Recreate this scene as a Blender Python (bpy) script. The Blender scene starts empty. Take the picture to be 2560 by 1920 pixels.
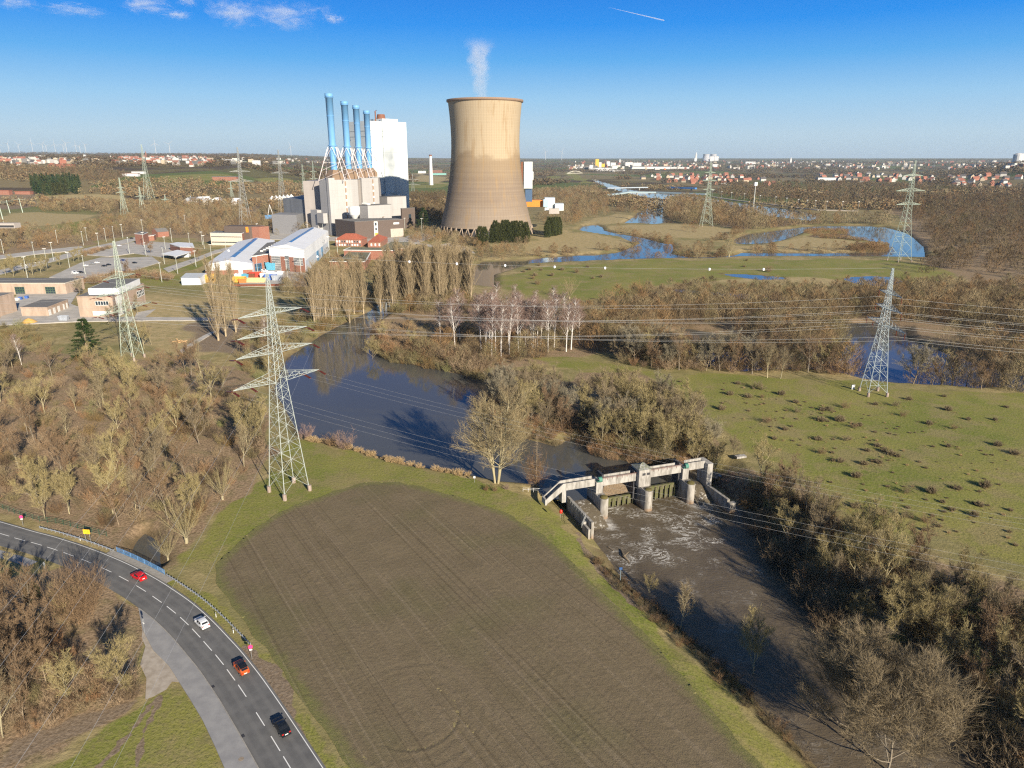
import bpy, math, random
import numpy as np
from mathutils import Vector, Matrix
from mathutils.geometry import tessellate_polygon

# ------------------------------------------------------------------ camera
S = bpy.context.scene
COL = S.collection
CAM_H = 90.0
FOC = 1777.0                       # focal length in pixels of the 2560 px wide photograph
PITCH = math.atan((960 - 398) / FOC)
cam_d = bpy.data.cameras.new('camera')
cam = bpy.data.objects.new('camera', cam_d)
COL.objects.link(cam)
cam.location = (0, 0, CAM_H)
cam.rotation_euler = (math.pi / 2 - PITCH, 0, 0)
cam_d.sensor_width = 36.0
cam_d.lens = 36.0 * FOC / 2560.0
cam_d.clip_start = 1.0
cam_d.clip_end = 120000.0
S.camera = cam

# ------------------------------------------------------------------ light
SUN_AZ = math.radians(180 - 31.5)  # from +Y towards +X
SUN_EL = math.radians(21.0)
w = bpy.data.worlds.new('World'); S.world = w; w.use_nodes = True
nt = w.node_tree; nt.nodes.clear()
sky = nt.nodes.new('ShaderNodeTexSky'); sky.sky_type = 'NISHITA'; sky.sun_disc = False
sky.sun_elevation = SUN_EL; sky.sun_rotation = SUN_AZ
sky.altitude = 150; sky.air_density = 1.0; sky.dust_density = 0.35; sky.ozone_density = 3.5
EXPO, SKY_K = 0.95, 0.11
tcw = nt.nodes.new('ShaderNodeTexCoord'); sxyz = nt.nodes.new('ShaderNodeSeparateXYZ'); nt.links.new(tcw.outputs['Generated'], sxyz.inputs[0])
rmp = nt.nodes.new('ShaderNodeValToRGB'); nt.links.new(sxyz.outputs['Z'], rmp.inputs[0])
def lin(c): return tuple((x / 255 / 12.92) if x / 255 <= .04045 else ((x / 255 + .055) / 1.055) ** 2.4 for x in c)
els = [(0.0, (182, 204, 220)), (.03, (184, 211, 230)), (.075, (150, 200, 238)), (.12, (84, 170, 238)), (.16, (12, 142, 238)), (.2, (0, 126, 228)), (.26, (0, 92, 184)), (.5, (60, 100, 146)), (1.0, (50, 78, 116))]
while len(rmp.color_ramp.elements) < len(els): rmp.color_ramp.elements.new(.5)
for e_, (p_, c_) in zip(rmp.color_ramp.elements, els): e_.position = p_; e_.color = (*lin(c_), 1)
vm = nt.nodes.new('ShaderNodeVectorMath'); vm.operation = 'SCALE'; nt.links.new(rmp.outputs[0], vm.inputs[0]); vm.inputs['Scale'].default_value = 1.0 / (SKY_K * 2 ** EXPO)
hs = nt.nodes.new('ShaderNodeMix'); hs.data_type = 'RGBA'; hs.inputs[0].default_value = .96
bg = nt.nodes.new('ShaderNodeBackground'); bg.inputs['Strength'].default_value = SKY_K
wo = nt.nodes.new('ShaderNodeOutputWorld')
nt.links.new(sky.outputs[0], hs.inputs[6]); nt.links.new(vm.outputs[0], hs.inputs[7]); nt.links.new(hs.outputs[2], bg.inputs['Color'])
nt.links.new(bg.outputs[0], wo.inputs['Surface'])
sl = bpy.data.lights.new('sun', 'SUN'); sl.energy = 5.0; sl.angle = math.radians(0.5); sl.color = (1.0, 0.89, 0.72)
sun = bpy.data.objects.new('sun', sl); COL.objects.link(sun)
sdir = Vector((math.sin(SUN_AZ) * math.cos(SUN_EL), math.cos(SUN_AZ) * math.cos(SUN_EL), math.sin(SUN_EL)))
sun.rotation_euler = sdir.to_track_quat('Z', 'Y').to_euler()
S.view_settings.view_transform = 'Standard'; S.view_settings.look = 'None'
S.view_settings.exposure = EXPO; S.view_settings.gamma = 1.0; S.view_settings.use_curve_mapping = False
S.render.engine = 'CYCLES'; S.cycles.use_denoising = False; S.cycles.use_adaptive_sampling = False; S.cycles.filter_width = 1.25; S.cycles.sample_clamp_indirect = 4.0
S.cycles.max_bounces = 6; S.cycles.diffuse_bounces = 2; S.cycles.glossy_bounces = 3
S.cycles.transmission_bounces = 2; S.cycles.volume_bounces = 2; S.cycles.transparent_max_bounces = 8

# ------------------------------------------------------------------ pixel -> ground
SP, CP = math.sin(PITCH), math.cos(PITCH)
def ray(x, y):
    v = (y - 960) / FOC
    return ((x - 1280) / FOC, CP - v * SP, -SP - v * CP)
def N(x, y, z=0.0):                # native pixel of the photograph -> point of the plane z
    r = ray(x, y); t = (z - CAM_H) / r[2]
    return Vector((r[0] * t, r[1] * t, z))
def NY(x, y, Y):                   # native pixel -> point at distance Y
    r = ray(x, y); t = Y / r[1]
    return Vector((r[0] * t, Y, CAM_H + r[2] * t))
K = 2560 / 2212.0
def D(x, y, z=0.0): return N(x * K, y * K, z)
def R1(x, y): return (x / 3.16, 340 + y / 3.16)
def R2(x, y): return (650 + x / 3.16, 200 + y / 3.16)
def R3(x, y): return (1300 + x / 3.16, 340 + y / 3.16)
def R4(x, y): return (1860 + x / 3.16, 340 + y / 3.16)
def Q5(x, y): return (1660 + x / 2.458, 760 + y / 2.458)
def Q3(x, y): return (640 + x / 3.687, 760 + y / 3.687)
def Q4(x, y): return (1140 + x / 3.687, 760 + y / 3.687)
def R5(x, y): return (x / 2.765, 800 + y / 2.765)
def R6(x, y): return (x / 2.765, 1320 + y / 2.765)
def R7(x, y): return (1300 + x / 3.318, 1080 + y / 3.318)
def R8(x, y): return (1760 + x / 2.765, 1320 + y / 2.765)
def DD(x, y): return (x * K, y * K)
def F6(x, y): return (780 + x / 1.843, 1200 + y / 1.843)
def NG(x, y):                      # native pixel -> where its ray meets the rolling far ground
    r = ray(x, y); prev = 1400.0
    q = N(x, y) if r[2] < -1e-6 else None
    if q is not None and 0 < q.y < 1500: return q
    Y = 1400.0
    while Y < 30000:
        t = Y / r[1]
        if CAM_H + r[2] * t <= float(hills(np.array([r[0] * t]), np.array([Y]))[0]): break
        prev = Y; Y *= 1.01
    t = Y / r[1]; return Vector((r[0] * t, Y, CAM_H + r[2] * t))
def poly(pts, fn=DD, z=0.0):
    out = []
    for p in pts:
        q = N(*fn(*p), z)
        if (q.y > 1500 or q.y < 0) and 'hills' in globals() and z == 0: q = NG(*fn(*p))
        out.append((q.x, q.y))
    return np.array(out)

# ------------------------------------------------------------------ bookkeeping
def tag(o, label=None, cat=None, group=None, kind=None):
    if label: o['label'] = label
    if cat: o['category'] = cat
    if group: o['group'] = group
    if kind: o['kind'] = kind
    return o
def empty(name, loc, rz=0.0):
    o = bpy.data.objects.new(name, None); COL.objects.link(o)
    o.location = loc; o.rotation_euler = (0, 0, rz); o.empty_display_size = 0.5
    return o
def copy_tree(o, parent=None):
    c = o.copy(); COL.objects.link(c)
    if parent: c.parent = parent
    for ch in list(o.children): copy_tree(ch, c)
    return c
def link(name, me, parent=None, loc=None):
    o = bpy.data.objects.new(name, me); COL.objects.link(o)
    if parent: o.parent = parent
    if loc is not None: o.location = loc
    return o
def np_mesh(name, v, f, mat, smooth=False):
    """v (n,3), f (m,3|4) numpy arrays"""
    me = bpy.data.meshes.new(name)
    v = np.asarray(v, np.float32); f = np.asarray(f, np.int32)
    k = f.shape[1]
    me.vertices.add(len(v)); me.vertices.foreach_set('co', v.ravel())
    me.loops.add(f.size); me.loops.foreach_set('vertex_index', f.ravel())
    me.polygons.add(len(f))
    me.polygons.foreach_set('loop_start', np.arange(0, f.size, k, dtype=np.int32))
    me.polygons.foreach_set('loop_total', np.full(len(f), k, np.int32))
    if smooth: me.polygons.foreach_set('use_smooth', np.ones(len(f), bool))
    me.update(calc_edges=True)
    if mat: me.materials.append(mat)
    return me

class MB:
    """collects shapes and links them as ONE mesh object"""
    def __init__(s): s.v = []; s.f = []; s.m = []; s.mi = 0
    def quad(s, *p):
        b = len(s.v); s.v += [tuple(q) for q in p]; s.f.append(tuple(range(b, b + len(p)))); s.m.append(s.mi)
    def prism(s, pts, z0, z1, top=True, bottom=False):
        n = len(pts); b = len(s.v)
        s.v += [(p[0], p[1], z0) for p in pts] + [(p[0], p[1], z1) for p in pts]
        for i in range(n):
            j = (i + 1) % n; s.f.append((b + i, b + j, b + n + j, b + n + i)); s.m.append(s.mi)
        if top: s.f.append(tuple(range(b + n, b + 2 * n))); s.m.append(s.mi)
        if bottom: s.f.append(tuple(range(b + n - 1, b - 1, -1))); s.m.append(s.mi)
    def box(s, cx, cy, z0, z1, lx, ly, a=0.0):
        c, q = math.cos(a), math.sin(a)
        pts = [(cx + x * c - y * q, cy + x * q + y * c) for x, y in ((-lx/2, -ly/2), (lx/2, -ly/2), (lx/2, ly/2), (-lx/2, ly/2))]
        s.prism(pts, z0, z1, True, True)
    def tube(s, path, radii, n=6, cap=True):
        b = len(s.v); P = [Vector(p) for p in path]
        for i, p in enumerate(P):
            d = (P[min(i + 1, len(P) - 1)] - P[max(i - 1, 0)])
            d = d.normalized() if d.length > 1e-9 else Vector((0, 0, 1))
            u = d.cross(Vector((0, 0, 1))) if abs(d.z) < 0.95 else d.cross(Vector((1, 0, 0)))
            u.normalize(); w_ = d.cross(u)
            r = radii[i] if hasattr(radii, '__len__') else radii
            for k in range(n):
                a = 2 * math.pi * k / n
                s.v.append(tuple(p + u * (r * math.cos(a)) + w_ * (r * math.sin(a))))
        for i in range(len(P) - 1):
            for k in range(n):
                k2 = (k + 1) % n
                s.f.append((b + i * n + k2, b + (i + 1) * n + k2, b + (i + 1) * n + k, b + i * n + k)); s.m.append(s.mi)
        if cap:
            s.f.append(tuple(b + k for k in range(n - 1, -1, -1))); s.m.append(s.mi)
            e = b + (len(P) - 1) * n
            s.f.append(tuple(e + k for k in range(n))); s.m.append(s.mi)
    def bar(s, p, q, w_, n=4): s.tube([p, q], w_ / 2, n)
    def lathe(s, prof, n=48, cx=0, cy=0, cap=False):
        b = len(s.v)
        for r, z in prof:
            for k in range(n):
                a = 2 * math.pi * k / n; s.v.append((cx + r * math.cos(a), cy + r * math.sin(a), z))
        for i in range(len(prof) - 1):
            for k in range(n):
                k2 = (k + 1) % n
                s.f.append((b + i * n + k, b + i * n + k2, b + (i + 1) * n + k2, b + (i + 1) * n + k)); s.m.append(s.mi)
        if cap:
            e = b + (len(prof) - 1) * n; s.f.append(tuple(e + k for k in range(n))); s.m.append(s.mi)
    def mesh(s, name, mats, smooth=False):
        me = bpy.data.meshes.new(name); me.from_pydata(s.v, [], s.f)
        for m in (mats if isinstance(mats, (list, tuple)) else [mats]): me.materials.append(m)
        me.polygons.foreach_set('material_index', np.array(s.m, np.int32))
        if smooth: me.polygons.foreach_set('use_smooth', np.ones(len(s.f), bool))
        me.update(); return me
    def build(s, name, mats, parent=None, smooth=False, loc=None):
        return link(name, s.mesh(name, mats, smooth), parent, loc)

# ------------------------------------------------------------------ node helpers
class NT:
    def __init__(s, name):
        s.mat = bpy.data.materials.new(name); s.mat.use_nodes = True
        s.t = s.mat.node_tree; s.t.nodes.clear()
        s.out = s.t.nodes.new('ShaderNodeOutputMaterial')
        s.co = s.t.nodes.new('ShaderNodeTexCoord').outputs['Object']
    def n(s, typ, **kw):
        x = s.t.nodes.new(typ)
        for k, v in kw.items(): setattr(x, k, v)
        return x
    def put(s, sock, v):
        if hasattr(v, 'is_output'): s.t.links.new(v, sock)
        elif isinstance(v, (tuple, list)) and len(v) == 3 and sock.type == 'RGBA': sock.default_value = (*v, 1)
        else: sock.default_value = v
    def noise(s, scale, detail=3, rough=0.55, co=None, dist=0.0):
        x = s.n('ShaderNodeTexNoise'); x.inputs['Scale'].default_value = scale
        x.inputs['Detail'].default_value = detail; x.inputs['Roughness'].default_value = rough
        x.inputs['Distortion'].default_value = dist
        s.put(x.inputs['Vector'], co or s.co); return x.outputs['Fac']
    def map(s, sc=(1, 1, 1), rot=(0, 0, 0), loc=(0, 0, 0), co=None):
        x = s.n('ShaderNodeMapping'); s.put(x.inputs['Vector'], co or s.co)
        x.inputs['Scale'].default_value = sc; x.inputs['Rotation'].default_value = rot; x.inputs['Location'].default_value = loc
        return x.outputs[0]
    def math(s, op, a, b=0.0, clamp=False):
        x = s.n('ShaderNodeMath', operation=op, use_clamp=clamp); s.put(x.inputs[0], a); s.put(x.inputs[1], b); return x.outputs[0]
    def step(s, v, a, b):            # smooth 0..1 between a and b
        x = s.n('ShaderNodeMapRange', interpolation_type='SMOOTHSTEP'); s.put(x.inputs[0], v)
        x.inputs[1].default_value = a; x.inputs[2].default_value = b; return x.outputs[0]
    def mix(s, f, a, b, mode='MIX'):
        x = s.n('ShaderNodeMix', data_type='RGBA', blend_type=mode); s.put(x.inputs[0], f); s.put(x.inputs[6], a); s.put(x.inputs[7], b); return x.outputs[2]
    def attr(s, name):
        x = s.n('ShaderNodeAttribute', attribute_name=name); return x.outputs['Fac']
    def bump(s, h, strength=0.5, dist=0.1):
        x = s.n('ShaderNodeBump'); x.inputs['Strength'].default_value = strength; x.inputs['Distance'].default_value = dist
        s.put(x.inputs['Height'], h); return x.outputs[0]
    def bsdf(s, col, rough=0.8, metal=0.0, normal=None, spec=0.3):
        x = s.n('ShaderNodeBsdfPrincipled'); s.put(x.inputs['Base Color'], col); s.put(x.inputs['Roughness'], rough)
        x.inputs['Metallic'].default_value = metal; x.inputs['Specular IOR Level'].default_value = spec
        if normal is not None: s.put(x.inputs['Normal'], normal)
        s.t.links.new(x.outputs[0], s.out.inputs['Surface']); return x
    def rand(s): return s.n('ShaderNodeObjectInfo').outputs['Random']

def mul(c, k): return tuple(x * k for x in c)
_simple = {}
def simple(name, col, rough=0.7, metal=0.0, var=0.18, scale=1.5, spec=0.3):
    if name in _simple: return _simple[name]
    t = NT(name)
    f = t.step(t.noise(scale, 4, 0.6), 0.3, 0.7)
    c = t.mix(f, mul(col, 1 - var), mul(col, 1 + var * 0.6))
    t.bsdf(c, rough, metal, spec=spec); _simple[name] = t.mat
    return t.mat
def sd_poly(px, py, P):
    """signed distance to polygon P, negative inside"""
    d = np.full(px.shape, 1e18); ins = np.zeros(px.shape, bool)
    n = len(P)
    for i in range(n):
        ax, ay = P[i]; bx, by = P[(i + 1) % n]
        ex, ey = bx - ax, by - ay
        wx, wy = px - ax, py - ay
        t = np.clip((wx * ex + wy * ey) / (ex * ex + ey * ey + 1e-12), 0, 1)
        dx, dy = wx - ex * t, wy - ey * t
        d = np.minimum(d, dx * dx + dy * dy)
        c = (ay > py) != (by > py)
        with np.errstate(divide='ignore', invalid='ignore'):
            xi = (bx - ax) * (py - ay) / (by - ay + 1e-30) + ax
        ins ^= c & (px < xi)
    d = np.sqrt(d); return np.where(ins, -d, d)
def sd_box(px, py, P, margin):
    """sd_poly, only worked out within margin of the polygon"""
    out = np.full(px.shape, 1e6)
    lo, hi = P.min(0) - margin, P.max(0) + margin
    m = (px > lo[0]) & (px < hi[0]) & (py > lo[1]) & (py < hi[1])
    if m.any(): out[m] = sd_poly(px[m], py[m], P)
    return out
def vnoise(x, y, s, seed=0):
    """smooth value noise, numpy"""
    x = x / s + seed * 17.31; y = y / s + seed * 9.17
    xi, yi = np.floor(x).astype(np.int64), np.floor(y).astype(np.int64)
    fx, fy = x - xi, y - yi
    fx = fx * fx * (3 - 2 * fx); fy = fy * fy * (3 - 2 * fy)
    def h(a, b):
        n = (a * 374761393 + b * 668265263 + seed * 1442695) & 0x7fffffff
        n = ((n ^ (n >> 13)) * 1274126177) & 0x7fffffff
        return ((n ^ (n >> 16)) & 0xffff) / 65535.0
    return (h(xi, yi) * (1 - fx) + h(xi + 1, yi) * fx) * (1 - fy) + (h(xi, yi + 1) * (1 - fx) + h(xi + 1, yi + 1) * fx) * fy
rng = random.Random(7)
# ------------------------------------------------------------------ water outlines
ZU, ZD = -1.8, -5.0                # level above and below the weir
river_up = poly([(1205,1062),(1190,1052),(1130,1045),(1075,1040),(1020,1028),(960,1018),(900,1008),(830,990),(765,968),(705,958),(672,950),
    (645,935),(628,905),(610,875),(590,845),(600,815),(622,772),(645,757),(690,727),(745,697),(778,682),(800,672),(815,655),(845,650),(850,672),(826,690),(805,700),(800,725),
    (806,752),(824,768),(852,782),(880,786),(935,796),(1000,810),(1035,818),(1070,822),(1055,850),(1040,890),(1075,925),(1130,945),(1190,962),(1232,948),(1258,940),
    (1262,962),(1290,985),(1330,990),(1370,1000),(1420,1008),(1465,1012),(1510,1020),(1528,1032),(1470,1050),(1380,1070)], DD, ZU)
river_dn = poly([(1215,1092),(1222,1072),(1290,1068),(1380,1060),(1480,1040),(1528,1030),(1545,1062),(1590,1092),(1622,1118),(1650,1150),(1700,1235),(1780,1325),
    (1850,1395),(1950,1470),(2050,1555),(2150,1640),(2300,1760),(2150,1900),(1950,1900),(1760,1659),(1700,1590),(1620,1500),(1560,1440),(1480,1372),(1420,1312),(1365,1272),(1335,1240),(1300,1188),(1278,1160)], DD, ZD)
meander = poly([R2(1640,1620),R2(1690,1480),R2(1760,1435),R3(50,985),R3(200,958),R3(450,942),R3(640,935),R3(790,918),R3(860,890),R3(945,850),
    R3(930,830),R3(890,840),R3(800,800),R3(600,770),R3(460,745),R3(500,712),R3(600,702),R3(650,722),R3(662,748),R3(760,770),R3(950,800),R3(1060,830),R3(1180,860),
    R3(1200,845),R3(1212,900),R3(1192,930),R3(1250,940),R3(1330,958),R3(1500,955),R3(1700,942),R4(0,918),R4(200,922),R4(600,926),R4(1000,920),R4(1130,912),R4(1150,882),R4(1100,848),
    R4(980,830),R4(870,815),R4(700,812),R4(610,800),R4(500,800),R4(560,775),R4(820,770),R4(805,745),R4(500,748),R4(400,790),R4(280,830),R4(150,852),R4(0,862),R3(1700,850),R3(1690,820),
    R3(1800,775),R4(100,768),R4(300,742),R4(500,716),R4(900,708),R4(1100,718),R4(1260,760),R4(1330,800),R4(1420,880),R4(1430,960),R4(1140,958),R4(600,956),
    R4(0,953),R3(1500,968),R3(1200,970),R3(900,975),R3(650,985),R3(300,1000),R3(60,1012),R2(1850,1540),R2(1850,1640)], lambda x, y: (x, y), ZU)
channel = poly([R3(1010,505),R3(1170,510),R3(1150,560),R3(1125,590),R3(1140,650),R3(1235,690),R3(1060,697),R3(820,692),R3(900,640),R3(930,605),R3(1000,580)], lambda x, y: (x, y), ZU)
canal = poly([R3(560,335),R3(640,362),R3(700,378),R3(860,425),R3(1000,445),R3(1300,470),R3(1600,510),R3(1900,556),R3(2212,592),R4(600,640),R4(520,670),R4(200,632),R4(0,592),R3(1600,560),R3(1300,515),R3(1000,485),R3(830,445),R3(700,408),R3(600,365)], lambda x, y: (x, y), -1.0)
pond_a = poly([R3(1580,1088),R3(1800,1095),R3(2080,1118),R3(2090,1130),R3(1900,1136),R3(1680,1110)], lambda x, y: (x, y), -.6)
pond_b = poly([R4(780,1130),R4(850,1115),R4(1000,1109),R4(1150,1114),R4(1260,1150),R4(1180,1175),R4(1080,1186),R4(950,1177),R4(870,1160)], lambda x, y: (x, y), -.6)
pond_c = poly([R3(1160,1208),R3(1300,1213),R3(1550,1236),R3(1700,1245),R4(200,1262),R4(400,1270),R4(380,1300),R4(100,1296),R3(1700,1280),R3(1540,1258),R3(1250,1232)], lambda x, y: (x, y), -.8)
old_arm = poly([(100,362),(300,382),(470,417),(640,404),(900,402),(1000,402),(1150,442),(1240,466),(1400,487),(1520,492),(1700,500),(1900,520),(2100,505),(2212,547),(2400,590),
    (2400,470),(2100,420),(1900,360),(1700,290),(1500,220),(1480,150),(1300,112),(1100,118),(1040,240),(900,280),(700,250),(500,200),(350,188),(250,170),(140,150),(60,210)], Q5, ZU)
creek = poly([(880,215),(930,120),(1000,40),(1080,90),(1120,190),(1128,275),(1108,296)], R6, -2.2)
def wrect(s0, s1, t0, t1): return np.array([(38.9 + .944 * s - .33 * t, 180.8 + .33 * s + .944 * t) for s, t in ((s0, t0), (s1, t0), (s1, t1), (s0, t1))])
weir_low, weir_up = wrect(-21.5, 20.5, -6, 7.5), wrect(-21.5, 21, 6.5, 18)
WATERS = [(weir_low, ZD, 1.6, 8), (weir_up, ZU, 1.2, 8), (river_up, ZU, 0.45, 30), (river_dn, ZD, 0.42, 30), (meander, ZU, 0.30, 30), (channel, ZU, .3, 30), (canal, -1.0, .3, 30),
          (pond_a, -.6, .12, 20), (pond_b, -.6, .12, 20), (pond_c, -.8, .12, 20), (old_arm, ZU, .35, 30), (creek, -2.2, .9, 12)]

def hills(x, y):
    r = np.hypot(x, y); u = x / np.maximum(y, 1)
    left = np.clip((-u - .16) / .22, 0, 1); left = left * left * (3 - 2 * left)
    zl = np.interp(r, [1750, 2050, 2500, 3000, 3800, 4800, 8000, 12000, 45000], [0, 16, 42, 62, 82, 92, 118, 165, 200])
    far_h = 84 + 95 * np.clip(-u + .05, 0, .7) + 14 * (vnoise(x, y, 2600, 4) - .5)
    zr = np.clip((r - 4200) / 8500, 0, 1) ** 1.3 * far_h + np.clip((r - 13000) / 30000, 0, 1) * 60
    z = zr * (1 - left) + zl * left + np.clip((r - 2600) / 3000, 0, 1) * 16 * (vnoise(x, y, 900, 3) - .5)
    b = np.exp(-(((u - .73) / .10) ** 2)) * np.clip((r - 2600) / 1500, 0, 1) * np.clip((9000 - r) / 4000, 0, 1)
    z += b * 75
    return np.maximum(z, 0) * np.clip((y - 1000) / 700, 0, 1)
def terrain(x, y):
    x = np.asarray(x, float); y = np.asarray(y, float)
    z = 0.35 * (vnoise(x, y, 28, 1) - .5) + .12 * (vnoise(x, y, 6, 2) - .5)
    z = z * np.clip((y - 90) / 60, 0.0, 1) + hills(x, y)
    for P, zw, sl_, mg in WATERS:
        d = sd_box(x, y, P, mg)
        d = d + 0.9 * (vnoise(x, y, 5, 5) - .5) * (d < 50)
        bank = np.where(d > 0, zw + .08 + d * sl_, zw + .08 + np.maximum(d * .5, -1.6))
        z = np.minimum(z, bank)
    return z
def tz(x, y): return float(terrain(np.array([x]), np.array([y]))[0])
def tzs(pts):
    a = np.array([(p[0], p[1]) for p in pts], float)
    return terrain(a[:, 0], a[:, 1])

# ------------------------------------------------------------------ ground sheet
rows_y = [-120, -60, 0, 30, 55, 70] + [N(1280, y).y for y in np.arange(2010, 760, -4.0)]
rows_y += [N(1280, y).y for y in np.arange(760, 420, -2.5)] + [N(1280, y).y for y in (418, 416, 414, 412, 410, 408, 407, 406, 405, 404)] + [32000, 42000]
rows_y = np.array(sorted(rows_y)); sx = np.arange(-1.15, 1.151, .0031); sx = np.concatenate([np.linspace(-5, -1.2, 24), sx, np.linspace(1.2, 5, 24)])
YY = np.repeat(rows_y[:, None], len(sx), 1); XX = np.clip(sx, -1.15, 1.15)[None, :] * np.maximum(YY, 90) + (sx - np.clip(sx, -1.15, 1.15))[None, :] * np.clip(YY, 90, 800)
gx, gy = XX.ravel(), YY.ravel()
gz = terrain(gx, gy)
nr, nc = YY.shape
idx = np.arange(nr * nc).reshape(nr, nc)
quads = np.stack([idx[:-1, :-1], idx[:-1, 1:], idx[1:, 1:], idx[1:, :-1]], -1).reshape(-1, 4)

LAND = {}
def land(key, pts, fn, blur, z=0.0):
    P = poly(pts, fn, z)
    LAND.setdefault(key, []).append((P, blur))
# lush meadow, dry reed, woodland floor, bare earth
land('green', [(1150,772),(1230,768),(1330,790),(1440,805),(1650,812),(1700,818),(1860,822),(2000,842),(2300,850),(2400,1300),(2212,1220),(2080,1180),(1950,1160),(1800,1085),(1720,1030),(1650,985),(1570,935),(1480,860),(1380,800),(1260,800)], DD, 5)
land('green', [(1020,600),(1200,572),(1500,560),(1930,560),(2010,575),(2060,600),(1960,610),(1800,600),(1560,600),(1400,620),(1280,640),(1120,640)], DD, 14)
land('green', [(640,940),(700,962),(760,975),(900,1015),(1020,1035),(1180,1075),(1230,1130),(1270,1180),(1340,1250),(1440,1350),(1600,1500),(1780,1680),(1640,1680),(1300,1320),(1100,1130),(900,1050),(760,1040),(640,1100),(520,1180),(450,1240),(380,1230),(480,1110),(560,1050),(590,990)], DD, 2.5)
land('green', [(400,1250),(470,1290),(530,1370),(600,1450),(670,1560),(740,1659),(800,1760),(740,1760),(690,1659),(600,1520),(520,1420),(440,1330),(360,1250)], DD, 1.2)
land('green', [(350,1640),(640,1450),(1180,1090),(1260,1110),(1560,1659),(1900,2300),(300,2300)], R6, 1.5)
land('tan', [(310,640),(520,640),(560,690),(420,700),(330,680)], DD, 18)
land('green', [R1(440,700),R1(900,630),R1(960,650),R1(640,790),R1(300,770)], lambda x, y: (x, y), 20)
land('green', [R1(1220,310),R1(1800,300),R1(2000,380),R1(1300,350)], lambda x, y: (x, y), 60)
land('green', [R1(0,365),R1(250,370),R1(330,400),R1(0,400)], lambda x, y: (x, y), 60)
land('green', [R1(2000,345),R1(2212,335),R1(2212,380),R1(1990,390)], lambda x, y: (x, y), 60)
land('green', [R2(1225,820),R2(1470,822),R2(1470,850),R2(1225,850)], lambda x, y: (x, y), 60)
land('green', [R3(1060,290),R3(1180,275),R3(1380,300),R3(1200,310)], lambda x, y: (x, y), 60)
land('green', [R3(340,280),R3(440,300),R3(590,380),R3(500,370)], lambda x, y: (x, y), 30)
land('green', [R3(220,318),R3(310,318),R3(330,340),R3(240,340)], lambda x, y: (x, y), 30)
land('green', [R4(-200,430),R4(-60,425),R4(0,445),R4(-180,460)], lambda x, y: (x, y), 30)
land('green', [R1(1000,1060),R1(1500,1000),R1(1880,890),R1(1700,1000),R1(1450,1080),R1(1430,1180),R1(1150,1180)], lambda x, y: (x, y), 6)
land('tan', [R3(480,680),R3(760,615),R3(920,630),R3(1060,668),R3(820,690),R3(500,705)], lambda x, y: (x, y), 8)
land('tan', [R3(680,715),R3(900,700),R3(1300,695),R3(1680,740),R3(1640,800),R3(1300,800),R3(1000,790),R3(760,760)], lambda x, y: (x, y), 10)
land('tan', [R3(0,850),R3(350,750),R3(600,780),R3(880,850),R3(800,900),R3(480,935),R3(100,945),R3(-200,960),R3(-200,860)], lambda x, y: (x, y), 14)
land('tan', [R4(-120,870),R4(200,860),R4(400,800),R4(560,800),R4(980,840),R4(1130,880),R4(1000,915),R4(300,915),R4(-120,900)], lambda x, y: (x, y), 8)
land('tan', [R4(60,1060),R4(700,1070),R4(1300,1080),R4(1700,1120),R4(1900,1180),R4(1500,1200),R4(800,1200),R4(300,1160),R4(0,1150),R3(1100,1150),R3(1500,1060)], lambda x, y: (x, y), 14)
land('tan', [R1(300,480),R1(800,470),R1(1500,530),R1(1200,560),R1(820,530),R1(420,520)], lambda x, y: (x, y), 40)
land('tan', [R1(0,620),R1(300,600),R1(760,625),R1(560,680),R1(200,720),R1(0,690)], lambda x, y: (x, y), 18)
land('tan', [R2(1230,735),R2(1480,770),R2(1480,830),R2(1230,800)], lambda x, y: (x, y), 50)
land('tan', [R1(1060,1440),R1(1520,1440),R1(1620,1560),R1(1480,1659),(560,875),(420,900),R1(1150,1659)], lambda x, y: (x, y), 6)
land('litter', [(-200,770),(60,760),(200,775),(330,775),(430,775),(520,800),(560,860),(590,920),(588,1000),(550,1050),(490,1110),(430,1170),(375,1215),(300,1205),(240,1165),(160,1145),(60,1115),(-200,1085)], DD, 4)
land('litter', [(-200,1270),(80,1230),(250,1210),(310,1330),(315,1500),(280,1560),(180,1600),(90,1659),(-200,1800)], DD, 3)
land('litter', [(1600,1088),(1680,1160),(1760,1260),(1850,1350),(1960,1440),(2080,1530),(2250,1640),(2500,1800),(2500,1380),(2212,1290),(2080,1210),(1950,1190),(1850,1140),(1750,1070),(1680,1020),(1620,1010),(1550,1000)], DD, 4)
land('litter', [(1040,830),(1070,920),(1250,900),(1280,930),(1400,1010),(1540,1010),(1560,970),(1480,870),(1380,800),(1290,800),(1230,820),(1160,800),(1050,790)], DD, 4)
land('litter', [(700,700),(830,680),(1000,640),(1250,690),(1330,680),(1500,660),(1800,665),(2000,640),(2300,660),(2300,840),(1950,800),(1700,790),(1600,800),(1350,770),(1240,770),(1170,780),(1040,810),(960,790),(870,775),(800,750)], DD, 8)
land('litter', [(1940,600),(2300,640),(2300,400),(1900,430),(1960,500),(1985,560)], DD, 25)
land('litter', [R3(1140,640),R3(1180,540),R3(1400,480),R3(1520,560),R3(1720,600),R3(1900,640),R4(500,690),R4(0,730),R3(1550,690),R3(1300,690)], lambda x, y: (x, y), 20)
land('litter', [R1(0,720),R1(420,760),R1(700,700),R1(1100,600),R1(2000,560),R1(2100,700),R1(1650,830),R1(1300,790),R1(1100,770),R1(700,850),R1(400,900),R1(0,940)], lambda x, y: (x, y), 15)
land('litter', [R6(1260,-150+210),R6(1100,0),R6(1200,250),R6(1180,300),R6(1120,295),R6(900,190),R6(720,100),R6(600,30)], lambda x, y: (x, y), 2)
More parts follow.
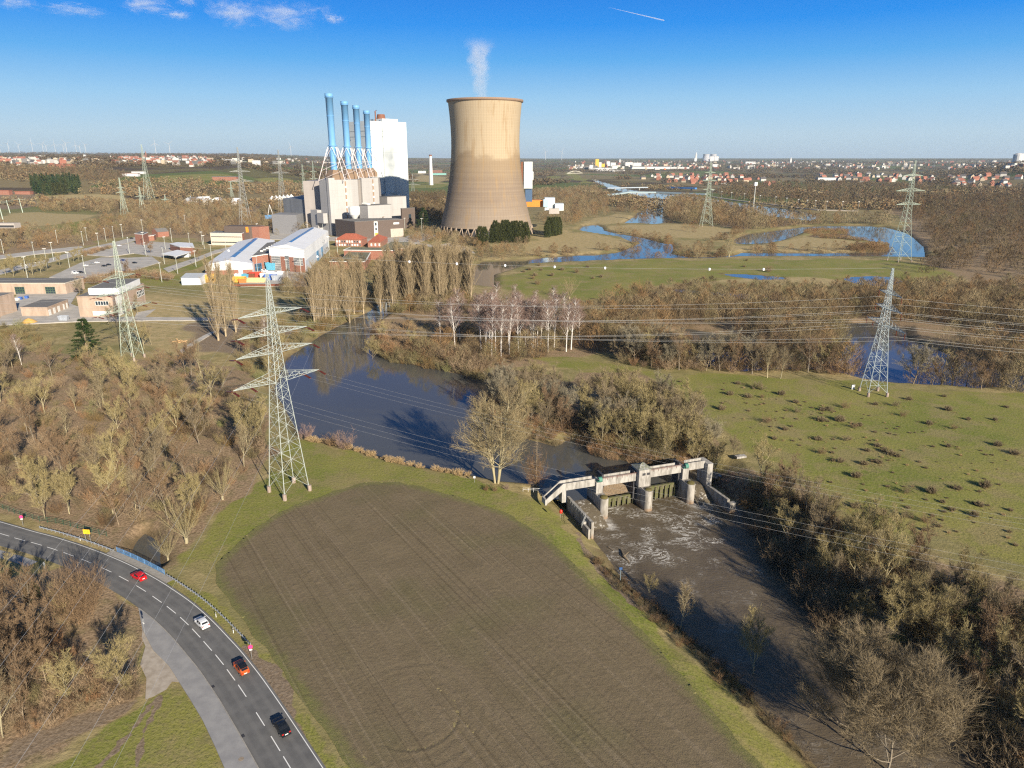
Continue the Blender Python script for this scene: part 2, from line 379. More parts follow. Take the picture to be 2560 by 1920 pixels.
land('earth', [R6(1690,810),R6(1800,890),R6(1950,980),R6(2020,1100),R6(2040,1300),R6(2110,1440),R6(2040,1400),R6(1900,1190),R6(1780,1010),R6(1660,850)], lambda x, y: (x, y), .8)
land('earth', [R6(640,1659),R6(860,1440),R6(1040,1200),R6(1110,1150),R6(1140,1180),R6(1010,1400),R6(960,1659),R6(930,1659),R6(990,1380),R6(1060,1230),R6(900,1440),R6(700,1659)], lambda x, y: (x, y), .5)
land('earth', [R6(150,1450),R6(560,1300),R6(900,1200),R6(960,1180),R6(900,1260),R6(600,1380),R6(300,1550),R6(150,1659),R6(0,1659)], lambda x, y: (x, y), 1.5)
land('earth', [(425,700),(560,690),(640,720),(560,760),(420,770),(380,760)], DD, 8)
land('earth', [(1245,1080),(1262,1160),(1300,1190),(1345,1250),(1400,1305),(1360,1285),(1290,1215),(1255,1170)], DD, 1)
land('earth', [R1(0,430),R1(240,450),R1(300,560),R1(0,600)], lambda x, y: (x, y), 40)
gme = np_mesh('ground', np.stack([gx, gy, gz], 1), quads, None, True)
for key, lst in LAND.items():
    wgt = np.zeros(gx.shape)
    for P, blur in lst:
        d = sd_box(gx, gy, P, blur * 3)
        d = d + (vnoise(gx, gy, blur * 2.2, 11) - .5) * blur * 2 * (d < 1e5)
        wgt = np.maximum(wgt, np.clip(.5 - d / (2 * blur), 0, 1))
    at = gme.attributes.new(key, 'FLOAT', 'POINT'); at.data.foreach_set('value', wgt.astype(np.float32))
wet = np.full(gx.shape, 1e3)
for P, zw, sl_, mg in WATERS: wet = np.minimum(wet, sd_box(gx, gy, P, 20))
wet = np.where(np.minimum(sd_box(gx, gy, weir_low, 9), sd_box(gx, gy, weir_up, 9)) < 8, 1e3, wet)
at = gme.attributes.new('shore', 'FLOAT', 'POINT'); at.data.foreach_set('value', np.clip(1 - wet / 4.5, 0, 1).astype(np.float32))

g = NT('ground_cover')
n_s = g.noise(1.6, 4, .65); n_m = g.noise(.22, 5, .6); n_l = g.noise(.028, 4, .6); n_f = g.noise(.0045, 5, .62)
n_t = g.noise(1.1, 5, .72)
tuft = g.step(n_t, .42, .62)
dry = g.mix(g.step(n_m, .35, .65), (.26, .208, .098), (.37, .295, .15))
lump = g.step(g.noise(.35, 5, .75), .5, .66)
dry = g.mix(g.math('MULTIPLY', lump, .5), dry, (.15, .115, .055))
dry = g.mix(g.math('MULTIPLY', g.step(n_l, .4, .62), .6), dry, (.145, .150, .052))
lush = g.mix(g.step(n_l, .35, .65), (.155, .182, .034), (.235, .222, .060))
lush = g.mix(g.math('MULTIPLY', tuft, .5), lush, (.27, .24, .10))
lush = g.mix(g.math('MULTIPLY', g.step(g.noise(.06, 5, .68), .48, .62), .62), lush, (.28, .22, .115))
lush = g.mix(g.math('MULTIPLY', lump, .55), lush, (.21, .175, .085))
lush = g.mix(g.math('MULTIPLY', g.step(g.noise(2.3, 3, .6), .52, .68), .6), lush, (.055, .07, .018))
tan = g.mix(g.step(n_m, .35, .7), (.40, .31, .165), (.29, .24, .11))
litter = g.mix(g.step(n_s, .35, .65), (.17, .120, .074), (.36, .26, .165))
litter = g.mix(g.math('MULTIPLY', g.step(n_m, .45, .7), .5), litter, (.15, .14, .06))
earth = g.mix(g.step(n_s, .3, .7), (.16, .118, .078), (.27, .21, .15))
far = g.mix(g.step(n_f, .42, .56), (.085, .062, .040), (.15, .125, .055))
vor = g.n('ShaderNodeTexVoronoi'); vor.inputs['Scale'].default_value = .0032; g.put(vor.inputs['Vector'], g.map(rot=(0, 0, .5), sc=(1, .55, 1)))
vs_ = g.n('ShaderNodeSeparateXYZ'); g.t.links.new(vor.outputs['Color'], vs_.inputs[0])
far = g.mix(g.math('MULTIPLY', g.step(vs_.outputs['X'], .55, .6), .85), far, (.22, .175, .09))
far = g.mix(g.math('MULTIPLY', g.step(vs_.outputs['Y'], .66, .7), .9), far, (.11, .14, .038))
far = g.mix(g.math('MULTIPLY', g.step(g.noise(.03, 3, .7), .5, .8), .5), far, (.04, .032, .022))
sep = g.n('ShaderNodeSeparateXYZ'); g.t.links.new(g.co, sep.inputs[0])
base = g.mix(g.step(sep.outputs['Y'], 900, 1700), dry, far)
def lay(c, key, col, lo=.38, hi=.62):
    f = g.math('ADD', g.attr(key), g.math('MULTIPLY', g.math('SUBTRACT', n_s, .5), .35))
    return g.mix(g.step(f, lo, hi), c, col)
c = lay(base, 'litter', litter); c = lay(c, 'tan', tan); c = lay(c, 'green', lush)
c = lay(c, 'earth', earth)
sh = g.math('MULTIPLY', g.attr('shore'), g.step(n_m, .25, .6))
c = g.mix(sh, c, (.13, .095, .055))
hgt = g.math('ADD', g.math('MULTIPLY', n_t, .6), g.math('MULTIPLY', n_s, .3))
g.bsdf(c, .95, normal=g.bump(hgt, .8, .35), spec=.1)
gme.materials.append(g.mat)
ground = link('ground', gme); tag(ground, kind='structure')

# ------------------------------------------------------------------ water sheets (cells of the same tessellation)
def water_mat(name, col, rough, wave, flow=False):
    t = NT(name)
    a = t.noise(wave, 4, .6); b = t.noise(wave * 5, 3, .6)
    h = t.math('ADD', a, t.math('MULTIPLY', b, .35))
    cc = t.mix(t.step(t.noise(.012, 3), .35, .7), col, mul(col, 1.15))
    t.bsdf(cc, rough, normal=t.bump(h, .03 if not flow else .5, .12), spec=.5)
    return t
wm = water_mat('still_water', (.074, .074, .068), .05, .9).mat
def water(name, P, z, mat, grow=4.0, extra=None):
    cx = gx[quads].mean(1); cy = gy[quads].mean(1)
    d = sd_box(cx, cy, P, grow + 1)
    m = d < grow
    if extra is not None: m &= extra(cx, cy)
    q = quads[m]; u, inv = np.unique(q.ravel(), return_inverse=True)
    me = np_mesh(name, np.stack([gx[u], gy[u], np.full(len(u), z)], 1), inv.reshape(-1, 4), mat, True)
    o = link(name, me); tag(o, kind='structure'); return o
# the weir line: left abutment to right abutment
WL = Vector((38.9 - .944 * 26 - .33 * 4.6, 180.8 - .33 * 26 + .944 * 4.6, 0)); WR = WL + Vector((.944, .33, 0)) * 48
wdir = (WR - WL).normalized(); wperp = Vector((-wdir.y, wdir.x, 0))    # wperp points upstream
def upstream(cx, cy): return ((cx - WL.x) * wperp.x + (cy - WL.y) * wperp.y) > 7.2 - 4.6
def downstr(cx, cy): return ((cx - WL.x) * wperp.x + (cy - WL.y) * wperp.y) < 7.2 - 4.6
water('river', river_up, ZU, wm, 5, upstream)
water('river_at_weir', weir_up, ZU - .01, wm, 1.0, upstream); 
for nm, P, z, gr in (('river_meander', meander, ZU, 5), ('side_channel', channel, ZU, 5), ('canal_water', canal, -1.0, 5), ('pond', pond_a, -.6, 4), ('pond', pond_b, -.6, 4), ('pond', pond_c, -.8, 5), ('old_river_arm', old_arm, ZU, 4), ('creek', creek, -2.2, 1.5)):
    water(nm, P, z, wm, gr)
tw = NT('rushing_water')
wc_ = Vector(((WL.x + WR.x) / 2, (WL.y + WR.y) / 2, 0)) - wperp * 14
sepw = tw.n('ShaderNodeSeparateXYZ'); tw.t.links.new(tw.co, sepw.inputs[0])
def dist_to(px, py):
    a = tw.math('SUBTRACT', sepw.outputs['X'], px); b = tw.math('SUBTRACT', sepw.outputs['Y'], py)
    return tw.math('SQRT', tw.math('ADD', tw.math('MULTIPLY', a, a), tw.math('MULTIPLY', b, b)))
near_w = tw.step(dist_to(wc_.x, wc_.y), 40, 12)
fl = tw.map(rot=(0, 0, -math.atan2(-wperp.y, -wperp.x)), sc=(.10, .22, .2))
warp = tw.n('ShaderNodeTexNoise'); warp.inputs['Scale'].default_value = 1.1; warp.inputs['Detail'].default_value = 3; tw.put(warp.inputs['Vector'], fl)
add = tw.n('ShaderNodeVectorMath', operation='MULTIPLY_ADD'); tw.put(add.inputs[0], warp.outputs['Color']); add.inputs[1].default_value = (1.6, 1.6, 0); tw.put(add.inputs[2], fl)
foamn = tw.n('ShaderNodeTexNoise'); foamn.inputs['Scale'].default_value = 4.2; foamn.inputs['Detail'].default_value = 6; foamn.inputs['Roughness'].default_value = .62; tw.put(foamn.inputs['Vector'], add.outputs[0])
ridge = tw.math('SUBTRACT', 1.0, tw.math('ABSOLUTE', tw.math('MULTIPLY', tw.math('SUBTRACT', foamn.outputs['Fac'], .5), 13)), True)
big = tw.step(tw.noise(.13, 4, .6), .44, .64)
foam = tw.math('MULTIPLY', tw.step(ridge, .55, .98), tw.math('MULTIPLY', big, tw.math('ADD', tw.math('MULTIPLY', near_w, 1.0), .16)))
spots = [(R7(640, 740), 5.5), (R7(560, 650), 5), (R7(1500, 590), 5.5), (R7(1460, 530), 4), (R7(740, 780), 3)]
for px, rr in spots:
    q = N(*px, ZD)
    k = tw.math('MULTIPLY', tw.step(dist_to(q.x, q.y), rr, rr * .2), tw.step(tw.noise(.9, 5, .7), .35, .62))
    foam = tw.math('MAXIMUM', foam, k)
brown = tw.mix(tw.step(tw.noise(.05, 4), .35, .7), (.095, .074, .049), (.135, .108, .073))
hh = tw.math('ADD', tw.noise(.35, 5, .62), tw.math('MULTIPLY', ridge, .25))
tw.bsdf(tw.mix(foam, brown, (.60, .58, .54)), .34, normal=tw.bump(hh, .4, .5), spec=.3)
water('river_below_weir', river_dn, ZD, tw.mat, 4, downstr); water('weir_basin', weir_low, ZD + .01, tw.mat, .5, downstr)

# ------------------------------------------------------------------ ploughed field
FP = poly([(782,1040),(692,1074),(612,1100),(550,1142),(490,1195),(454,1236),(492,1300),(545,1372),(612,1450),(668,1530),(730,1620),(800,1740),(900,1900),
           (1950,1900),(1640,1655),(1560,1560),(1468,1452),(1384,1361),(1308,1288),(1224,1200),(1164,1149),(1080,1100),(1000,1078),(910,1052),(860,1042)])
for _ in range(3): FP = np.stack([FP * .75 + np.roll(FP, -1, 0) * .25, FP * .25 + np.roll(FP, -1, 0) * .75], 1).reshape(-1, 2)
st = .30
fx = np.arange(FP[:, 0].min() - 1, FP[:, 0].max() + 1, st); fy = np.arange(max(FP[:, 1].min() - 1, 70), FP[:, 1].max() + 1, st)
FX, FY = np.meshgrid(fx, fy); px, py = FX.ravel().copy(), FY.ravel().copy()
sdv = sd_poly(px, py, FP) + 1.1 * (vnoise(px, py, 3.5, 21) - .5)
S2 = sdv.reshape(FX.shape); gyy, gxx = np.gradient(S2, st); gl = np.hypot(gxx, gyy) + 1e-6
edge = (np.abs(sdv) < st * 1.2)
px[edge] -= (sdv * (gxx / gl).ravel())[edge]; py[edge] -= (sdv * (gyy / gl).ravel())[edge]
ins = (S2 < st * 1.2); ii = np.arange(px.size).reshape(FX.shape)
cell = (S2 < st * .3); ok = cell[:-1, :-1] & cell[1:, :-1] & cell[:-1, 1:] & cell[1:, 1:]
fq = np.stack([ii[:-1, :-1], ii[:-1, 1:], ii[1:, 1:], ii[1:, :-1]], -1)[ok]
u, inv = np.unique(fq.ravel(), return_inverse=True)
px, py = px[u], py[u]
fa, fb = N(*F6(800, 380)), N(*F6(1800, 1250)); fdir = (fb - fa).normalized()
across = -(px - fa.x) * fdir.y + (py - fa.y) * fdir.x; along = (px - fa.x) * fdir.x + (py - fa.y) * fdir.y
z = terrain(px, py) + .07
z += .055 * (vnoise(px, py, .5, 31) - .5) + .02 * (vnoise(px, py, 1.7, 32) - .5) + .012 * np.sin(across * 2 * math.pi / 1.5) * (.4 + .6 * vnoise(px, py, 9, 33))
# clods thrown up along the passes
tr_ = np.abs(np.mod(across + 4, 17) - 8.5); z -= .06 * np.exp(-((tr_ - .9) / .28) ** 2) * (.4 + .6 * vnoise(px, py, 2, 39))
cl = (vnoise(along * .25, across, 1.3, 36) > .62) & (vnoise(px, py, .7, 35) > .72); z += np.where(cl & (vnoise(px, py, .45, 38) > .6), .05, 0)
# tractor turning circles
tc = N(*F6(470, 1085)); rr = np.hypot(px - tc.x, (py - tc.y)); ang = np.arctan2(py - tc.y, px - tc.x)
def rut(r0, wd, a0, a1, dep):
    m = np.exp(-((rr - r0) / wd) ** 2) * ((ang > a0) & (ang < a1)); ridge = np.where(np.sin(ang * r0 * 2 * math.pi / .7 + (rr - r0) * 5) > 0, 1, .35)
    return -dep * m * ridge + dep * .6 * np.exp(-((rr - r0 - wd * 1.7) / (wd * .6)) ** 2) * ((ang > a0) & (ang < a1))
z += rut(13.2, .45, -2.6, 2.9, .03) + rut(11.2, .45, -2.4, 2.7, .03) + rut(9.3, .4, -1.8, 1.9, .025) + rut(7.4, .4, -2.1, 1.1, .08)
fme = np_mesh('field', np.stack([px, py, z], 1), inv.reshape(-1, 4), None, True)
f = NT('ploughed_soil')
fm = f.map(rot=(0, 0, -math.atan2(fdir.y, fdir.x)))
streak = f.noise(1.0, 5, .7, f.map(sc=(.014, .62, 1), co=fm)); fine = f.noise(5.0, 4, .7); med = f.noise(.16, 4, .6); lar = f.noise(.03, 3, .55)
soil = f.mix(f.step(med, .2, .8), (.152, .120, .072), (.186, .148, .092))
soil = f.mix(f.math('MULTIPLY', f.step(streak, .40, .66), .55), soil, (.185, .143, .094))
fur = f.n('ShaderNodeSeparateXYZ'); f.t.links.new(fm, fur.inputs[0])
fl_ = f.math('SINE', f.math('MULTIPLY', fur.outputs['Y'], 2 * math.pi / 1.5)); soil = f.mix(f.math('MULTIPLY', f.step(fl_, .2, 1), f.math('MULTIPLY', f.step(lar, .35, .65), .22)), soil, (.095, .072, .045))
soil = f.mix(f.math('MULTIPLY', f.step(fine, .48, .72), .5), soil, (.10, .076, .052))
soil = f.mix(f.math('MULTIPLY', f.step(lar, .48, .66), .36), soil, (.115, .115, .045))
straw = f.step(f.noise(9, 2, .5, f.map(sc=(.35, 1, 1), co=fm)), .72, .80)
soil = f.mix(f.math('MULTIPLY', straw, .6), soil, (.30, .24, .14))
stones = f.n('ShaderNodeTexVoronoi'); stones.inputs['Scale'].default_value = .8; f.put(stones.inputs['Vector'], f.co)
stn = f.math('MULTIPLY', f.step(stones.outputs['Distance'], .14, .08), f.step(f.noise(.12, 3), .5, .62))
soil = f.mix(f.math('MULTIPLY', stn, .7), soil, (.24, .20, .15))
ed = f.math('ADD', f.attr('margin'), f.math('MULTIPLY', f.math('SUBTRACT', f.noise(.5, 5, .7), .5), 5.0))
soil = f.mix(f.math('MULTIPLY', f.step(ed, 3.2, .2), .8), soil, f.mix(f.step(fine, .35, .65), (.115, .135, .036), (.20, .18, .075)))
rows_ = f.step(f.noise(1.0, 3, .6, f.map(sc=(.012, .9, 1), loc=(40, 7, 0), co=fm)), .56, .66); clod = f.step(f.noise(1.4, 3, .7), .55, .66)
soil = f.mix(f.math('MULTIPLY', rows_, f.math('ADD', f.math('MULTIPLY', clod, .5), .32)), soil, (.255, .205, .14))
row2 = f.step(f.noise(1.0, 3, .6, f.map(sc=(.01, 1.3, 1), loc=(90, 31, 0), co=fm)), .58, .64)
soil = f.mix(f.math('MULTIPLY', row2, .4), soil, (.085, .065, .04))
f.bsdf(soil, .95, normal=f.bump(f.math('ADD', fine, f.noise(1.8, 4, .7)), .8, .12), spec=.1)
at = fme.attributes.new('margin', 'FLOAT', 'POINT'); at.data.foreach_set('value', (-sd_poly(px, py, FP)).astype(np.float32))
fme.materials.append(f.mat); tag(link('field', fme), kind='structure')

# ------------------------------------------------------------------ road, path, yards
def spline(pts, step=.8):
    P = [Vector((p[0], p[1], 0)) for p in pts]; P = [P[0] * 2 - P[1]] + P + [P[-1] * 2 - P[-2]]
    out = []
    for i in range(1, len(P) - 2):
        n = max(2, int((P[i + 1] - P[i]).length / step))
        for k in range(n):
            t = k / n; a, b, c_, d_ = P[i - 1], P[i], P[i + 1], P[i + 2]
            out.append(.5 * ((2 * b) + (c_ - a) * t + (2 * a - 5 * b + 4 * c_ - d_) * t * t + (3 * b - a - 3 * c_ + d_) * t ** 3))
    out.append(P[-2]); return out
def offset(path, o):
    r = []
    for i, p in enumerate(path):
        d = path[min(i + 1, len(path) - 1)] - path[max(i - 1, 0)]; d.normalize()
        r.append(p + Vector((-d.y, d.x, 0)) * o)
    return r
def ribbon(name, path, o0, o1, z, mat, kind='structure', parent=None, thick=None):
    a, b = offset(path, o0), offset(path, o1); mb = MB()
    for i in range(len(path) - 1):
        mb.quad((a[i].x, a[i].y, z), (a[i + 1].x, a[i + 1].y, z), (b[i + 1].x, b[i + 1].y, z), (b[i].x, b[i].y, z))
        if thick:
            for e, fl_ in ((a, 0), (b, 1)):
                mb.quad((e[i].x, e[i].y, z), (e[i + 1].x, e[i + 1].y, z), (e[i + 1].x, e[i + 1].y, z - thick), (e[i].x, e[i].y, z - thick))
    o = mb.build(name, mat, parent); tag(o, kind=kind); return o
cl_px = [(30,50),(137,82),(253,113),(362,147),(476,186),(598,233),(736,293),(856,354),(976,423),(1086,497),(1185,570),(1275,648),(1357,731),(1436,820),(1518,915),(1597,1020),(1675,1130),(1800,1325),(1905,1495),(1992,1638)]
cpts = [N(*R6(*p)) for p in cl_px]
cpts = [cpts[0] + (cpts[0] - cpts[1]) * 6, cpts[0] + (cpts[0] - cpts[1]) * 3] + cpts + [cpts[-1] + (cpts[-1] - cpts[-2]) * 3, cpts[-1] + (cpts[-1] - cpts[-2]) * 6]
RC = spline(cpts)                  # runs from far left to the near bottom; left offset (+) is the field side
a_ = NT('asphalt')
at_ = a_.attr('across')
an = a_.noise(7, 4, .7); al = a_.noise(.35, 4, .6)
ac = a_.mix(a_.step(al, .3, .7), (.105, .104, .104), (.145, .143, .140))
ac = a_.mix(a_.math('MULTIPLY', a_.step(an, .45, .75), .35), ac, (.165, .16, .152))
trk = a_.math('SINE', a_.math('MULTIPLY', at_, 2 * math.pi / 1.9))
ac = a_.mix(a_.math('MULTIPLY', a_.step(trk, -.2, 1), .32), ac, (.185, .18, .172))
a_.bsdf(ac, .85, normal=a_.bump(an, .3, .02), spec=.25)
rp = MB(); offs = [-3.8, -2.85, -1.9, -.95, 0, .95, 1.9, 2.85, 3.9, 4.35]
lines = [offset(RC, o) for o in offs]
for i in range(len(RC) - 1):
    for k in range(len(offs) - 1):
        rp.quad(*[(q.x, q.y, .16) for q in (lines[k][i], lines[k][i + 1], lines[k + 1][i + 1], lines[k + 1][i])][::-1])
road = rp.build('road', a_.mat); tag(road, kind='structure')
av = np.array([offs[j] for i in range(len(RC) - 1) for k in range(len(offs) - 1) for j in (k + 1, k + 1, k, k)], np.float32)
at = road.data.attributes.new('across', 'FLOAT', 'POINT'); at.data.foreach_set('value', av)
rb = MB()
e0, e1 = offset(RC, -3.8), offset(RC, 4.35)
for i in range(len(RC) - 1):
    for e in (e0, e1): rb.quad((e[i].x, e[i].y, .155), (e[i + 1].x, e[i + 1].y, .155), (e[i + 1].x, e[i + 1].y, -.6), (e[i].x, e[i].y, -.6))
rb.build('road_bed', a_.mat); tag(bpy.data.objects['road_bed'], kind='structure')
paint = NT('road_paint'); pn = paint.noise(9, 4, .7)
paint.bsdf(paint.mix(paint.step(pn, .62, .78), (.74, .74, .72), (.3, .3, .3)), .7)
ribbon('edge_marking', RC, 3.86, 3.99, .166, paint.mat)
mb = MB()
for px_ in cl_px + [(2075, 1790), (2160, 1950)]:
    q = N(*R6(*px_)); j = min(range(len(RC)), key=lambda k: (RC[k] - q).length)
    d = (RC[min(j + 1, len(RC) - 1)] - RC[j - 1]).normalized(); s_ = Vector((-d.y, d.x, 0))
    c0 = RC[j]
    p = [c0 - d * 1.95 - s_ * .075, c0 + d * 1.95 - s_ * .075, c0 + d * 1.95 + s_ * .075, c0 - d * 1.95 + s_ * .075]
    mb.quad(*[(v.x, v.y, .168) for v in p])
mb.build('centre_marking', paint.mat); tag(bpy.data.objects['centre_marking'], kind='structure')
concrete_k = simple('kerb_concrete', (.30, .28, .25), .85)
path_mat = NT('footpath_asphalt'); pa = path_mat.noise(6, 4, .7); pb = path_mat.noise(.4, 4, .6)
pc = path_mat.mix(path_mat.step(pb, .3, .7), (.235, .232, .235), (.30, .295, .29)); pc = path_mat.mix(path_mat.math('MULTIPLY', path_mat.step(pa, .5, .8), .4), pc, (.12, .12, .12))
path_mat.bsdf(pc, .9)
def sheet(name, pts, fn, z, mat, kind='structure', rim=.5):
    P = [Vector((q.x, q.y, z)) for q in (N(*fn(*p)) for p in pts)]
    mb = MB(); b = len(P)
    mb.v = [tuple(p) for p in P]
    for t in tessellate_polygon([P]):
        a, b_, c_ = (P[i] for i in t)
        mb.f.append(t if (b_ - a).cross(c_ - a).z > 0 else t[::-1]); mb.m.append(0)
    n0 = len(P)
    if rim:
        for i in range(n0):
            p, q = P[i], P[(i + 1) % n0]
            mb.quad(p, q, (q.x, q.y, z - rim), (p.x, p.y, z - rim))
    o = mb.build(name, mat); tag(o, kind=kind); return o
k0, k1 = offset(RC, -3.82), offset(RC, -3.98)
i0 = min(range(len(RC)), key=lambda k: (k0[k] - N(*R6(960, 560))).length)
kb = MB()
for i in range(i0, len(RC) - 1):
    a, b, c_, d_ = k0[i], k0[i + 1], k1[i + 1], k1[i]
    kb.quad((a.x, a.y, .15), (b.x, b.y, .15), (b.x, b.y, .27), (a.x, a.y, .27)); kb.quad((d_.x, d_.y, .27), (a.x, a.y, .27), (b.x, b.y, .27), (c_.x, c_.y, .27))
    kb.quad((d_.x, d_.y, .27), (c_.x, c_.y, .27), (c_.x, c_.y, -.3), (d_.x, d_.y, -.3))
kb.build('kerb', concrete_k); tag(bpy.data.objects['kerb'], kind='structure')
pin = [k1[i] for i in range(i0, len(RC), 3)]
pouter = [N(*R6(*p)) for p in [(1800,2100),(1550,1659),(1480,1500),(1400,1330),(1310,1180),(1240,1070),(1170,960),(1060,850),(985,705)]]
pp = [(v.x, v.y) for v in pin] + [(v.x, v.y) for v in pouter]
mb = MB(); P = [Vector((p[0], p[1], .24)) for p in pp]; mb.v = [tuple(p) for p in P]
for t in tessellate_polygon([P]):
    a, b_, c_ = (P[i] for i in t); mb.f.append(t if (b_ - a).cross(c_ - a).z > 0 else t[::-1]); mb.m.append(0)
for i in range(len(P)):
    p, q = P[i], P[(i + 1) % len(P)]; mb.quad(p, q, (q.x, q.y, -.3), (p.x, p.y, -.3))
mb.build('footpath', path_mat.mat); tag(bpy.data.objects['footpath'], kind='structure')
dust = NT('dusty_concrete'); dn = dust.noise(.6, 5, .65); dust.bsdf(dust.mix(dust.step(dn, .3, .7), (.30, .255, .205), (.42, .37, .31)), .9)
sheet('farm_track', [(985,700),(1060,850),(1170,960),(1240,1070),(1190,1065),(1150,1120),(1070,1165),(1005,1190),(1012,1040),(970,950),(1005,820),(980,760)], R6, .11, dust.mat, rim=0)
# bus lay-by on the far left of the road and concrete strip along the bridge
j0 = min(range(len(RC)), key=lambda k: (RC[k] - N(*R6(420, 165))).length)
ribbon('cycle_path', RC[:j0], -5.2, -7.6, .14, path_mat.mat, thick=.4)
brs = [k for k in range(len(RC)) if N(*R6(690, 180)).x - 1 < RC[k].x < N(*R6(1080, 350)).x + 1]
ribbon('bridge_edge_strip', [RC[k] for k in brs], 4.40, 6.0, .22, concrete_k, thick=.8)
yard = NT('yard_paving'); yn = yard.noise(.12, 5, .6); yard.bsdf(yard.mix(yard.step(yn, .3, .7), (.33, .315, .29), (.46, .43, .395)), .9)
idn = lambda x, y: (x, y)
def flatroad(name, pts, fn, z=.45, mat=None): return sheet(name, pts, fn, z, mat or yard.mat, rim=1.2)
flatroad('works_road', [(0,1062),(170,1020),(330,988),(640,898),(800,862),(900,842),(1000,815),(1080,800),(1115,812),(1000,850),(900,872),(660,928),(500,975),(330,1018),(170,1055),(0,1098)], R1, .4)
flatroad('works_road', [(0,945),(300,908),(640,872),(660,880),(520,915),(300,935),(0,975)], R1, .42)
flatroad('car_park', [(390,1120),(560,1040),(640,1003),(800,962),(1000,965),(1200,955),(1260,1000),(1060,1065),(900,1075),(780,1105),(560,1132)], R1, .43)
flatroad('car_park', [(660,940),(900,880),(1100,830),(1330,845),(1500,870),(1280,960),(1060,930),(860,955)], R1, .44)
flatroad('yard', [(0,1445),(140,1250),(620,1235),(560,1330),(640,1360),(640,1435),(1200,1435),(1700,1440),(1700,1460),(1200,1462),(640,1468),(200,1490),(0,1500)], R1, .41)
flatroad('works_road', [(1060,1450),(1080,1400),(1230,1370),(1190,1400),(1120,1452)], R1, .46)
flatroad('storage_yard', [(1850,1080),(2212,1020),(2500,1040),(2640,1130),(2450,1190),(2212,1190),(1900,1190)], R1, .41)
flatroad('works_road', [(1650,1560),(1720,1540),(1560,1640),(1480,1680),(1440,1720),(1420,1700),(1540,1620)], R1, .46)
flatroad('works_road', [(1290,1050),(1560,960),(1700,905),(1850,870),(1870,885),(1700,930),(1560,990),(1330,1080)], R1, .46)
flatroad('country_road', [(1960,600),(2000,545),(2050,500),(2075,430),(2090,430),(2080,500),(2060,550),(2020,600)], R1, .5, a_.mat)
flatroad('works_road', [R2(1380,1310),R2(1500,1290),R2(1640,1320),R2(1700,1370),R2(1500,1350),R2(1240,1300),R2(1240,1285)], idn, .42)
flatroad('plant_yard', [R2(560,1240),R2(1140,1245),R2(1250,1200),R2(1400,1230),R2(1220,1300),R2(560,1270),R2(20,1260),R2(40,1150),R2(300,1180)], idn, .40)
# ------------------------------------------------------------------ tree materials
def wood_mat(name, a, b, rough=.9, spread=.35, detail=2.5):
    t = NT(name); r = t.rand()
    x = t.mix(r, a, b)
    n = t.step(t.noise(detail, 3, .6), .3, .7)
    x = t.mix(t.math('MULTIPLY', n, spread), x, mul(a, .55))
    t.bsdf(x, rough, spec=.1); return t.mat
BARK = {
 'olive': wood_mat('bark_lichen', (.39, .34, .21), (.31, .27, .175)),
 'grey': wood_mat('bark_grey', (.25, .215, .165), (.20, .165, .12)),
 'brown': wood_mat('bark_brown', (.22, .17, .12), (.28, .22, .15)),
 'birch': wood_mat('bark_birch', (.78, .74, .70), (.66, .62, .58), spread=.5, detail=5),
 'poplar': wood_mat('bark_poplar', (.42, .34, .23), (.35, .28, .18)),
}
TWIG = {
 'olive': wood_mat('twigs_olive', (0.34, 0.28, 0.135), (0.27, 0.22, 0.108)),
 'grey': wood_mat('twigs_grey', (0.262, 0.207, 0.128), (0.215, 0.17, 0.105)),
 'brown': wood_mat('twigs_brown', (0.245, 0.165, 0.098), (0.198, 0.135, 0.082)),
 'purple': wood_mat('twigs_purple', (0.281, 0.195, 0.164), (0.234, 0.164, 0.133)),
 'gold': wood_mat('twigs_gold', (0.34, 0.265, 0.145), (0.28, 0.22, 0.12)),
 'orange': wood_mat('twigs_orange', (0.27, 0.149, 0.059), (0.216, 0.126, 0.054)),
 'poplar': wood_mat('twigs_poplar', (0.344, 0.267, 0.16), (0.279, 0.217, 0.127)),
 'silver': wood_mat('twigs_silver', (0.281, 0.248, 0.174), (0.229, 0.2, 0.137)),
 'reed': wood_mat('reed_straw', (0.52, 0.38, 0.21), (0.42, 0.3, 0.16)),
 'needle': wood_mat('needles', (0.03, 0.052, 0.016), (0.042, 0.062, 0.02)),
 'yew': wood_mat('evergreen_leaves', (0.06, 0.066, 0.02), (0.045, 0.055, 0.018)),
 'dead': wood_mat('dry_leaves', (0.26, 0.16, 0.085), (0.19, 0.115, 0.06)),
}
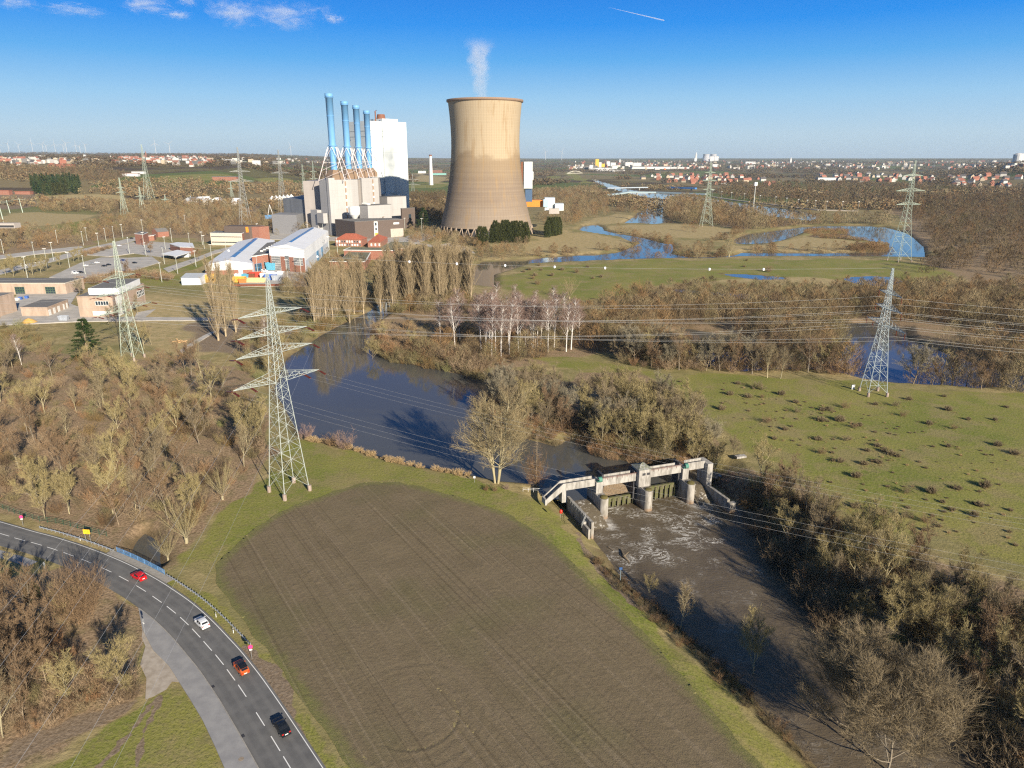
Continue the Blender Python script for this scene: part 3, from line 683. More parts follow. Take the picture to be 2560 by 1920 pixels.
class TB:
    """one tree: trunk shapes in wood, twigs as thin blades"""
    def __init__(s, seed): s.r = random.Random(seed); s.wood = MB(); s.tv = []
    def blade(s, p, d, L, w):
        r = s.r
        a = Vector((r.uniform(-1, 1), r.uniform(-1, 1), r.uniform(-1, 1))).cross(d)
        if a.length < 1e-4: a = Vector((1, 0, 0))
        a.normalize(); a *= w / 2
        s.tv += [tuple(p - a), tuple(p + a), tuple(p + d * L)]
    def path(s, p, d, L, n, up, wob):
        pts = [p.copy()]; d = d.copy()
        for i in range(n):
            d = d + Vector((s.r.uniform(-wob, wob), s.r.uniform(-wob, wob), s.r.uniform(-wob, wob) + up)); d.normalize()
            p = p + d * (L / n); pts.append(p.copy())
        return pts
    def limb(s, pts, r0, r1, k):
        n = len(pts) - 1
        s.wood.tube(pts, [r0 + (r1 - r0) * i / n for i in range(n + 1)], k, False)
    def at(s, pts, t):
        x = t * (len(pts) - 1); i = min(int(x), len(pts) - 2)
        return pts[i].lerp(pts[i + 1], x - i), (pts[i + 1] - pts[i]).normalized()
    def side(s, d, ang):
        r = s.r; a = Vector((r.gauss(0, 1), r.gauss(0, 1), r.gauss(0, 1))).cross(d)
        if a.length < 1e-4: a = Vector((1, 0, 0))
        a.normalize(); return (d * math.cos(ang) + a * math.sin(ang)).normalized()
    def spray(s, pts, n, L, w, ang=(.35, .9), up=.15, t0=.15, sub=0):
        for _ in range(n):
            t = s.r.uniform(t0, 1); p, d = s.at(pts, t)
            e = s.side(d, s.r.uniform(*ang)); e.z += up; e.normalize()
            l = L * s.r.uniform(.6, 1.2) * (1.1 - .4 * t)
            s.blade(p, e, l, w)
            for _ in range(sub):
                f = s.side(e, s.r.uniform(.3, .8)); f.z += up; f.normalize()
                s.blade(p + e * l * s.r.uniform(.25, .8), f, l * s.r.uniform(.35, .7), w * .8)
    def done(s, name, bark, twig):
        v = np.array(s.tv, np.float32).reshape(-1, 3); f = np.arange(len(v)).reshape(-1, 3)
        return s.wood.mesh('trunk_' + name, bark, True), np_mesh('crown_' + name, v, f, twig)
def broad(name, seed, H, bark, twig, spread=.8, nl=6, dens=1.0, tw=.037, fork=.28, up=.16, thick=1.0):
    b = TB(seed); r = b.r
    tr = b.path(Vector((0, 0, -.3)), Vector((r.uniform(-.06, .06), r.uniform(-.06, .06), 1)), H * .62, 7, .05, .07)
    b.limb(tr, H * .0125 * thick, H * .003 * thick, 6)
    ml = []
    for i in range(nl):
        t = fork + (.97 - fork) * i / max(1, nl - 1) * r.uniform(.85, 1.0) ; t = min(t / .9, .98)
        p, d = b.at(tr, t); az = i * 2.4 + r.uniform(-.4, .4); el = r.uniform(.35, .8) + .35 * t
        dr = Vector((math.cos(az) * math.cos(el) * spread, math.sin(az) * math.cos(el) * spread, math.sin(el))).normalized()
        L = H * r.uniform(.42, .56) * (1.05 - .35 * t)
        m = b.path(p, dr, L, 6, up, .14); b.limb(m, H * .0064 * thick * (1.15 - .5 * t), H * .0013 * thick, 5); ml.append((m, L))
    ml.append((tr[3:], H * .35))
    for m, L in ml:
        for j in range(int(7 * dens) + 1):
            p, d = b.at(m, r.uniform(.22, 1)); e = b.side(d, r.uniform(.45, .95)); e.z += .25; e.normalize()
            l2 = L * r.uniform(.28, .5); s2 = b.path(p, e, l2, 4, .10, .16); b.limb(s2, H * .0024 * thick, H * .0008 * thick, 3)
            b.spray(s2, int(9 * dens), l2 * .62, tw * 1.35, sub=int(4 * dens + .5))
        b.spray(m, int(12 * dens), L * .22, tw, sub=2, t0=.4)
    return b.done(name, bark, twig)
def upright(name, seed, H, bark, twig, nlead=4, tw=.04, dens=1.0, lean=.2):
    b = TB(seed); r = b.r
    for i in range(nlead):
        az = i * 2 * math.pi / nlead + r.uniform(-.3, .3)
        o = Vector((math.cos(az) * .5, math.sin(az) * .5, -.3))
        d = Vector((math.cos(az) * lean * r.uniform(.3, 1), math.sin(az) * lean * r.uniform(.3, 1), 1)).normalized()
        h = H * r.uniform(.78, .97); m = b.path(o, d, h, 9, .03, .06); b.limb(m, H * .011, H * .002, 6)
        for j in range(int(17 * dens)):
            t = r.uniform(.2, .97); p, dd = b.at(m, t); a2 = az + r.uniform(-1.7, 1.7); el = r.uniform(.35, .9)
            e = Vector((math.cos(a2) * math.cos(el), math.sin(a2) * math.cos(el), math.sin(el)))
            l2 = H * (.34 * (1 - abs(t - .45) * .9)) * r.uniform(.6, 1.1); s2 = b.path(p, e, l2, 5, .09, .12); b.limb(s2, H * .0042 * (1.2 - t * .7), H * .0010, 4)
            for q in range(int(5 * dens)):
                p3, d3 = b.at(s2, r.uniform(.25, 1)); e3 = b.side(d3, r.uniform(.3, .8)); e3.z += .2; e3.normalize()
                s3 = b.path(p3, e3, l2 * .45, 3, .08, .14); b.limb(s3, H * .0014, H * .0006, 3)
                b.spray(s3, 9, l2 * .28, tw, sub=3)
            b.spray(s2, 8, l2 * .3, tw, sub=2, t0=.3)
    return b.done(name, bark, twig)
def poplar(name, seed, H, wd=.13, n=46, tw=.042):
    b = TB(seed); r = b.r
    tr = b.path(Vector((0, 0, -.3)), Vector((0, 0, 1)), H * .95, 8, .02, .03); b.limb(tr, H * .017, H * .003, 6)
    for i in range(n):
        t = r.uniform(.02, .9); p, d = b.at(tr, t); az = r.uniform(0, 6.28); o = r.uniform(.22, .66)
        e = Vector((math.cos(az) * o, math.sin(az) * o, 1)).normalized()
        L = H * r.uniform(.25, .5) * (1.08 - t * .8); m = b.path(p, e, L, 5, .07, .05); b.limb(m, H * .0028, H * .0007, 4)
        b.spray(m, 30, H * .095, tw, ang=(.15, .55), up=.4, sub=3, t0=.02)
    return b.done(name, BARK['poplar'], TWIG['poplar'])
def birch(name, seed, H, tw=.042):
    b = TB(seed); r = b.r
    tr = b.path(Vector((0, 0, -.3)), Vector((r.uniform(-.08, .08), r.uniform(-.08, .08), 1)), H * .95, 9, .03, .05); b.limb(tr, H * .0115, H * .0018, 6)
    for i in range(36):
        t = r.uniform(.32, .95); p, d = b.at(tr, t); az = i * 2.4; o = r.uniform(.45, .8)
        e = Vector((math.cos(az) * o, math.sin(az) * o, .9)).normalized()
        L = H * .36 * (1.08 - t * .85); m = b.path(p, e, L, 5, -.01, .09); b.limb(m, H * .0028, H * .0008, 4)
        for q in range(7):
            p3, d3 = b.at(m, r.uniform(.2, 1)); e3 = b.side(d3, r.uniform(.4, .9)); s3 = b.path(p3, e3, L * .42, 3, -.04, .12)
            b.spray(s3, 10, L * .26, tw, up=-.1, sub=3)
    return b.done(name, BARK['birch'], TWIG['purple'])
def pollard(name, seed, H, bark, twig, n=30, tw=.032, stump=.12):
    b = TB(seed); r = b.r
    hs_ = H * stump; b.limb([Vector((0, 0, -.3)), Vector((.05, 0, hs_ * .6)), Vector((0, .05, hs_))], H * .032, H * .036, 7)
    for i in range(n):
        az = i * 2.4; o = r.uniform(.15, .95)
        e = Vector((math.cos(az) * o, math.sin(az) * o, 1)).normalized(); L = (H - hs_) * r.uniform(.7, 1.05)
        m = b.path(Vector((0, 0, hs_ * .95)), e, L, 5, .05, .06); b.limb(m, H * .0042, H * .0008, 4)
        b.spray(m, 26, L * .24, tw, ang=(.2, .65), up=.2, sub=2, t0=.2)
    return b.done(name, bark, twig)
def shrub(name, seed, H, twig, n=26, W=.75, tw=.036, leaf=None, dens=1.0):
    b = TB(seed); r = b.r
    for i in range(n):
        az = r.uniform(0, 6.28); o = r.uniform(.1, 1.15) * W; rad = r.uniform(0, .22) * H
        p = Vector((math.cos(az) * rad, math.sin(az) * rad, -.15)); e = Vector((math.cos(az) * o, math.sin(az) * o, 1)).normalized()
        L = H * r.uniform(.6, 1.05) / (1 + o * .15); m = b.path(p, e, L, 4, .0, .16)
        for q in range(3): b.blade(m[q], (m[q + 1] - m[q]).normalized(), L / 3.2, tw * 1.6)
        b.spray(m, int(16 * dens), L * .38, tw, sub=3, t0=.1)
        if leaf:
            for q in range(leaf):
                p2, d2 = b.at(m, r.uniform(.3, 1)); b.blade(p2 + Vector((r.uniform(-.3, .3), r.uniform(-.3, .3), r.uniform(-.3, .3))), b.side(d2, 1.2), tw * 4, tw * 3.5)
    v = np.array(b.tv, np.float32).reshape(-1, 3)
    return np_mesh('bush_' + name, v, np.arange(len(v)).reshape(-1, 3), twig)
def conifer(name, seed, H, wd=.24, mat='needle', pine=False):
    b = TB(seed); r = b.r
    tr = b.path(Vector((0, 0, -.3)), Vector((0, 0, 1)), H, 6, .02, .02); b.limb(tr, H * .016, H * .002, 6)
    for i in range(150):
        t = r.uniform(.03 if not pine else .3, .98); p, d = b.at(tr, t); az = r.uniform(0, 6.28)
        L = H * wd * ((1 - t) ** .75 + .06) * r.uniform(.75, 1.2)
        e = Vector((math.cos(az), math.sin(az), -.12 + .3 * t)).normalized(); m = b.path(p, e, L, 4, .02, .08)
        b.limb(m, H * .0026, H * .0008, 3)
        for q in range(34):
            p2, d2 = b.at(m, r.uniform(.15, 1)); f = b.side(d2, r.uniform(.5, 1.1)); f.z -= .1; f.normalize()
            b.blade(p2, f, H * .045 * r.uniform(.6, 1.2), H * .016)
    return b.done(name, BARK['brown'], TWIG[mat])
def column(name, seed, H, W, mat='yew'):
    b = TB(seed); r = b.r
    for i in range(1500):
        t = r.uniform(0, 1) ; az = r.uniform(0, 6.28); rad = W * (.35 + .65 * min(1, (1 - t) * 3)) * math.sqrt(r.uniform(.3, 1))
        p = Vector((math.cos(az) * rad, math.sin(az) * rad, t * H)); e = Vector((math.cos(az) * .5, math.sin(az) * .5, 1)).normalized()
        b.blade(p, b.side(e, .4), H * .10, H * .03)
    v = np.array(b.tv, np.float32).reshape(-1, 3)
    return np_mesh('evergreen_' + name, v, np.arange(len(v)).reshape(-1, 3), TWIG[mat])
P_BROAD = [broad('lichen_a', 1, 13, BARK['olive'], TWIG['olive'], .95, 7, 1.35), broad('lichen_b', 2, 14, BARK['olive'], TWIG['olive'], .8, 6, 1.35),
           broad('grey_a', 3, 14, BARK['grey'], TWIG['grey'], .8, 7, 1.35), broad('brown_a', 4, 12, BARK['brown'], TWIG['brown'], .9, 7, 1.35),
           broad('tall_a', 5, 16, BARK['olive'], TWIG['grey'], .5, 7, 1.2, fork=.4), broad('tall_b', 6, 17, BARK['grey'], TWIG['brown'], .55, 7, 1.2, fork=.4),
           broad('wide_a', 7, 13, BARK['grey'], TWIG['olive'], 1.2, 9, 1.55), broad('wide_b', 8, 12, BARK['brown'], TWIG['silver'], 1.1, 9, 1.5)]
BROAD_H = [13, 14, 14, 12, 16, 17, 13, 12]
GIANT = [broad('giant_a', 15, 22, BARK['grey'], TWIG['grey'], 1.25, 16, 2.2, tw=.026, fork=.18, thick=.62), broad('giant_b', 16, 20, BARK['grey'], TWIG['grey'], 1.1, 14, 2.2, tw=.026, fork=.2, thick=.62)]
P_BIRCH = [birch('a', 11, 24), birch('b', 12, 22)]
P_POP = [poplar('a', 21, 34, n=80), poplar('b', 22, 32, n=76), poplar('c', 23, 36, n=90)]
P_WIL = [pollard('a', 31, 12, BARK['olive'], TWIG['olive'], 26), pollard('b', 32, 13, BARK['olive'], TWIG['gold'], 32), pollard('c', 33, 14, BARK['grey'], TWIG['orange'], 36, stump=.25)]
P_SHR = [shrub('brown', 41, 4, TWIG['brown']), shrub('olive', 42, 4.5, TWIG['olive']), shrub('grey', 43, 4, TWIG['grey']), shrub('dead', 44, 3.2, TWIG['dead'], leaf=26), shrub('purple', 45, 4, TWIG['purple'])]
P_BIG = shrub('great_brown', 46, 13, TWIG['brown'], 90, .62, .05, dens=1.4)
P_CON = [conifer('a', 51, 18), conifer('b', 52, 20, .3)]
P_YEW = [column('a', 61, 12, 2.6), column('b', 62, 11, 2.3)]
P_REED = [shrub('reed', 71, 1.8, TWIG['reed'], 60, .7, .03, dens=.8)]
P_TUS = [shrub('tussock', 72, 1.2, TWIG['grey'], 70, .9, .03, dens=.9), shrub('bramble', 73, 1.0, TWIG['grey'], 70, 1.2, .03, dens=.9)]

used_proto = {}
def tree(name, proto, p, H, label, cat='tree', group=None, rz=None, sxy=1.0, z=None, h0=None):
    """an Empty at the foot with trunk and crown"""
    tr, cr = proto
    if h0 is None: h0 = max(v[2] for v in cr.bounds_box) if hasattr(cr, 'bounds_box') else None
    e = empty(name, (p[0], p[1], tz(p[0], p[1]) if z is None else z), rng.uniform(0, 6.28) if rz is None else rz)
    s = H / h0; e.scale = (s * sxy, s * sxy, s)
    link('trunk', tr, e); link('crown', cr, e)
    tag(e, label, cat, group); return e
def top(me):
    a = np.empty(len(me.vertices) * 3, np.float32); me.vertices.foreach_get('co', a); return float(np.quantile(a[2::3], .999))
HT = {}
def tree_h(proto):
    if proto[1].name not in HT: HT[proto[1].name] = top(proto[1])
    return HT[proto[1].name]
def T(name, proto, p, H, label, group=None, cat='tree', sxy=1.0, rz=None, z=None):
    return tree(name, proto, p, H, label, cat, group, rz, sxy, z, tree_h(proto))
def bush(name, me, p, H, label, group=None, cat='bush', sxy=1.0, z=None):
    if me.name not in HT: HT[me.name] = top(me)
    o = link(name, me, None, (p[0], p[1], tz(p[0], p[1]) if z is None else z))
    s = H / HT[me.name]; o.scale = (s * sxy, s * sxy, s); o.rotation_euler = (0, 0, rng.uniform(0, 6.28))
    tag(o, label, cat, group); return o
def scatter(P, n, dmin, seed, avoid=None, clear=2.0, tries=40):
    """n points inside polygon P, at least dmin apart, outside water"""
    r = random.Random(seed); lo, hi = P.min(0), P.max(0); m = n * tries
    xs = np.array([r.uniform(lo[0], hi[0]) for _ in range(m)]); ys = np.array([r.uniform(lo[1], hi[1]) for _ in range(m)])
    ok = sd_poly(xs, ys, P) < 0
    for W_, *_ in WATERS: ok &= sd_box(xs, ys, W_, clear + 1) > clear
    if avoid is not None:
        for A in avoid: ok &= sd_box(xs, ys, A, 1) > 0
    out = []; cell_ = {}
    for x, y in zip(xs[ok], ys[ok]):
        k = (int(x // dmin), int(y // dmin)); bad = False
        for i in (-1, 0, 1):
            for j in (-1, 0, 1):
                for q in cell_.get((k[0] + i, k[1] + j), ()):
                    if (q[0] - x) ** 2 + (q[1] - y) ** 2 < dmin * dmin: bad = True
        if bad: continue
        cell_.setdefault(k, []).append((x, y)); out.append((x, y))
        if len(out) >= n: break
    return out

# ------------------------------------------------------------------ far woods: low detail trees joined into one mass
tintm = {}
def stuff_mat(name, a, b, extra=True):
    t = NT(name); f = t.attr('tint'); r = t.n('ShaderNodeValToRGB'); t.t.links.new(f, r.inputs[0])
    cols = [mul(a, .62), a, (b[0] * 1.12, b[1] * .88, b[2] * .72), b, mul(b, 1.22), (a[0] * .95, a[1] * 1.12, a[2] * .9)]
    while len(r.color_ramp.elements) < len(cols): r.color_ramp.elements.new(.5)
    for k, (e_, c_) in enumerate(zip(r.color_ramp.elements, cols)): e_.position = k / (len(cols) - 1); e_.color = (*c_, 1)
    t.bsdf(r.outputs[0], .95, spec=.05); return t.mat
def lo_tree(seed, n, w, shape='round'):
    r = random.Random(seed); v = []
    for i in range(n):
        az = r.uniform(0, 6.28); t = r.uniform(.08, 1)
        if shape == 'round': R = .36 * math.sin(min(1, t * 1.02) ** .75 * math.pi) ** .6 + .03
        elif shape == 'col': R = .10 * (1 - abs(t - .4))
        else: R = .24 * (1.02 - t)
        R *= math.sqrt(r.uniform(.15, 1)); p = Vector((math.cos(az) * R, math.sin(az) * R, t * .93))
        d = Vector((math.cos(az) * .55, math.sin(az) * .55, .7 if shape != 'cone' else -.1)) + Vector((r.uniform(-.5, .5), r.uniform(-.5, .5), r.uniform(-.3, .3))); d.normalize()
        a = Vector((r.uniform(-1, 1), r.uniform(-1, 1), r.uniform(-1, 1))).cross(d).normalized() * w / 2
        L = r.uniform(.10, .22); p = p - d * L * .5
        v += [tuple(p - a), tuple(p + a), tuple(p + d * L)]
    tk = .012
    v += [(-tk, 0, -.05), (tk, 0, -.05), (0, 0, .6), (0, -tk, -.05), (0, tk, -.05), (0, 0, .6)]
    return np.array(v, np.float32)
LO = {'n': [lo_tree(100 + i, 520, .0085) for i in range(4)], 'm': [lo_tree(110 + i, 230, .017) for i in range(4)], 'f': [lo_tree(120 + i, 46, .07) for i in range(4)], 'x': [lo_tree(130 + i, 20, .16) for i in range(4)], 'c': [lo_tree(140 + i, 150, .06, 'cone') for i in range(3)]}
def mass(name, pts, hts, lod, mat, seed, kind='stuff', label=None, cat=None, sxy=(.8, 1.25)):
    r = np.random.default_rng(seed); vs = []; ts = []
    zz = tzs(pts)
    for (x, y), z0, h in zip(pts, zz, hts):
        b = LO[lod][r.integers(len(LO[lod]))]; a = r.uniform(0, 6.28); c_, s_ = math.cos(a), math.sin(a); k = h * r.uniform(*sxy)
        vs.append(np.stack([(b[:, 0] * c_ - b[:, 1] * s_) * k + x, (b[:, 0] * s_ + b[:, 1] * c_) * k + y, b[:, 2] * h + z0 - .2], 1)); ts.append(np.full(len(b), r.uniform(0, 1)))
    v = np.concatenate(vs); me = np_mesh(name, v, np.arange(len(v)).reshape(-1, 3), mat)
    at = me.attributes.new('tint', 'FLOAT', 'POINT'); at.data.foreach_set('value', np.concatenate(ts).astype(np.float32))
    o = link(name, me); tag(o, label, cat, None, kind); return o
def thicket(name, pts, hts, protos, mat, seed, label, cat='undergrowth', sxy=(.9, 1.3), keep=1.0):
    """bushes nobody could count, joined into one mass"""
    r = np.random.default_rng(seed); arr = []
    for m in protos:
        v = np.empty(len(m.vertices) * 3, np.float32); m.vertices.foreach_get('co', v); v = v.reshape(-1, 3, 3)
        arr.append((v, np.quantile(v[:, :, 2], .999)))
    vs, ts = [], []; zz = tzs(pts)
    for (x, y), z0, h in zip(pts, zz, hts):
        v, h0 = arr[r.integers(len(arr))]; b = v if keep >= 1 else v[r.random(len(v)) < keep]
        b = b.reshape(-1, 3) * (h / h0); a = r.uniform(0, 6.28); c_, s_ = math.cos(a), math.sin(a); k = r.uniform(*sxy)
        vs.append(np.stack([(b[:, 0] * c_ - b[:, 1] * s_) * k + x, (b[:, 0] * s_ + b[:, 1] * c_) * k + y, b[:, 2] + z0], 1)); ts.append(np.full(len(b), r.uniform(0, 1)))
    v = np.concatenate(vs); me = np_mesh(name, v, np.arange(len(v)).reshape(-1, 3), mat)
    at = me.attributes.new('tint', 'FLOAT', 'POINT'); at.data.foreach_set('value', np.concatenate(ts).astype(np.float32))
    o = link(name, me); tag(o, label, cat, None, 'stuff'); return o
UND = [stuff_mat('undergrowth_brown', (0.192, 0.137, 0.087), (0.266, 0.196, 0.126)), stuff_mat('undergrowth_olive', (0.229, 0.196, 0.104), (0.185, 0.152, 0.081)), stuff_mat('undergrowth_dark', (0.118, 0.089, 0.059), (0.163, 0.126, 0.081))]
WOODM = stuff_mat('far_wood_twigs', (0.166, 0.123, 0.076), (0.218, 0.172, 0.1))
WOODD = stuff_mat('dark_wood_twigs', (0.101, 0.074, 0.047), (0.134, 0.104, 0.062))
PINEM = stuff_mat('far_pine_needles', (.025, .042, .016), (.05, .065, .025))
E_t = lambda x, y: (x / 5.267, 660 + y / 5.267)
C_t = lambda x, y: (x / 4.608, 360 + y / 4.608)
G_t = lambda x, y: (1400 + x / 3.16, 370 + y / 3.16)
TOWNS = [([(-200,175),(300,165),(880,235),(880,280),(540,270),(0,245),(-200,240)], C_t), ([(1260,165),(1700,160),(2300,150),(2500,215),(2300,275),(1700,250),(1400,210)], C_t),
         ([(720,215),(1300,215),(1700,265),(1700,300),(1200,290),(900,280),(640,250)], G_t), ([(300,130),(700,120),(1050,135),(1050,175),(600,195),(300,180)], G_t), ([R4(550,310),R4(1100,300),R4(1560,320),R4(1500,375),R4(700,375)], lambda x, y: (x, y)), ([R4(1600,330),R4(2300,310),R4(2500,420),R4(2000,430),R4(1640,400)], lambda x, y: (x, y))]
rs = random.Random(99)
def W(a, b): return rs.uniform(a, b)
def pick(l): return l[rs.randrange(len(l))]
# ---- left wood beside the tall pylon
wl = poly([(-160,800),(40,790),(200,800),(330,800),(420,800),(500,830),(545,880),(570,930),(570,990),(530,1045),(470,1105),(410,1160),(360,1200),(310,1195),(250,1150),(165,1130),(70,1100),(-160,1075)])
GLW = 'bare trees of the wood left of the tall pylon'
for i, (x, y) in enumerate(scatter(wl, 88, 5.0, 5)):
    k = pick([0, 1, 1, 2, 3, 5, 5, 4, 4, 6])
    kindl = {0: 'spreading bare tree with yellow lichen on its limbs', 1: 'bare tree with pale olive twigs', 2: 'grey bare tree', 3: 'low brown bare tree', 4: 'tall slender bare tree with olive trunk', 5: 'tall grey-brown bare tree', 6: 'wide crooked bare tree with olive twigs'}[k]
    T('bare_tree', P_BROAD[k], (x, y), W(11, 17.5), kindl + ' in the left wood by the pylon', GLW)
for i, (n_, m_, lb_) in enumerate([(180, 0, 'brown'), (130, 1, 'olive'), (50, 2, 'dark')]):
    pts = scatter(wl, n_, 2.2, 6 + i * 31); thicket('undergrowth', pts, [W(2.4, 6.0) for _ in pts], P_SHR[:3], UND[m_], 200 + i, lb_ + ' twiggy undergrowth filling the wood left of the tallest pylon')
for px, H, k in [((870,835),12,0),((965,640),11,1),((1060,700),12,0)]:
    pass
for px, H, pr, lb in [(R5(1290,1540), 14, P_WIL[0], 'pollard willow with fanned shoots on the bank above the blue-railed bridge'), (R5(1540,1240), 12, P_WIL[0], 'pollard willow just left of the tall pylon feet'),
        (R5(1160,1640), 8, P_WIL[0], 'small fan-shaped willow beside the creek at the bridge'), (R5(480,1340), 13, P_BROAD[1], 'yellow-limbed tree leaning by the green mesh fence'),
        (R5(310,1370), 11, P_BROAD[0], 'spreading lichen-covered tree right behind the fence near the no-stopping sign'), (R5(940,1340), 14, P_BROAD[4], 'tall thin grey-trunked tree near the end of the mesh fence'), (R5(1075,1210), 14, P_BROAD[4], 'straight pale-trunked tree uphill of the fence end'),
        (R5(860,1310), 11, P_BROAD[5], 'slim twin of the thin tree by the fence end')]:
    q = N(*px); T('bare_tree' if 'pollard' not in lb else 'pollard_willow', pr, q, H, lb)
# ---- trees inside the road bend
for px, H, pr, lb, sx_ in [(R6(50,520), 12, P_BROAD[0], 'pale lichen-covered tree at the left picture edge by the lay-by', 1.0), (R6(480,1240), 11, P_BROAD[0], 'open yellow-limbed tree in front of the brambles inside the road bend', 1.0),
        (R6(860,1150), 12.5, P_BROAD[6], 'wide yellow-green tree next to the dusty track', 1.05), (R6(20,1450), 15, P_BROAD[4], 'tall bare tree at the bottom left corner', 1.0), (R6(120,1250), 13, P_BROAD[5], 'brown bare tree above the bottom left corner', 1.0),
        (R6(-60,1150), 14, P_BROAD[3], 'brown tree half outside the left picture edge', 1.), (R6(230,1050), 11, P_BROAD[3], 'thin brown tree behind the yellow-limbed pair', 1.)]:
    T('bare_tree', pr, N(*px), H, lb, sxy=sx_)
bush('bush', P_BIG, N(*R6(540,650)), 13.0, 'big rounded brown bush shading the road bend', sxy=1.0)
bush('bush', P_SHR[1], N(*R6(430,640)), 8.5, 'olive twig dome merging with the big brown bush at the road bend', sxy=1.0)
bush('bush', P_YEW[1], N(*R6(230,500)), 4.5, 'dark evergreen bush between the bare trees at the lay-by', sxy=1.6)
wbl = poly([(-200,700),(330,700),(420,800),(700,1050),(960,1080),(960,1180),(700,1240),(480,1330),(250,1420),(0,1500),(-300,1500)], R6)
pts = scatter(wbl, 130, 1.9, 8); thicket('undergrowth', pts, [W(1.6, 3.8) for _ in pts], P_SHR[:3], UND[0], 210, 'brown brambles and bushes inside the road bend')
wbl2 = poly([(-250,600),(250,600),(330,800),(330,1150),(250,1400),(-100,1600),(-350,1500)], R6)
for x, y in scatter(wbl2, 16, 3.6, 18): T('bare_tree', P_BROAD[pick([3, 5, 4, 2])], (x, y), W(8, 13), 'thin brown bare tree crowded at the bottom left inside the road bend', 'thin trees inside the road bend')
# ---- river bank, right side below the weir
wr = poly([(1605,1080),(1640,1120),(1700,1180),(1770,1262),(1850,1345),(1960,1435),(2080,1520),(2250,1640),(2420,1760),(2420,1430),(2212,1330),(2090,1255),(1960,1215),(1860,1165),(1760,1100),(1690,1050),(1640,1030)])
for i, (x, y) in enumerate(scatter(wr, 50, 5.2, 15, clear=2.5)):
    k = pick([6, 6, 0, 2, 4, 3]); T('bare_tree', P_BROAD[k], (x, y), W(9, 15.5), {6: 'wide olive', 0: 'lichen-yellow', 2: 'grey', 4: 'tall olive-trunked', 3: 'brown'}[k] + ' bare tree on the shaded right bank below the weir', 'bare trees on the right bank below the weir')
for i, (n_, m_, lb_) in enumerate([(110, 1, 'olive'), (110, 2, 'dark'), (50, 0, 'brown')]):
    pts = scatter(wr, n_, 2.4, 16 + i * 29, clear=.8); thicket('undergrowth', pts, [W(2.8, 6.5) for _ in pts], P_SHR[:3], UND[m_], 220 + i, lb_ + ' bushes crowding the right bank below the weir')
for px, H, k, lb in [(Q5(745,1240), 13, 4, 'tall multi-stemmed bare tree on the right bank beside the weir'), (Q5(700,1250), 11, 0, 'olive bare tree leaning over the bank beside the weir'), (Q5(430,935), 8, 2, 'small grey tree by the pale slab on the meadow edge'), (Q5(1000,1640), 13, 0, 'yellow-barked spreading tree halfway along the right bank')]:
    T('bare_tree', P_BROAD[k], N(*px), H, lb)
# ---- river bank, field side below the weir
for px, H, k, lb in [(R8(1280,1600), 25, 'g0', 'large round silvery tree at the bottom right corner'), (R8(1000,1330), 22, 'g1', 'second round bare tree left of the large one at the bottom right'), (R8(350,930), 15.5, 1, 'lone olive tree leaning over the river on the field side'),
        (F6(1700,660), 12.5, 4, 'slim young olive tree on the field-side bank'), (F6(1555,475), 6.5, 1, 'smallest young tree on the field-side bank below the weir')]:
    T('bare_tree', GIANT[int(k[1])] if isinstance(k, str) else P_BROAD[k], N(*px, -2.5), H, lb, sxy=1.3 if isinstance(k, str) else 1.0)
fb_ = poly([(1310,370),(1430,500),(1570,640),(1760,800),(1910,930),(2050,1050),(2222,1180),(2460,1400),(2420,1300),(2200,1050),(2000,850),(1800,680),(1600,540),(1440,420),(1300,320),(1260,340)], F6, -1.5)
pts = scatter(fb_, 150, 1.5, 19, clear=.2); thicket('undergrowth', pts, [W(1.0, 2.6) for _ in pts], P_SHR[:3], UND[2], 230, 'low dark brambles along the field-side bank below the weir')
# ---- tree by the weir and its neighbours
UPR = upright('river_tree', 81, 29, BARK['olive'], TWIG['gold'], 4, dens=1.6, lean=.15)
T('bare_tree', UPR, N(*Q4(375,1650)), 29, 'tall golden multi-stemmed tree standing alone on the field side just upstream of the weir', rz=.6, sxy=1.1)
T('larch_tree', P_CON[0][:1] + (shrub('rusty', 91, 12, TWIG['dead'], 30, .18, .05),), N(*Q4(740,1655)), 13, 'slim rust-brown tree right of the tall golden tree', sxy=.9)
for px, H, k, lb in [((1070,1062), 2.2, 0, 'brown bush at the foot of the tall golden tree'), ((1095,1058), 1.8, 4, 'purple-grey bush right of the golden tree foot'), ((1050,1060), 1.6, 3, 'tan bush left of the golden tree foot')]:
    bush('bush', P_SHR[k], D(*px), H, lb)
for px, H, k, lb in [(Q3(455,1250), 6, 4, 'purple-brown bush at the water edge behind the tall pylon'), (Q3(830,1330), 7, 4, 'taller purple-brown bush on the near river bank right of the pylon'), (Q3(700,1310), 5, 0, 'brown bush left of the taller bush on the near river bank')]:
    bush('bush', P_SHR[k], N(*px), H, lb)
bank = [(660,955),(700,962),(740,972),(765,980),(800,990),(830,998),(860,1006),(890,1012),(920,1018),(950,1024),(980,1030),(1010,1036)]
for i in range(90):
    t = rs.uniform(0, len(bank) - 1.01); j = int(t); u_ = t - j
    q = D(bank[j][0] * (1 - u_) + bank[j + 1][0] * u_, bank[j][1] * (1 - u_) + bank[j + 1][1] * u_ - 4, -.8)
    bush('reed_clump', P_REED[0], (q.x + W(-1, 1), q.y + W(-1.6, .6)), W(.6, 2.0), 'straw-coloured reed clump along the near bank of the river', 'reed clumps along the near river bank', 'reeds', sxy=1.4)
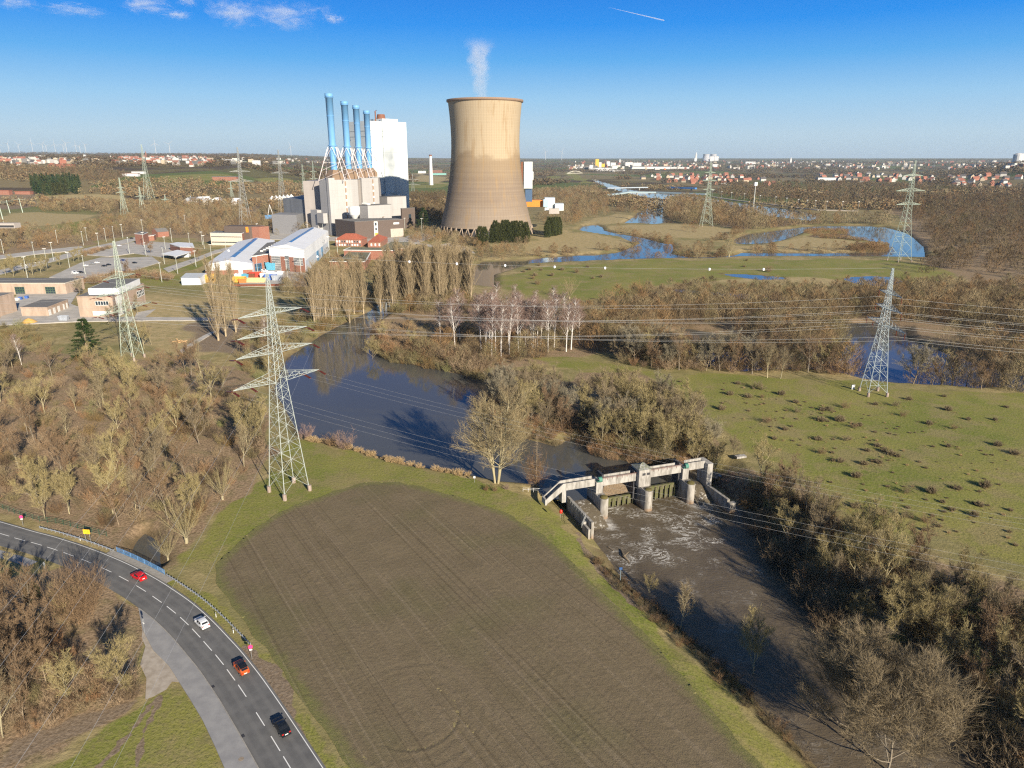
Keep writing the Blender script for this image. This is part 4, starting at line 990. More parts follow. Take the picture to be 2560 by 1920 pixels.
# ---- far bank of the pool (peninsula, birch wood)
wp = poly([(1062,855),(1048,890),(1085,918),(1130,938),(1190,950),(1235,938),(1245,900),(1200,865),(1120,845)])
for i, (x, y) in enumerate(scatter(wp, 20, 5.6, 25, clear=1.5)):
    k = pick([7, 7, 6, 3, 2]); T('bare_tree', P_BROAD[k], (x, y), W(12, 17), {7: 'silvery', 6: 'olive', 3: 'brown', 2: 'grey'}[k] + ' bare tree on the point of land opposite the tall golden tree', 'bare trees on the river point')
wq = poly([(1255,905),(1275,930),(1300,978),(1400,1002),(1480,1012),(1535,1017),(1555,985),(1500,935),(1430,895),(1350,875),(1270,880)])
for i, (x, y) in enumerate(scatter(wq, 36, 5.8, 26, clear=2)):
    k = pick([7, 6, 6, 0, 2]); T('bare_tree', P_BROAD[k], (x, y), W(13, 19), {7: 'silvery', 6: 'wide olive', 0: 'lichen-yellow', 2: 'grey'}[k] + ' bare tree on the far bank right upstream of the weir', 'bare trees on the far bank upstream of the weir')
pts = scatter(wq, 110, 2.6, 27, clear=.6); thicket('undergrowth', pts, [W(2.5, 7) for _ in pts], P_SHR[:3], UND[1], 231, 'olive bushes under the trees on the far bank upstream of the weir')
pts = scatter(wp, 60, 2.6, 28, clear=.4); thicket('undergrowth', pts, [W(2.5, 6) for _ in pts], P_SHR[:3], UND[0], 232, 'brown bushes on the point of land opposite the golden tree')
wb = poly([(860,730),(1000,720),(1250,720),(1240,752),(1170,775),(1050,800),(1000,800),(930,780),(870,768)])
bp = [Q4(415,490),(1062*K,770*K),Q4(575,440),Q4(690,400),Q4(845,440),Q4(1015,440),Q4(490,470),Q4(365,440),Q4(300,410),Q4(730,400),Q4(780,400),Q4(905,400),Q4(230,420),Q4(640,390),Q4(1060,420),Q3(1700,370),Q3(1835,420),Q3(2070,420),Q3(2150,400),Q3(1880,340)]
for i, px in enumerate(bp):
    q = N(*px); T('birch_tree', P_BIRCH[i % 2], q, W(24, 29), 'white-trunked birch with purple-brown twigs in the stand in the middle', 'birches in the middle stand')
for x, y in scatter(poly([(1020,690),(1250,700),(1255,745),(1050,765)]), 26, 5, 29): T('birch_tree', P_BIRCH[pick([0, 1])], (x, y), W(19, 25), 'birch deep inside the stand in the middle of the picture', 'inner birches of the middle stand')
pts = scatter(wb, 60, 5, 30); mass('woodland', pts, [W(8, 14) for _ in pts], 'n', WOODM, 30, label='brown bare trees filling in around the birch stand', cat='woodland')
ws_ = poly([(800,715),(812,750),(860,778),(930,788),(1000,805),(1040,812),(1060,790),(960,765),(880,745),(830,710)])
pts = scatter(ws_, 130, 2.8, 31, clear=.5); thicket('undergrowth', pts, [W(3, 8) for _ in pts], P_SHR[:3], UND[0], 233, 'tan and brown bushes along the far river bank below the birches')
pts = scatter(wb, 160, 4, 131, clear=.5); thicket('undergrowth', pts, [W(2, 4.5) for _ in pts], P_SHR[:3], UND[2], 234, 'dark brown bushes beneath the birch stand')
for px, H, k, lb in [(Q3(1070,470), 13, 6, 'round olive-silver tree on the tip of the far bank left of the birches'), (Q3(1170,360), 12, 0, 'pale tree just behind the tip of the far bank'), (Q3(1440,460), 13, 1, 'open olive tree between the bank tip and the birches')]:
    T('bare_tree', P_BROAD[k], N(*px), H, lb)
# ---- poplars
for px, H, lb in [((472,736), 45, 'leftmost and tallest of the three clumped columnar poplars on the lawn'), ((488,727), 41, 'middle one of the three clumped columnar poplars on the lawn'), ((510,718), 40, 'rightmost of the three clumped columnar poplars on the lawn')]:
    T('poplar_tree', P_POP[2], D(*px), H, lb, sxy=.82)
pl = [(680,708,36),(730,688,34),(775,668,35),(690,705,38),(705,700,36),(672,690,32),(720,698,34),(745,680,35),(765,676,35),(785,672,34),(755,690,30)]
for x, y, H in pl: T('poplar_tree', P_POP[rs.randrange(3)], D(x, y), H, 'columnar poplar in the left half of the row behind the pool', 'poplars left half of row', sxy=.95)
pr_ = [(845,668),(875,662),(892,650),(908,660),(926,660),(943,656),(957,655),(975,645),(992,645),(1018,655),(822,668),(865,652),(830,665),(850,672),(868,660),(885,668),(900,655),(918,665),(935,655),(950,662),(965,650),(985,655),(1000,648),(1012,652),(860,645),(905,640),(950,640),(990,638),(838,655),(875,650)]
for x, y in pr_: T('poplar_tree', P_POP[rs.randrange(3)], D(x, y), W(34, 43), 'columnar poplar in the right half of the row below the cooling tower', 'poplars right half of row', sxy=1.0)
T('conifer', P_CON[0], D(812,640), 15, 'dark conifer showing between the poplars')
for x, y in scatter(poly([(600,640),(660,640),(700,690),(820,690),(1010,680),(1010,640),(820,640),(640,600)]), 0, 7, 33): pass
pts = scatter(poly([(600,640),(660,640),(700,690),(820,690),(1010,680),(1010,640),(820,640),(640,600)]), 110, 5, 33); mass('woodland', pts, [W(7, 14) for _ in pts], 'n', WOODM, 31, label='bare trees and bushes under the row of poplars', cat='woodland')
# ---- conifers
T('conifer', P_CON[1], N(*R5(610,270)), 20, 'dark green pine by the flat-roofed building at the left', sxy=1.35)
T('conifer', P_CON[1], N(*R2(1290,1190)), 30, 'large dark conifer between the boiler house and the cooling tower', sxy=1.25)
T('conifer', P_CON[0], N(*R2(300,1180)), 20, 'dark conifer at the left foot of the boiler house')
for i, xx in enumerate([1740,1775,1840,1860,1880,1905,1925,1950,1975,2000,2020,2060,2085,2100]):
    bush('evergreen_hedge_tree', P_YEW[i % 2], N(*R2(xx, 1285 if xx > 1800 else 1315)), W(20, 26), 'dark green columnar evergreen in front of the cooling tower base', 'evergreens at the cooling tower base', 'tree', sxy=.95)
for i, (xx, yy) in enumerate([(215,800),(240,790),(262,788),(285,785),(305,780),(228,775),(280,770)]):
    bush('evergreen_hedge_tree', P_YEW[i % 2], N(*R3(xx, yy)), W(20, 25), 'dark green columnar evergreen right of the cooling tower', 'evergreens right of the cooling tower', 'tree', sxy=.95)
# ---- trees behind the right meadow and along the old arm
for x, y in scatter(poly([(1340,785),(1420,800),(1600,806),(1700,800),(1800,810),(1840,800),(1800,770),(1620,775),(1450,770),(1350,760)]), 42, 5.5, 41, clear=1.5):
    k = pick([2, 3, 5, 7, 1]); T('bare_tree', P_BROAD[k], (x, y), W(13, 20), 'brown-grey bare tree between the right meadow and the old river arm', 'bare trees behind the right meadow', sxy=1.15)
pts = scatter(poly([(1340,785),(1420,800),(1600,806),(1700,800),(1800,812),(1850,806),(1800,775),(1620,775),(1450,770),(1350,760)]), 110, 4, 141, clear=.5); thicket('undergrowth', pts, [W(3, 9) for _ in pts], P_SHR[:3], UND[0], 235, 'russet bushes between the right meadow and the old river arm')
for px, H, k, lb in [(Q5(540,430), 16, 2, 'grey tree at the near edge of the old arm left of the right pylon'), (Q5(635,455), 16, 4, 'forked pale-trunked tree left of the right pylon'), (Q5(715,460), 15, 4, 'leaning white-barked tree left of the right pylon'), (Q5(1000,420), 15, 3, 'russet tree close to the left of the right pylon'), (Q5(1530,490), 19, 7, 'big round grey tree right of the right pylon'), (Q5(1650,490), 12, 3, 'russet bush-like tree right of the right pylon'), (Q5(1780,470), 17, 5, 'upright grey-brown tree second right of the right pylon'), (Q5(1950,525), 13, 3, 'low wide brown tree at the right end of the meadow edge'), (Q5(2060,510), 15, 2, 'grey tree at the right end of the meadow edge')]:
    T('bare_tree', P_BROAD[k], N(*px), H, lb, sxy=1.25)
for px, H, lb in [(Q5(230,330), 13, 'golden willow at the left end of the old arm'), (Q4(1680,330), 14, 'orange willow above the far bank in the centre right'), (R3(390,1290), 16, 'golden willow behind the birch stand'), (R3(960,1340), 18, 'large orange-brown willow right of the birch stand'), (R3(1650,950), 22, 'golden willow on the channel bank below the middle pylon'), (R3(1400,950), 16, 'smaller golden willow left on the channel bank')]:
    T('willow_tree', P_WIL[2 if 'orange' in lb else 1], N(*px), H, lb, sxy=1.1)
wm_ = poly([(1230,712),(1330,670),(1500,645),(1800,650),(2000,635),(2330,650),(2330,770),(2150,715),(2000,700),(1900,690),(1700,690),(1550,700),(1420,715),(1340,760),(1260,760)])
bt = [o for o in bpy.data.objects if o.name.split('.')[0] == 'bare_tree']
pts = scatter(wm_, 520, 6, 43, clear=1)
mass('woodland', pts, [W(12, 19) for _ in pts], 'n', WOODM, 1, label='brown bare wood between the mid meadow and the old river arm', cat='woodland')
pts = scatter(poly([(1880,760),(1960,800),(2200,830),(2330,850),(2330,800),(2200,780),(2100,745)]), 70, 6, 44, clear=1)
mass('woodland', pts, [W(12, 17) for _ in pts], 'n', WOODM, 2, label='bare bushy trees at the right end of the old river arm', cat='woodland')
# ---- bushes and tussocks on the meadows
mb_ = [(100,480,.8),(405,560,1.9),(455,495,1.4),(515,575,1.7),(560,520,3.4),(600,530,3.2),(600,580,2),(720,560,2),(355,650,2),(630,730,3),(810,610,1.6),(820,670,2.6),(965,720,1.8),(1000,650,1.4),(1020,660,2.6),(1115,640,3),(970,655,1.5),(1080,720,2.3),(1165,760,2.3),(1200,750,1.5),(1120,840,2.4),(950,835,1.5),(745,775,1.4),(680,830,1.2),(970,920,2.4),(1085,970,1.5),(1040,965,1),(1310,875,1.3),(1250,905,1.2),(1345,905,1.3),(1390,925,1.6),(1435,940,1.2),(1230,985,1.5),(1315,975,1.3),(1180,1060,1.9),(1420,630,2.6),(1470,690,2.3),(1505,590,1.5),(1300,620,1.3),(1720,570,1),(1745,655,1.8),(1630,740,1.6),(1780,770,2.2),(1870,715,1.2),(2035,715,1.2),(2105,635,1),(1745,880,1.2),(2050,875,1.7),(2150,925,1.6),(1640,1160,2),(1490,1160,2.5),(1800,1140,1.3),(1970,1125,2.1),(1710,1220,1),(1765,1265,1),(1940,1240,1.5),(1490,1310,2.6),(1610,1340,2.6),(1330,1290,2),(1910,1300,1.5),(1180,1250,1.5),(2130,1270,.9),(1600,1390,.9)]
for i, (x, y, h) in enumerate(mb_):
    bush('bush', (P_TUS[0] if h < 2.4 else P_SHR[2]) if i % 3 else P_TUS[1] if h < 2 else P_SHR[0], N(*Q5(x, y)), h * 1.1, 'small dark twiggy bush dotted on the sunny right meadow', 'bushes dotted on the right meadow', sxy=1.15)
mt = [(30,1075,2),(75,1060,3),(170,1062,2),(150,1025,2.5),(335,1060,3),(450,1080,5),(535,1038,2.5),(105,1130,4),(120,1105,3),(250,1105,3),(140,1175,5),(575,1125,2),(640,1115,2.5),(1450,1130,2),(1790,985,2),(1770,1035,2),(1960,1075,7)]
for x, y, h in mt: bush('bush', P_TUS[0] if h < 4 else P_SHR[0], N(*R3(x, y)), h, 'small bush dotted on the distant middle meadow', 'bushes dotted on the middle meadow', sxy=1.15)
for x, y in scatter(poly([(1420,830),(1560,820),(1900,900),(2200,1000),(2212,1200),(1980,1140),(1800,1060),(1700,1000),(1560,910)]), 160, 1.5, 47):
    bush('grass_tussock', P_REED[0] if rs.random() < .3 else P_TUS[pick([0, 1])], (x, y), W(.3, .8), 'low tussock in the right meadow grass', 'tussocks in the right meadow', 'grass', sxy=1.3)
wred = poly([Q5(270,1000),Q5(420,1000),Q5(540,1090),Q5(540,1170),Q5(450,1180),Q5(330,1080)], lambda x, y: (x, y))
for x, y in scatter(wred, 36, 1.7, 48, clear=.5): bush('bush', P_SHR[4], (x, y), W(1.2, 2.2), 'reddish twig bush at the right end of the weir', 'reddish bushes by the weir')
# ---- river islands and the channel banks
isl = poly([R3(1150,640),R3(1190,545),R3(1400,485),R3(1520,565),R3(1720,605),R3(1900,645),R4(200,690),R4(600,680),R4(1150,690),R4(1150,712),R4(500,705),R4(100,740),R3(1760,740),R3(1550,705),R3(1300,695),R3(1240,680)], lambda x, y: (x, y))
pts = scatter(isl, 420, 9, 51, clear=2); mass('woodland', pts, [W(14, 24) for _ in pts], 'm', WOODM, 3, label='bare wood on the island between the side channel and the canal', cat='woodland')
bn = []
for seg, n in [([R3(700,745),R3(1000,800),R3(1200,850)], 26), ([R3(1200,880),R3(1230,930),R3(1340,945),R3(1500,900)], 26), ([R3(1500,830),R3(1700,800),R3(1760,760)], 22), ([R3(640,900),R3(800,900),R3(930,900),R3(940,840)], 24), ([R3(50,960),R3(300,930),R3(440,920)], 22), ([R4(0,905),R4(500,905),R4(1000,905),R4(1120,890)], 46), ([R3(960,640),R3(1050,660)], 10), ([R3(720,590),R3(900,600),R3(1000,520)], 24), ([R3(1650,930),R3(1500,945)], 10), ([R3(1000,960),R3(1160,960)], 7), ([R3(1330,770),R3(1390,700)], 5)]:
    Q = [N(*p) for p in seg]
    for _ in range(n):
        t = rs.uniform(0, len(Q) - 1.001); j = int(t); q = Q[j].lerp(Q[j + 1], t - j); bn.append((q.x + W(-9, 9), q.y + W(-9, 9)))
mass('bank_shrubs', bn, [W(4, 12) for _ in bn], 'm', stuff_mat('bank_shrub_twigs', (.16, .10, .06), (.20, .14, .075)), 4, label='brown shrubs fringing the meandering river and its islands', cat='shrubs', sxy=(1.0, 1.6))
rd = poly([R4(470,770),R4(500,742),R4(810,742),R4(820,762),R4(560,772)], lambda x, y: (x, y)); pts = scatter(rd, 160, 2.5, 52, clear=-8)
pts += scatter(poly([R4(600,795),R4(750,800),R4(990,830),R4(900,828),R4(760,815),R4(610,808)], lambda x, y: (x, y)), 100, 2.5, 53, clear=-8) + scatter(poly([R4(830,900),R4(850,870),R4(1130,850),R4(1145,900),R4(1000,915)], lambda x, y: (x, y)), 240, 3, 54, clear=-1)
mass('reed_bed', pts, [W(3, 5) for _ in pts], 'm', stuff_mat('reed_bed_straw', (.30, .21, .11), (.24, .16, .085)), 5, label='straw-coloured reed beds on the river island', cat='reeds', sxy=(1.4, 2.2))
# ---- woods on the right and beyond the canal
wfar = poly([(1990,600),(2060,600),(2120,585),(2340,640),(2360,400),(2212,425),(2000,435),(1930,440),(1975,480),(2000,520),(2020,560)])
pts = scatter(wfar, 900, 9, 55, clear=3); mass('woodland', pts, [W(14, 22) for _ in pts], 'm', WOODD, 6, label='dense dark wood right of the farther right pylon', cat='woodland')
wcan = poly([R3(1540,440),R3(1700,400),R3(2000,395),R3(2212,400),R4(800,370),R4(1500,400),R4(2400,420),R4(2400,560),R4(1400,600),R4(1150,590),R4(500,570),R4(200,545),R3(2212,560),R3(1760,510),R3(1560,480)], lambda x, y: (x, y))
pts = scatter(wcan, 1700, 12, 56, clear=6); mass('woodland', pts, [W(14, 22) for _ in pts], 'f', WOODD, 7, label='brown wood along the far side of the canal', cat='woodland')
# ---- woods left of the plant and around the buildings
wl2 = poly([R1(0,730),R1(420,770),R1(700,710),R1(960,640),R1(1300,560),R1(1900,580),R1(2030,700),R1(1680,800),R1(1320,790),R1(1080,760),R1(960,800),R1(640,860),R1(300,890),R1(0,930),R1(-300,940),R1(-300,760)], lambda x, y: (x, y))
pts = scatter(wl2, 620, 8, 57); mass('woodland', pts, [W(9, 16) for _ in pts], 'm', WOODM, 8, label='brown bare wood along the works road at the left', cat='woodland')
wl3 = poly([R1(0,260),R1(800,280),R1(1000,320),R1(900,370),R1(300,350),R1(0,340)], lambda x, y: (x, y)); pts = scatter(wl3, 900, 14, 58); mass('woodland', pts, [W(14, 22) for _ in pts], 'f', WOODD, 9, label='long dark wood below the left town', cat='woodland')
wl4 = poly([R1(310,560),R1(350,510),R1(880,545),R1(960,560),R1(1400,545),R1(2000,560),R1(1400,610),R1(900,610),R1(340,600)], lambda x, y: (x, y)); pts = scatter(wl4, 300, 9, 59); mass('woodland', pts, [W(12, 19) for _ in pts], 'm', WOODM, 10, label='tree belt beside the pale field at the left', cat='woodland')
wpine = poly([R1(245,385),R1(330,370),R1(560,365),R1(635,385),R1(620,460),R1(400,470),R1(280,460)], lambda x, y: (x, y)); pts = scatter(wpine, 260, 12, 60); mass('pine_wood', pts, [W(22, 30) for _ in pts], 'c', PINEM, 11, label='dark green pine block in the fields at the left', cat='woodland')
wpl = poly([R2(1190,930),R2(1460,930),R2(1440,1160),R2(1230,1150)], lambda x, y: (x, y)); pts = scatter(wpl, 240, 9, 61); mass('woodland', pts, [W(14, 22) for _ in pts], 'm', WOODD, 12, label='shaded trees between the boiler house and the cooling tower', cat='woodland')
wpl2 = poly([R3(90,440),R3(600,420),R3(720,520),R3(640,600),R3(480,680),R3(330,720),R3(110,690),R3(330,560),R3(120,560)], lambda x, y: (x, y)); pts = scatter(wpl2, 520, 9, 62, clear=3); mass('woodland', pts, [W(11, 18) for _ in pts], 'm', WOODM, 13, label='brown wood right of the cooling tower', cat='woodland')

# ---- more planting on the left bank, by the works roads and round the plant
for x, y in scatter(poly([(505,775),(540,715),(580,705),(640,725),(690,735),(650,755),(618,785),(592,840),(560,835)]), 10, 7, 71, clear=1): T('bare_tree', P_BROAD[pick([1, 2, 3, 0])], (x, y), W(8, 12), 'small bare tree on the left river bank behind the tallest pylon', 'bare trees on the left river bank')
pts = scatter(poly([(505,775),(540,700),(600,700),(690,728),(650,750),(618,785),(592,840),(560,835)]), 90, 3.4, 72, clear=.5); thicket('undergrowth', pts, [W(2, 6) for _ in pts], P_SHR[:3], UND[1], 236, 'olive bushes on the left river bank behind the tallest pylon')
pts = scatter(poly([(-60,720),(60,700),(120,770),(330,780),(420,770),(420,790),(200,800),(-60,800)]), 90, 3.6, 73); thicket('undergrowth', pts, [W(2, 6) for _ in pts], P_SHR[:3], UND[1], 237, 'olive bushes along the top edge of the left wood')
for px, H, pr, lb in [(R5(150, 310), 15, P_BIRCH[0], 'white-stemmed birch at the left edge above the wood'), (Q3(85, 330), 13, P_BIRCH[1], 'slim pale birch between the tallest pylon and the lawn')]: T('birch_tree', pr, N(*px), H, lb)
for x, y in scatter(poly([(215,690),(240,640),(320,680),(330,760),(250,770)]), 9, 6, 74): T('bare_tree', P_BROAD[pick([2, 1, 4])], (x, y), W(10, 15), 'bare tree at the foot of the green left pylon', 'bare trees at the left pylon')
T('bare_tree', P_BROAD[7], N(*E_t(1055, 420)), 13, 'rounded pale tree between the two beige buildings at the left')
for x, y in [(100,1075),(190,1080),(325,1085),(375,1060),(475,1030),(585,1000),(625,990),(260,1100),(45,1100),(110,1110)]: T('bare_tree', P_BROAD[pick([0, 1])], N(*R1(x, y)), W(11, 17), 'roadside tree in the row along the works road at the left', 'roadside trees at the works road')
for (x, y), H, lb in [((1195, 930), 14, 'round brown tree beside the white gatehouse'), ((1560, 985), 14, 'dark round tree right of the white gatehouse'), ((1000, 1090), 12, 'bushy tree behind the green left pylon')]: T('bare_tree', P_BROAD[3], N(*R1(x, y)), H, lb, sxy=1.2)
for (x, y), H, k, lb in [((735, 1225), 24, 1, 'brown bushy tree in front of the dark plant wing'), ((975, 1215), 22, 3, 'dark round tree in front of the white stair strip'), ((1060, 1240), 16, 2, 'grey tree at the right end of the dark plant wing')]: T('bare_tree', P_BROAD[k], N(*R2(x, y)), H, lb, sxy=1.1)
pts = scatter(poly([R1(560,1150),R1(900,1090),R1(1100,1080),R1(1400,1130),R1(1400,1160),R1(1100,1130),R1(700,1180)], lambda x, y: (x, y)), 60, 4, 75); thicket('undergrowth', pts, [W(3, 7) for _ in pts], P_SHR[:3], UND[0], 238, 'brown hedge bushes around the car park at the left')
pts = scatter(poly([R1(640,930),R1(860,880),R1(890,890),R1(680,950)], lambda x, y: (x, y)), 60, 4, 76); thicket('undergrowth', pts, [W(3, 5) for _ in pts], P_SHR[:3], UND[0], 239, 'brown hedge strip between the car parks')
pts = scatter(poly([R2(-60,1010),R2(60,880),R2(260,960),R2(300,1050),R2(420,1220),R2(300,1230),R2(60,1240),R2(-120,1180)], lambda x, y: (x, y)), 170, 7, 77); mass('woodland', pts, [W(9, 17) for _ in pts], 'm', WOODM, 14, label='bare trees between the brick office and the boiler house', cat='woodland')
pts = scatter(poly([R2(1180,1200),R2(1460,1200),R2(1700,1290),R2(1720,1330),R2(1450,1280),R2(1190,1290)], lambda x, y: (x, y)), 120, 6, 78, clear=3); mass('woodland', pts, [W(6, 12) for _ in pts], 'm', WOODM, 15, label='low bare bushes at the foot of the cooling tower', cat='woodland')
pts = scatter(poly([R2(1700,1340),R2(1900,1330),R2(2140,1260),R3(60,830),R3(30,950),R2(1840,1420),R2(1700,1430)], lambda x, y: (x, y)), 120, 7, 79, clear=2); mass('woodland', pts, [W(5, 11) for _ in pts], 'm', WOODM, 16, label='scrubby bushes between the cooling tower and the river', cat='woodland')
pts = scatter(poly([R2(540,1400),R2(850,1480),R2(1180,1400),R2(1600,1330),R2(1660,1480),R2(1200,1560),R2(600,1600),R2(380,1560)], lambda x, y: (x, y)), 120, 6, 80, clear=2); mass('woodland', pts, [W(8, 15) for _ in pts], 'm', WOODM, 17, label='bare bushy wood behind the row of poplars', cat='woodland')
pts = scatter(poly([R3(330,690),R3(600,430),R3(700,470),R3(1000,510),R3(1000,590),R3(900,620),R3(760,610),R3(480,670)], lambda x, y: (x, y)), 160, 10, 81, clear=3); mass('woodland', pts, [W(8, 15) for _ in pts], 'm', WOODM, 18, label='brown scrub along the grassy dyke right of the cooling tower', cat='woodland')
# ---- countryside beyond: hedges, copses and woods out to the horizon
fr = random.Random(5); cand = []
AV = [P for P, b in LAND['green'] + LAND['tan'] if P[:, 1].mean() > 900] + [canal, meander]
for _ in range(60000):
    yy = math.exp(fr.uniform(math.log(1350), math.log(11000))); cand.append((fr.uniform(-.82, .82) * yy, yy))
ca = np.array(cand); nz = .6 * vnoise(ca[:, 0], ca[:, 1], 420, 61) + .4 * vnoise(ca[:, 0], ca[:, 1], 130, 62); ok = nz > .555 - .10 * np.clip((ca[:, 1] - 3500) / 3000, 0, 1)
for P in AV: ok &= sd_box(ca[:, 0], ca[:, 1], P, 12) > 8
tw_ = [poly(p, f) for p, f in TOWNS]
for P in tw_: ok &= (sd_box(ca[:, 0], ca[:, 1], P, 12) > 0) | (fr.random() < 0)
ca = ca[ok][:15000]; near_ = ca[:, 1] < 2600
pts = [tuple(p) for p in ca[near_]]; mass('countryside_trees', pts, [W(10, 19) for _ in pts], 'x', WOODM, 19, label='bare hedges and copses in the countryside behind the plant', cat='woodland', sxy=(1.1, 1.7))
pts = [tuple(p) for p in ca[~near_]]; mass('countryside_trees', pts, [W(13, 24) for _ in pts], 'x', WOODD, 20, label='dark woods stretching to the horizon', cat='woodland', sxy=(1.6, 3.0))

pts = scatter(poly([Q5(-60,330),Q5(300,300),Q5(560,380),Q5(1150,350),Q5(1180,440),Q5(900,410),Q5(470,420),Q5(0,390)], lambda x, y: (x, y)), 120, 5, 90, clear=.3); mass('woodland', pts, [W(12, 18) for _ in pts], 'n', WOODM, 40, label='brown bare trees lining the near side of the old river arm', cat='woodland')
pts = scatter(poly([Q5(430,160),Q5(700,110),Q5(1100,100),Q5(1090,230),Q5(900,275),Q5(700,245),Q5(480,190)], lambda x, y: (x, y)), 130, 5, 93, clear=-1); mass('woodland', pts, [W(11, 17) for _ in pts], 'n', WOODM, 42, label='brown bare trees on the far side of the old river arm', cat='woodland')
pts = scatter(poly([Q5(1440,260),Q5(1800,330),Q5(2150,440),Q5(2300,560),Q5(2000,520),Q5(1600,490),Q5(1500,480)], lambda x, y: (x, y)), 90, 5, 91, clear=-2); mass('woodland', pts, [W(11, 17) for _ in pts], 'n', WOODM, 41, label='brown bare trees right of the right pylon by the old river arm', cat='woodland')
pts = scatter(poly([(1600,1100),(1640,1140),(1710,1232),(1790,1325),(1860,1398),(1960,1475),(2060,1560),(2160,1640),(2260,1660),(2100,1530),(1960,1440),(1850,1350),(1760,1265),(1690,1180),(1640,1110)]), 90, 2.6, 92, clear=-2.5); thicket('undergrowth', pts, [W(4, 8) for _ in pts], P_SHR[:3], UND[2], 240, 'dark bushes overhanging the shaded edge of the river below the weir')

pts = scatter(poly([(1050,860),(1045,890),(1080,922),(1130,945),(1190,958),(1240,942),(1262,960),(1300,985),(1400,1000),(1530,1024),(1530,1000),(1400,970),(1290,930),(1260,900),(1190,930),(1090,890)]), 120, 2.0, 94, clear=-1.2); thicket('undergrowth', pts, [W(2, 5) for _ in pts], P_SHR[:3], UND[0], 241, 'brown bushes fringing the far shore of the pool by the weir')
pts = scatter(poly([(806,745),(850,782),(930,792),(1000,808),(1070,822),(1060,806),(1000,792),(930,775),(860,765),(815,735)]), 90, 2.2, 95, clear=-1.5); thicket('undergrowth', pts, [W(2, 6) for _ in pts], P_SHR[:3], UND[1], 242, 'olive bushes overhanging the pool below the birches')

pf = [D(x, y + 2) for x, y, *_ in list(pl) + list(pr_)]; pts = [(q.x + W(-6, 6), q.y + W(-7, 2)) for q in pf for _ in range(5)]; pts = [p for p, z_ in zip(pts, tzs(pts)) if z_ > -1.7]
thicket('undergrowth', pts, [W(3, 8) for _ in pts], P_SHR[:3], UND[1], 243, 'olive bushes round the feet of the poplar rows')

tp = [N(*Q5(x, y)) for x, y, h in mb_ if h >= 1.2 for _ in range(9)]
thicket('tussock_grass', [(q.x + W(-3.4, 3.4), q.y + W(-3.0, 2.4)) for q in tp], [W(.3, .7) for _ in tp], P_REED, stuff_mat('tussock_straw', (.34, .27, .145), (.28, .23, .12)), 244, 'straw-coloured rough grass round the bushes of the right meadow', 'grass', sxy=(1.2, 2.0), keep=.14)
# ------------------------------------------------------------------ weir
ca_, sa_ = .944, .330
O2 = Vector((38.9, 180.8, 0))
def wl_(s, t, z): return Vector((O2.x + ca_ * s - sa_ * t, O2.y + sa_ * s + ca_ * t, z))
def wbox(mb, s0, s1, t0, t1, z0, z1):
    p = [wl_(s0, t0, 0), wl_(s1, t0, 0), wl_(s1, t1, 0), wl_(s0, t1, 0)]
    mb.prism([(q.x, q.y) for q in p], z0, z1, True, True)
def stain_mat(name, base, dark, moss=None, rust=None, sc=.9):
    t = NT(name)
    st_ = t.noise(sc, 5, .65, t.map(sc=(1, 1, .22))); b = t.noise(.6, 4, .6)
    c = t.mix(t.step(st_, .38, .68), base, dark); c = t.mix(t.math('MULTIPLY', t.step(b, .5, .7), .4), c, mul(base, .7))
    if moss or rust:
        z = t.n('ShaderNodeSeparateXYZ'); t.t.links.new(t.co, z.inputs[0])
    if rust: c = t.mix(t.math('MULTIPLY', t.step(t.math('ADD', z.outputs['Z'], t.math('MULTIPLY', b, 1.6)), -2.6, -4.2), .75), c, rust)
    if moss: c = t.mix(t.math('MULTIPLY', t.step(t.noise(1.3, 4, .6), .40, .6), .8), c, moss)
    t.bsdf(c, .9, normal=t.bump(b, .3, .05), spec=.15); return t.mat
conc = stain_mat('weir_concrete', (.37, .355, .33), (.19, .178, .16))
conc_w = stain_mat('pier_concrete', (.36, .34, .31), (.17, .155, .13), rust=(.24, .15, .085))
mossy = stain_mat('mossy_timber', (.13, .115, .075), (.07, .065, .045), moss=(.085, .095, .03))
mossc = stain_mat('moss_cushion', (.10, .085, .035), (.07, .065, .025), moss=(.12, .10, .035))
steel_g = simple('green_paint', (.06, .20, .15), .5)
dark_m = simple('dark_steel', (.045, .045, .05), .6)
rail_m = simple('railing_steel', (.42, .43, .42), .5, .3)
weir = empty('weir', wl_(0, 4, 0)); tag(weir, 'pale concrete river weir with walkway and small tower across the brown river', 'weir')
wo_ = weir.location
def wbuild(mb, name, mat, parent=None):
    o = mb.build(name, mat); o.parent = weir if parent is None else parent
    if parent is None: o.matrix_parent_inverse = Matrix.Translation(-wo_)
    return o
PS = (-13.9, 0.0, 13.8)
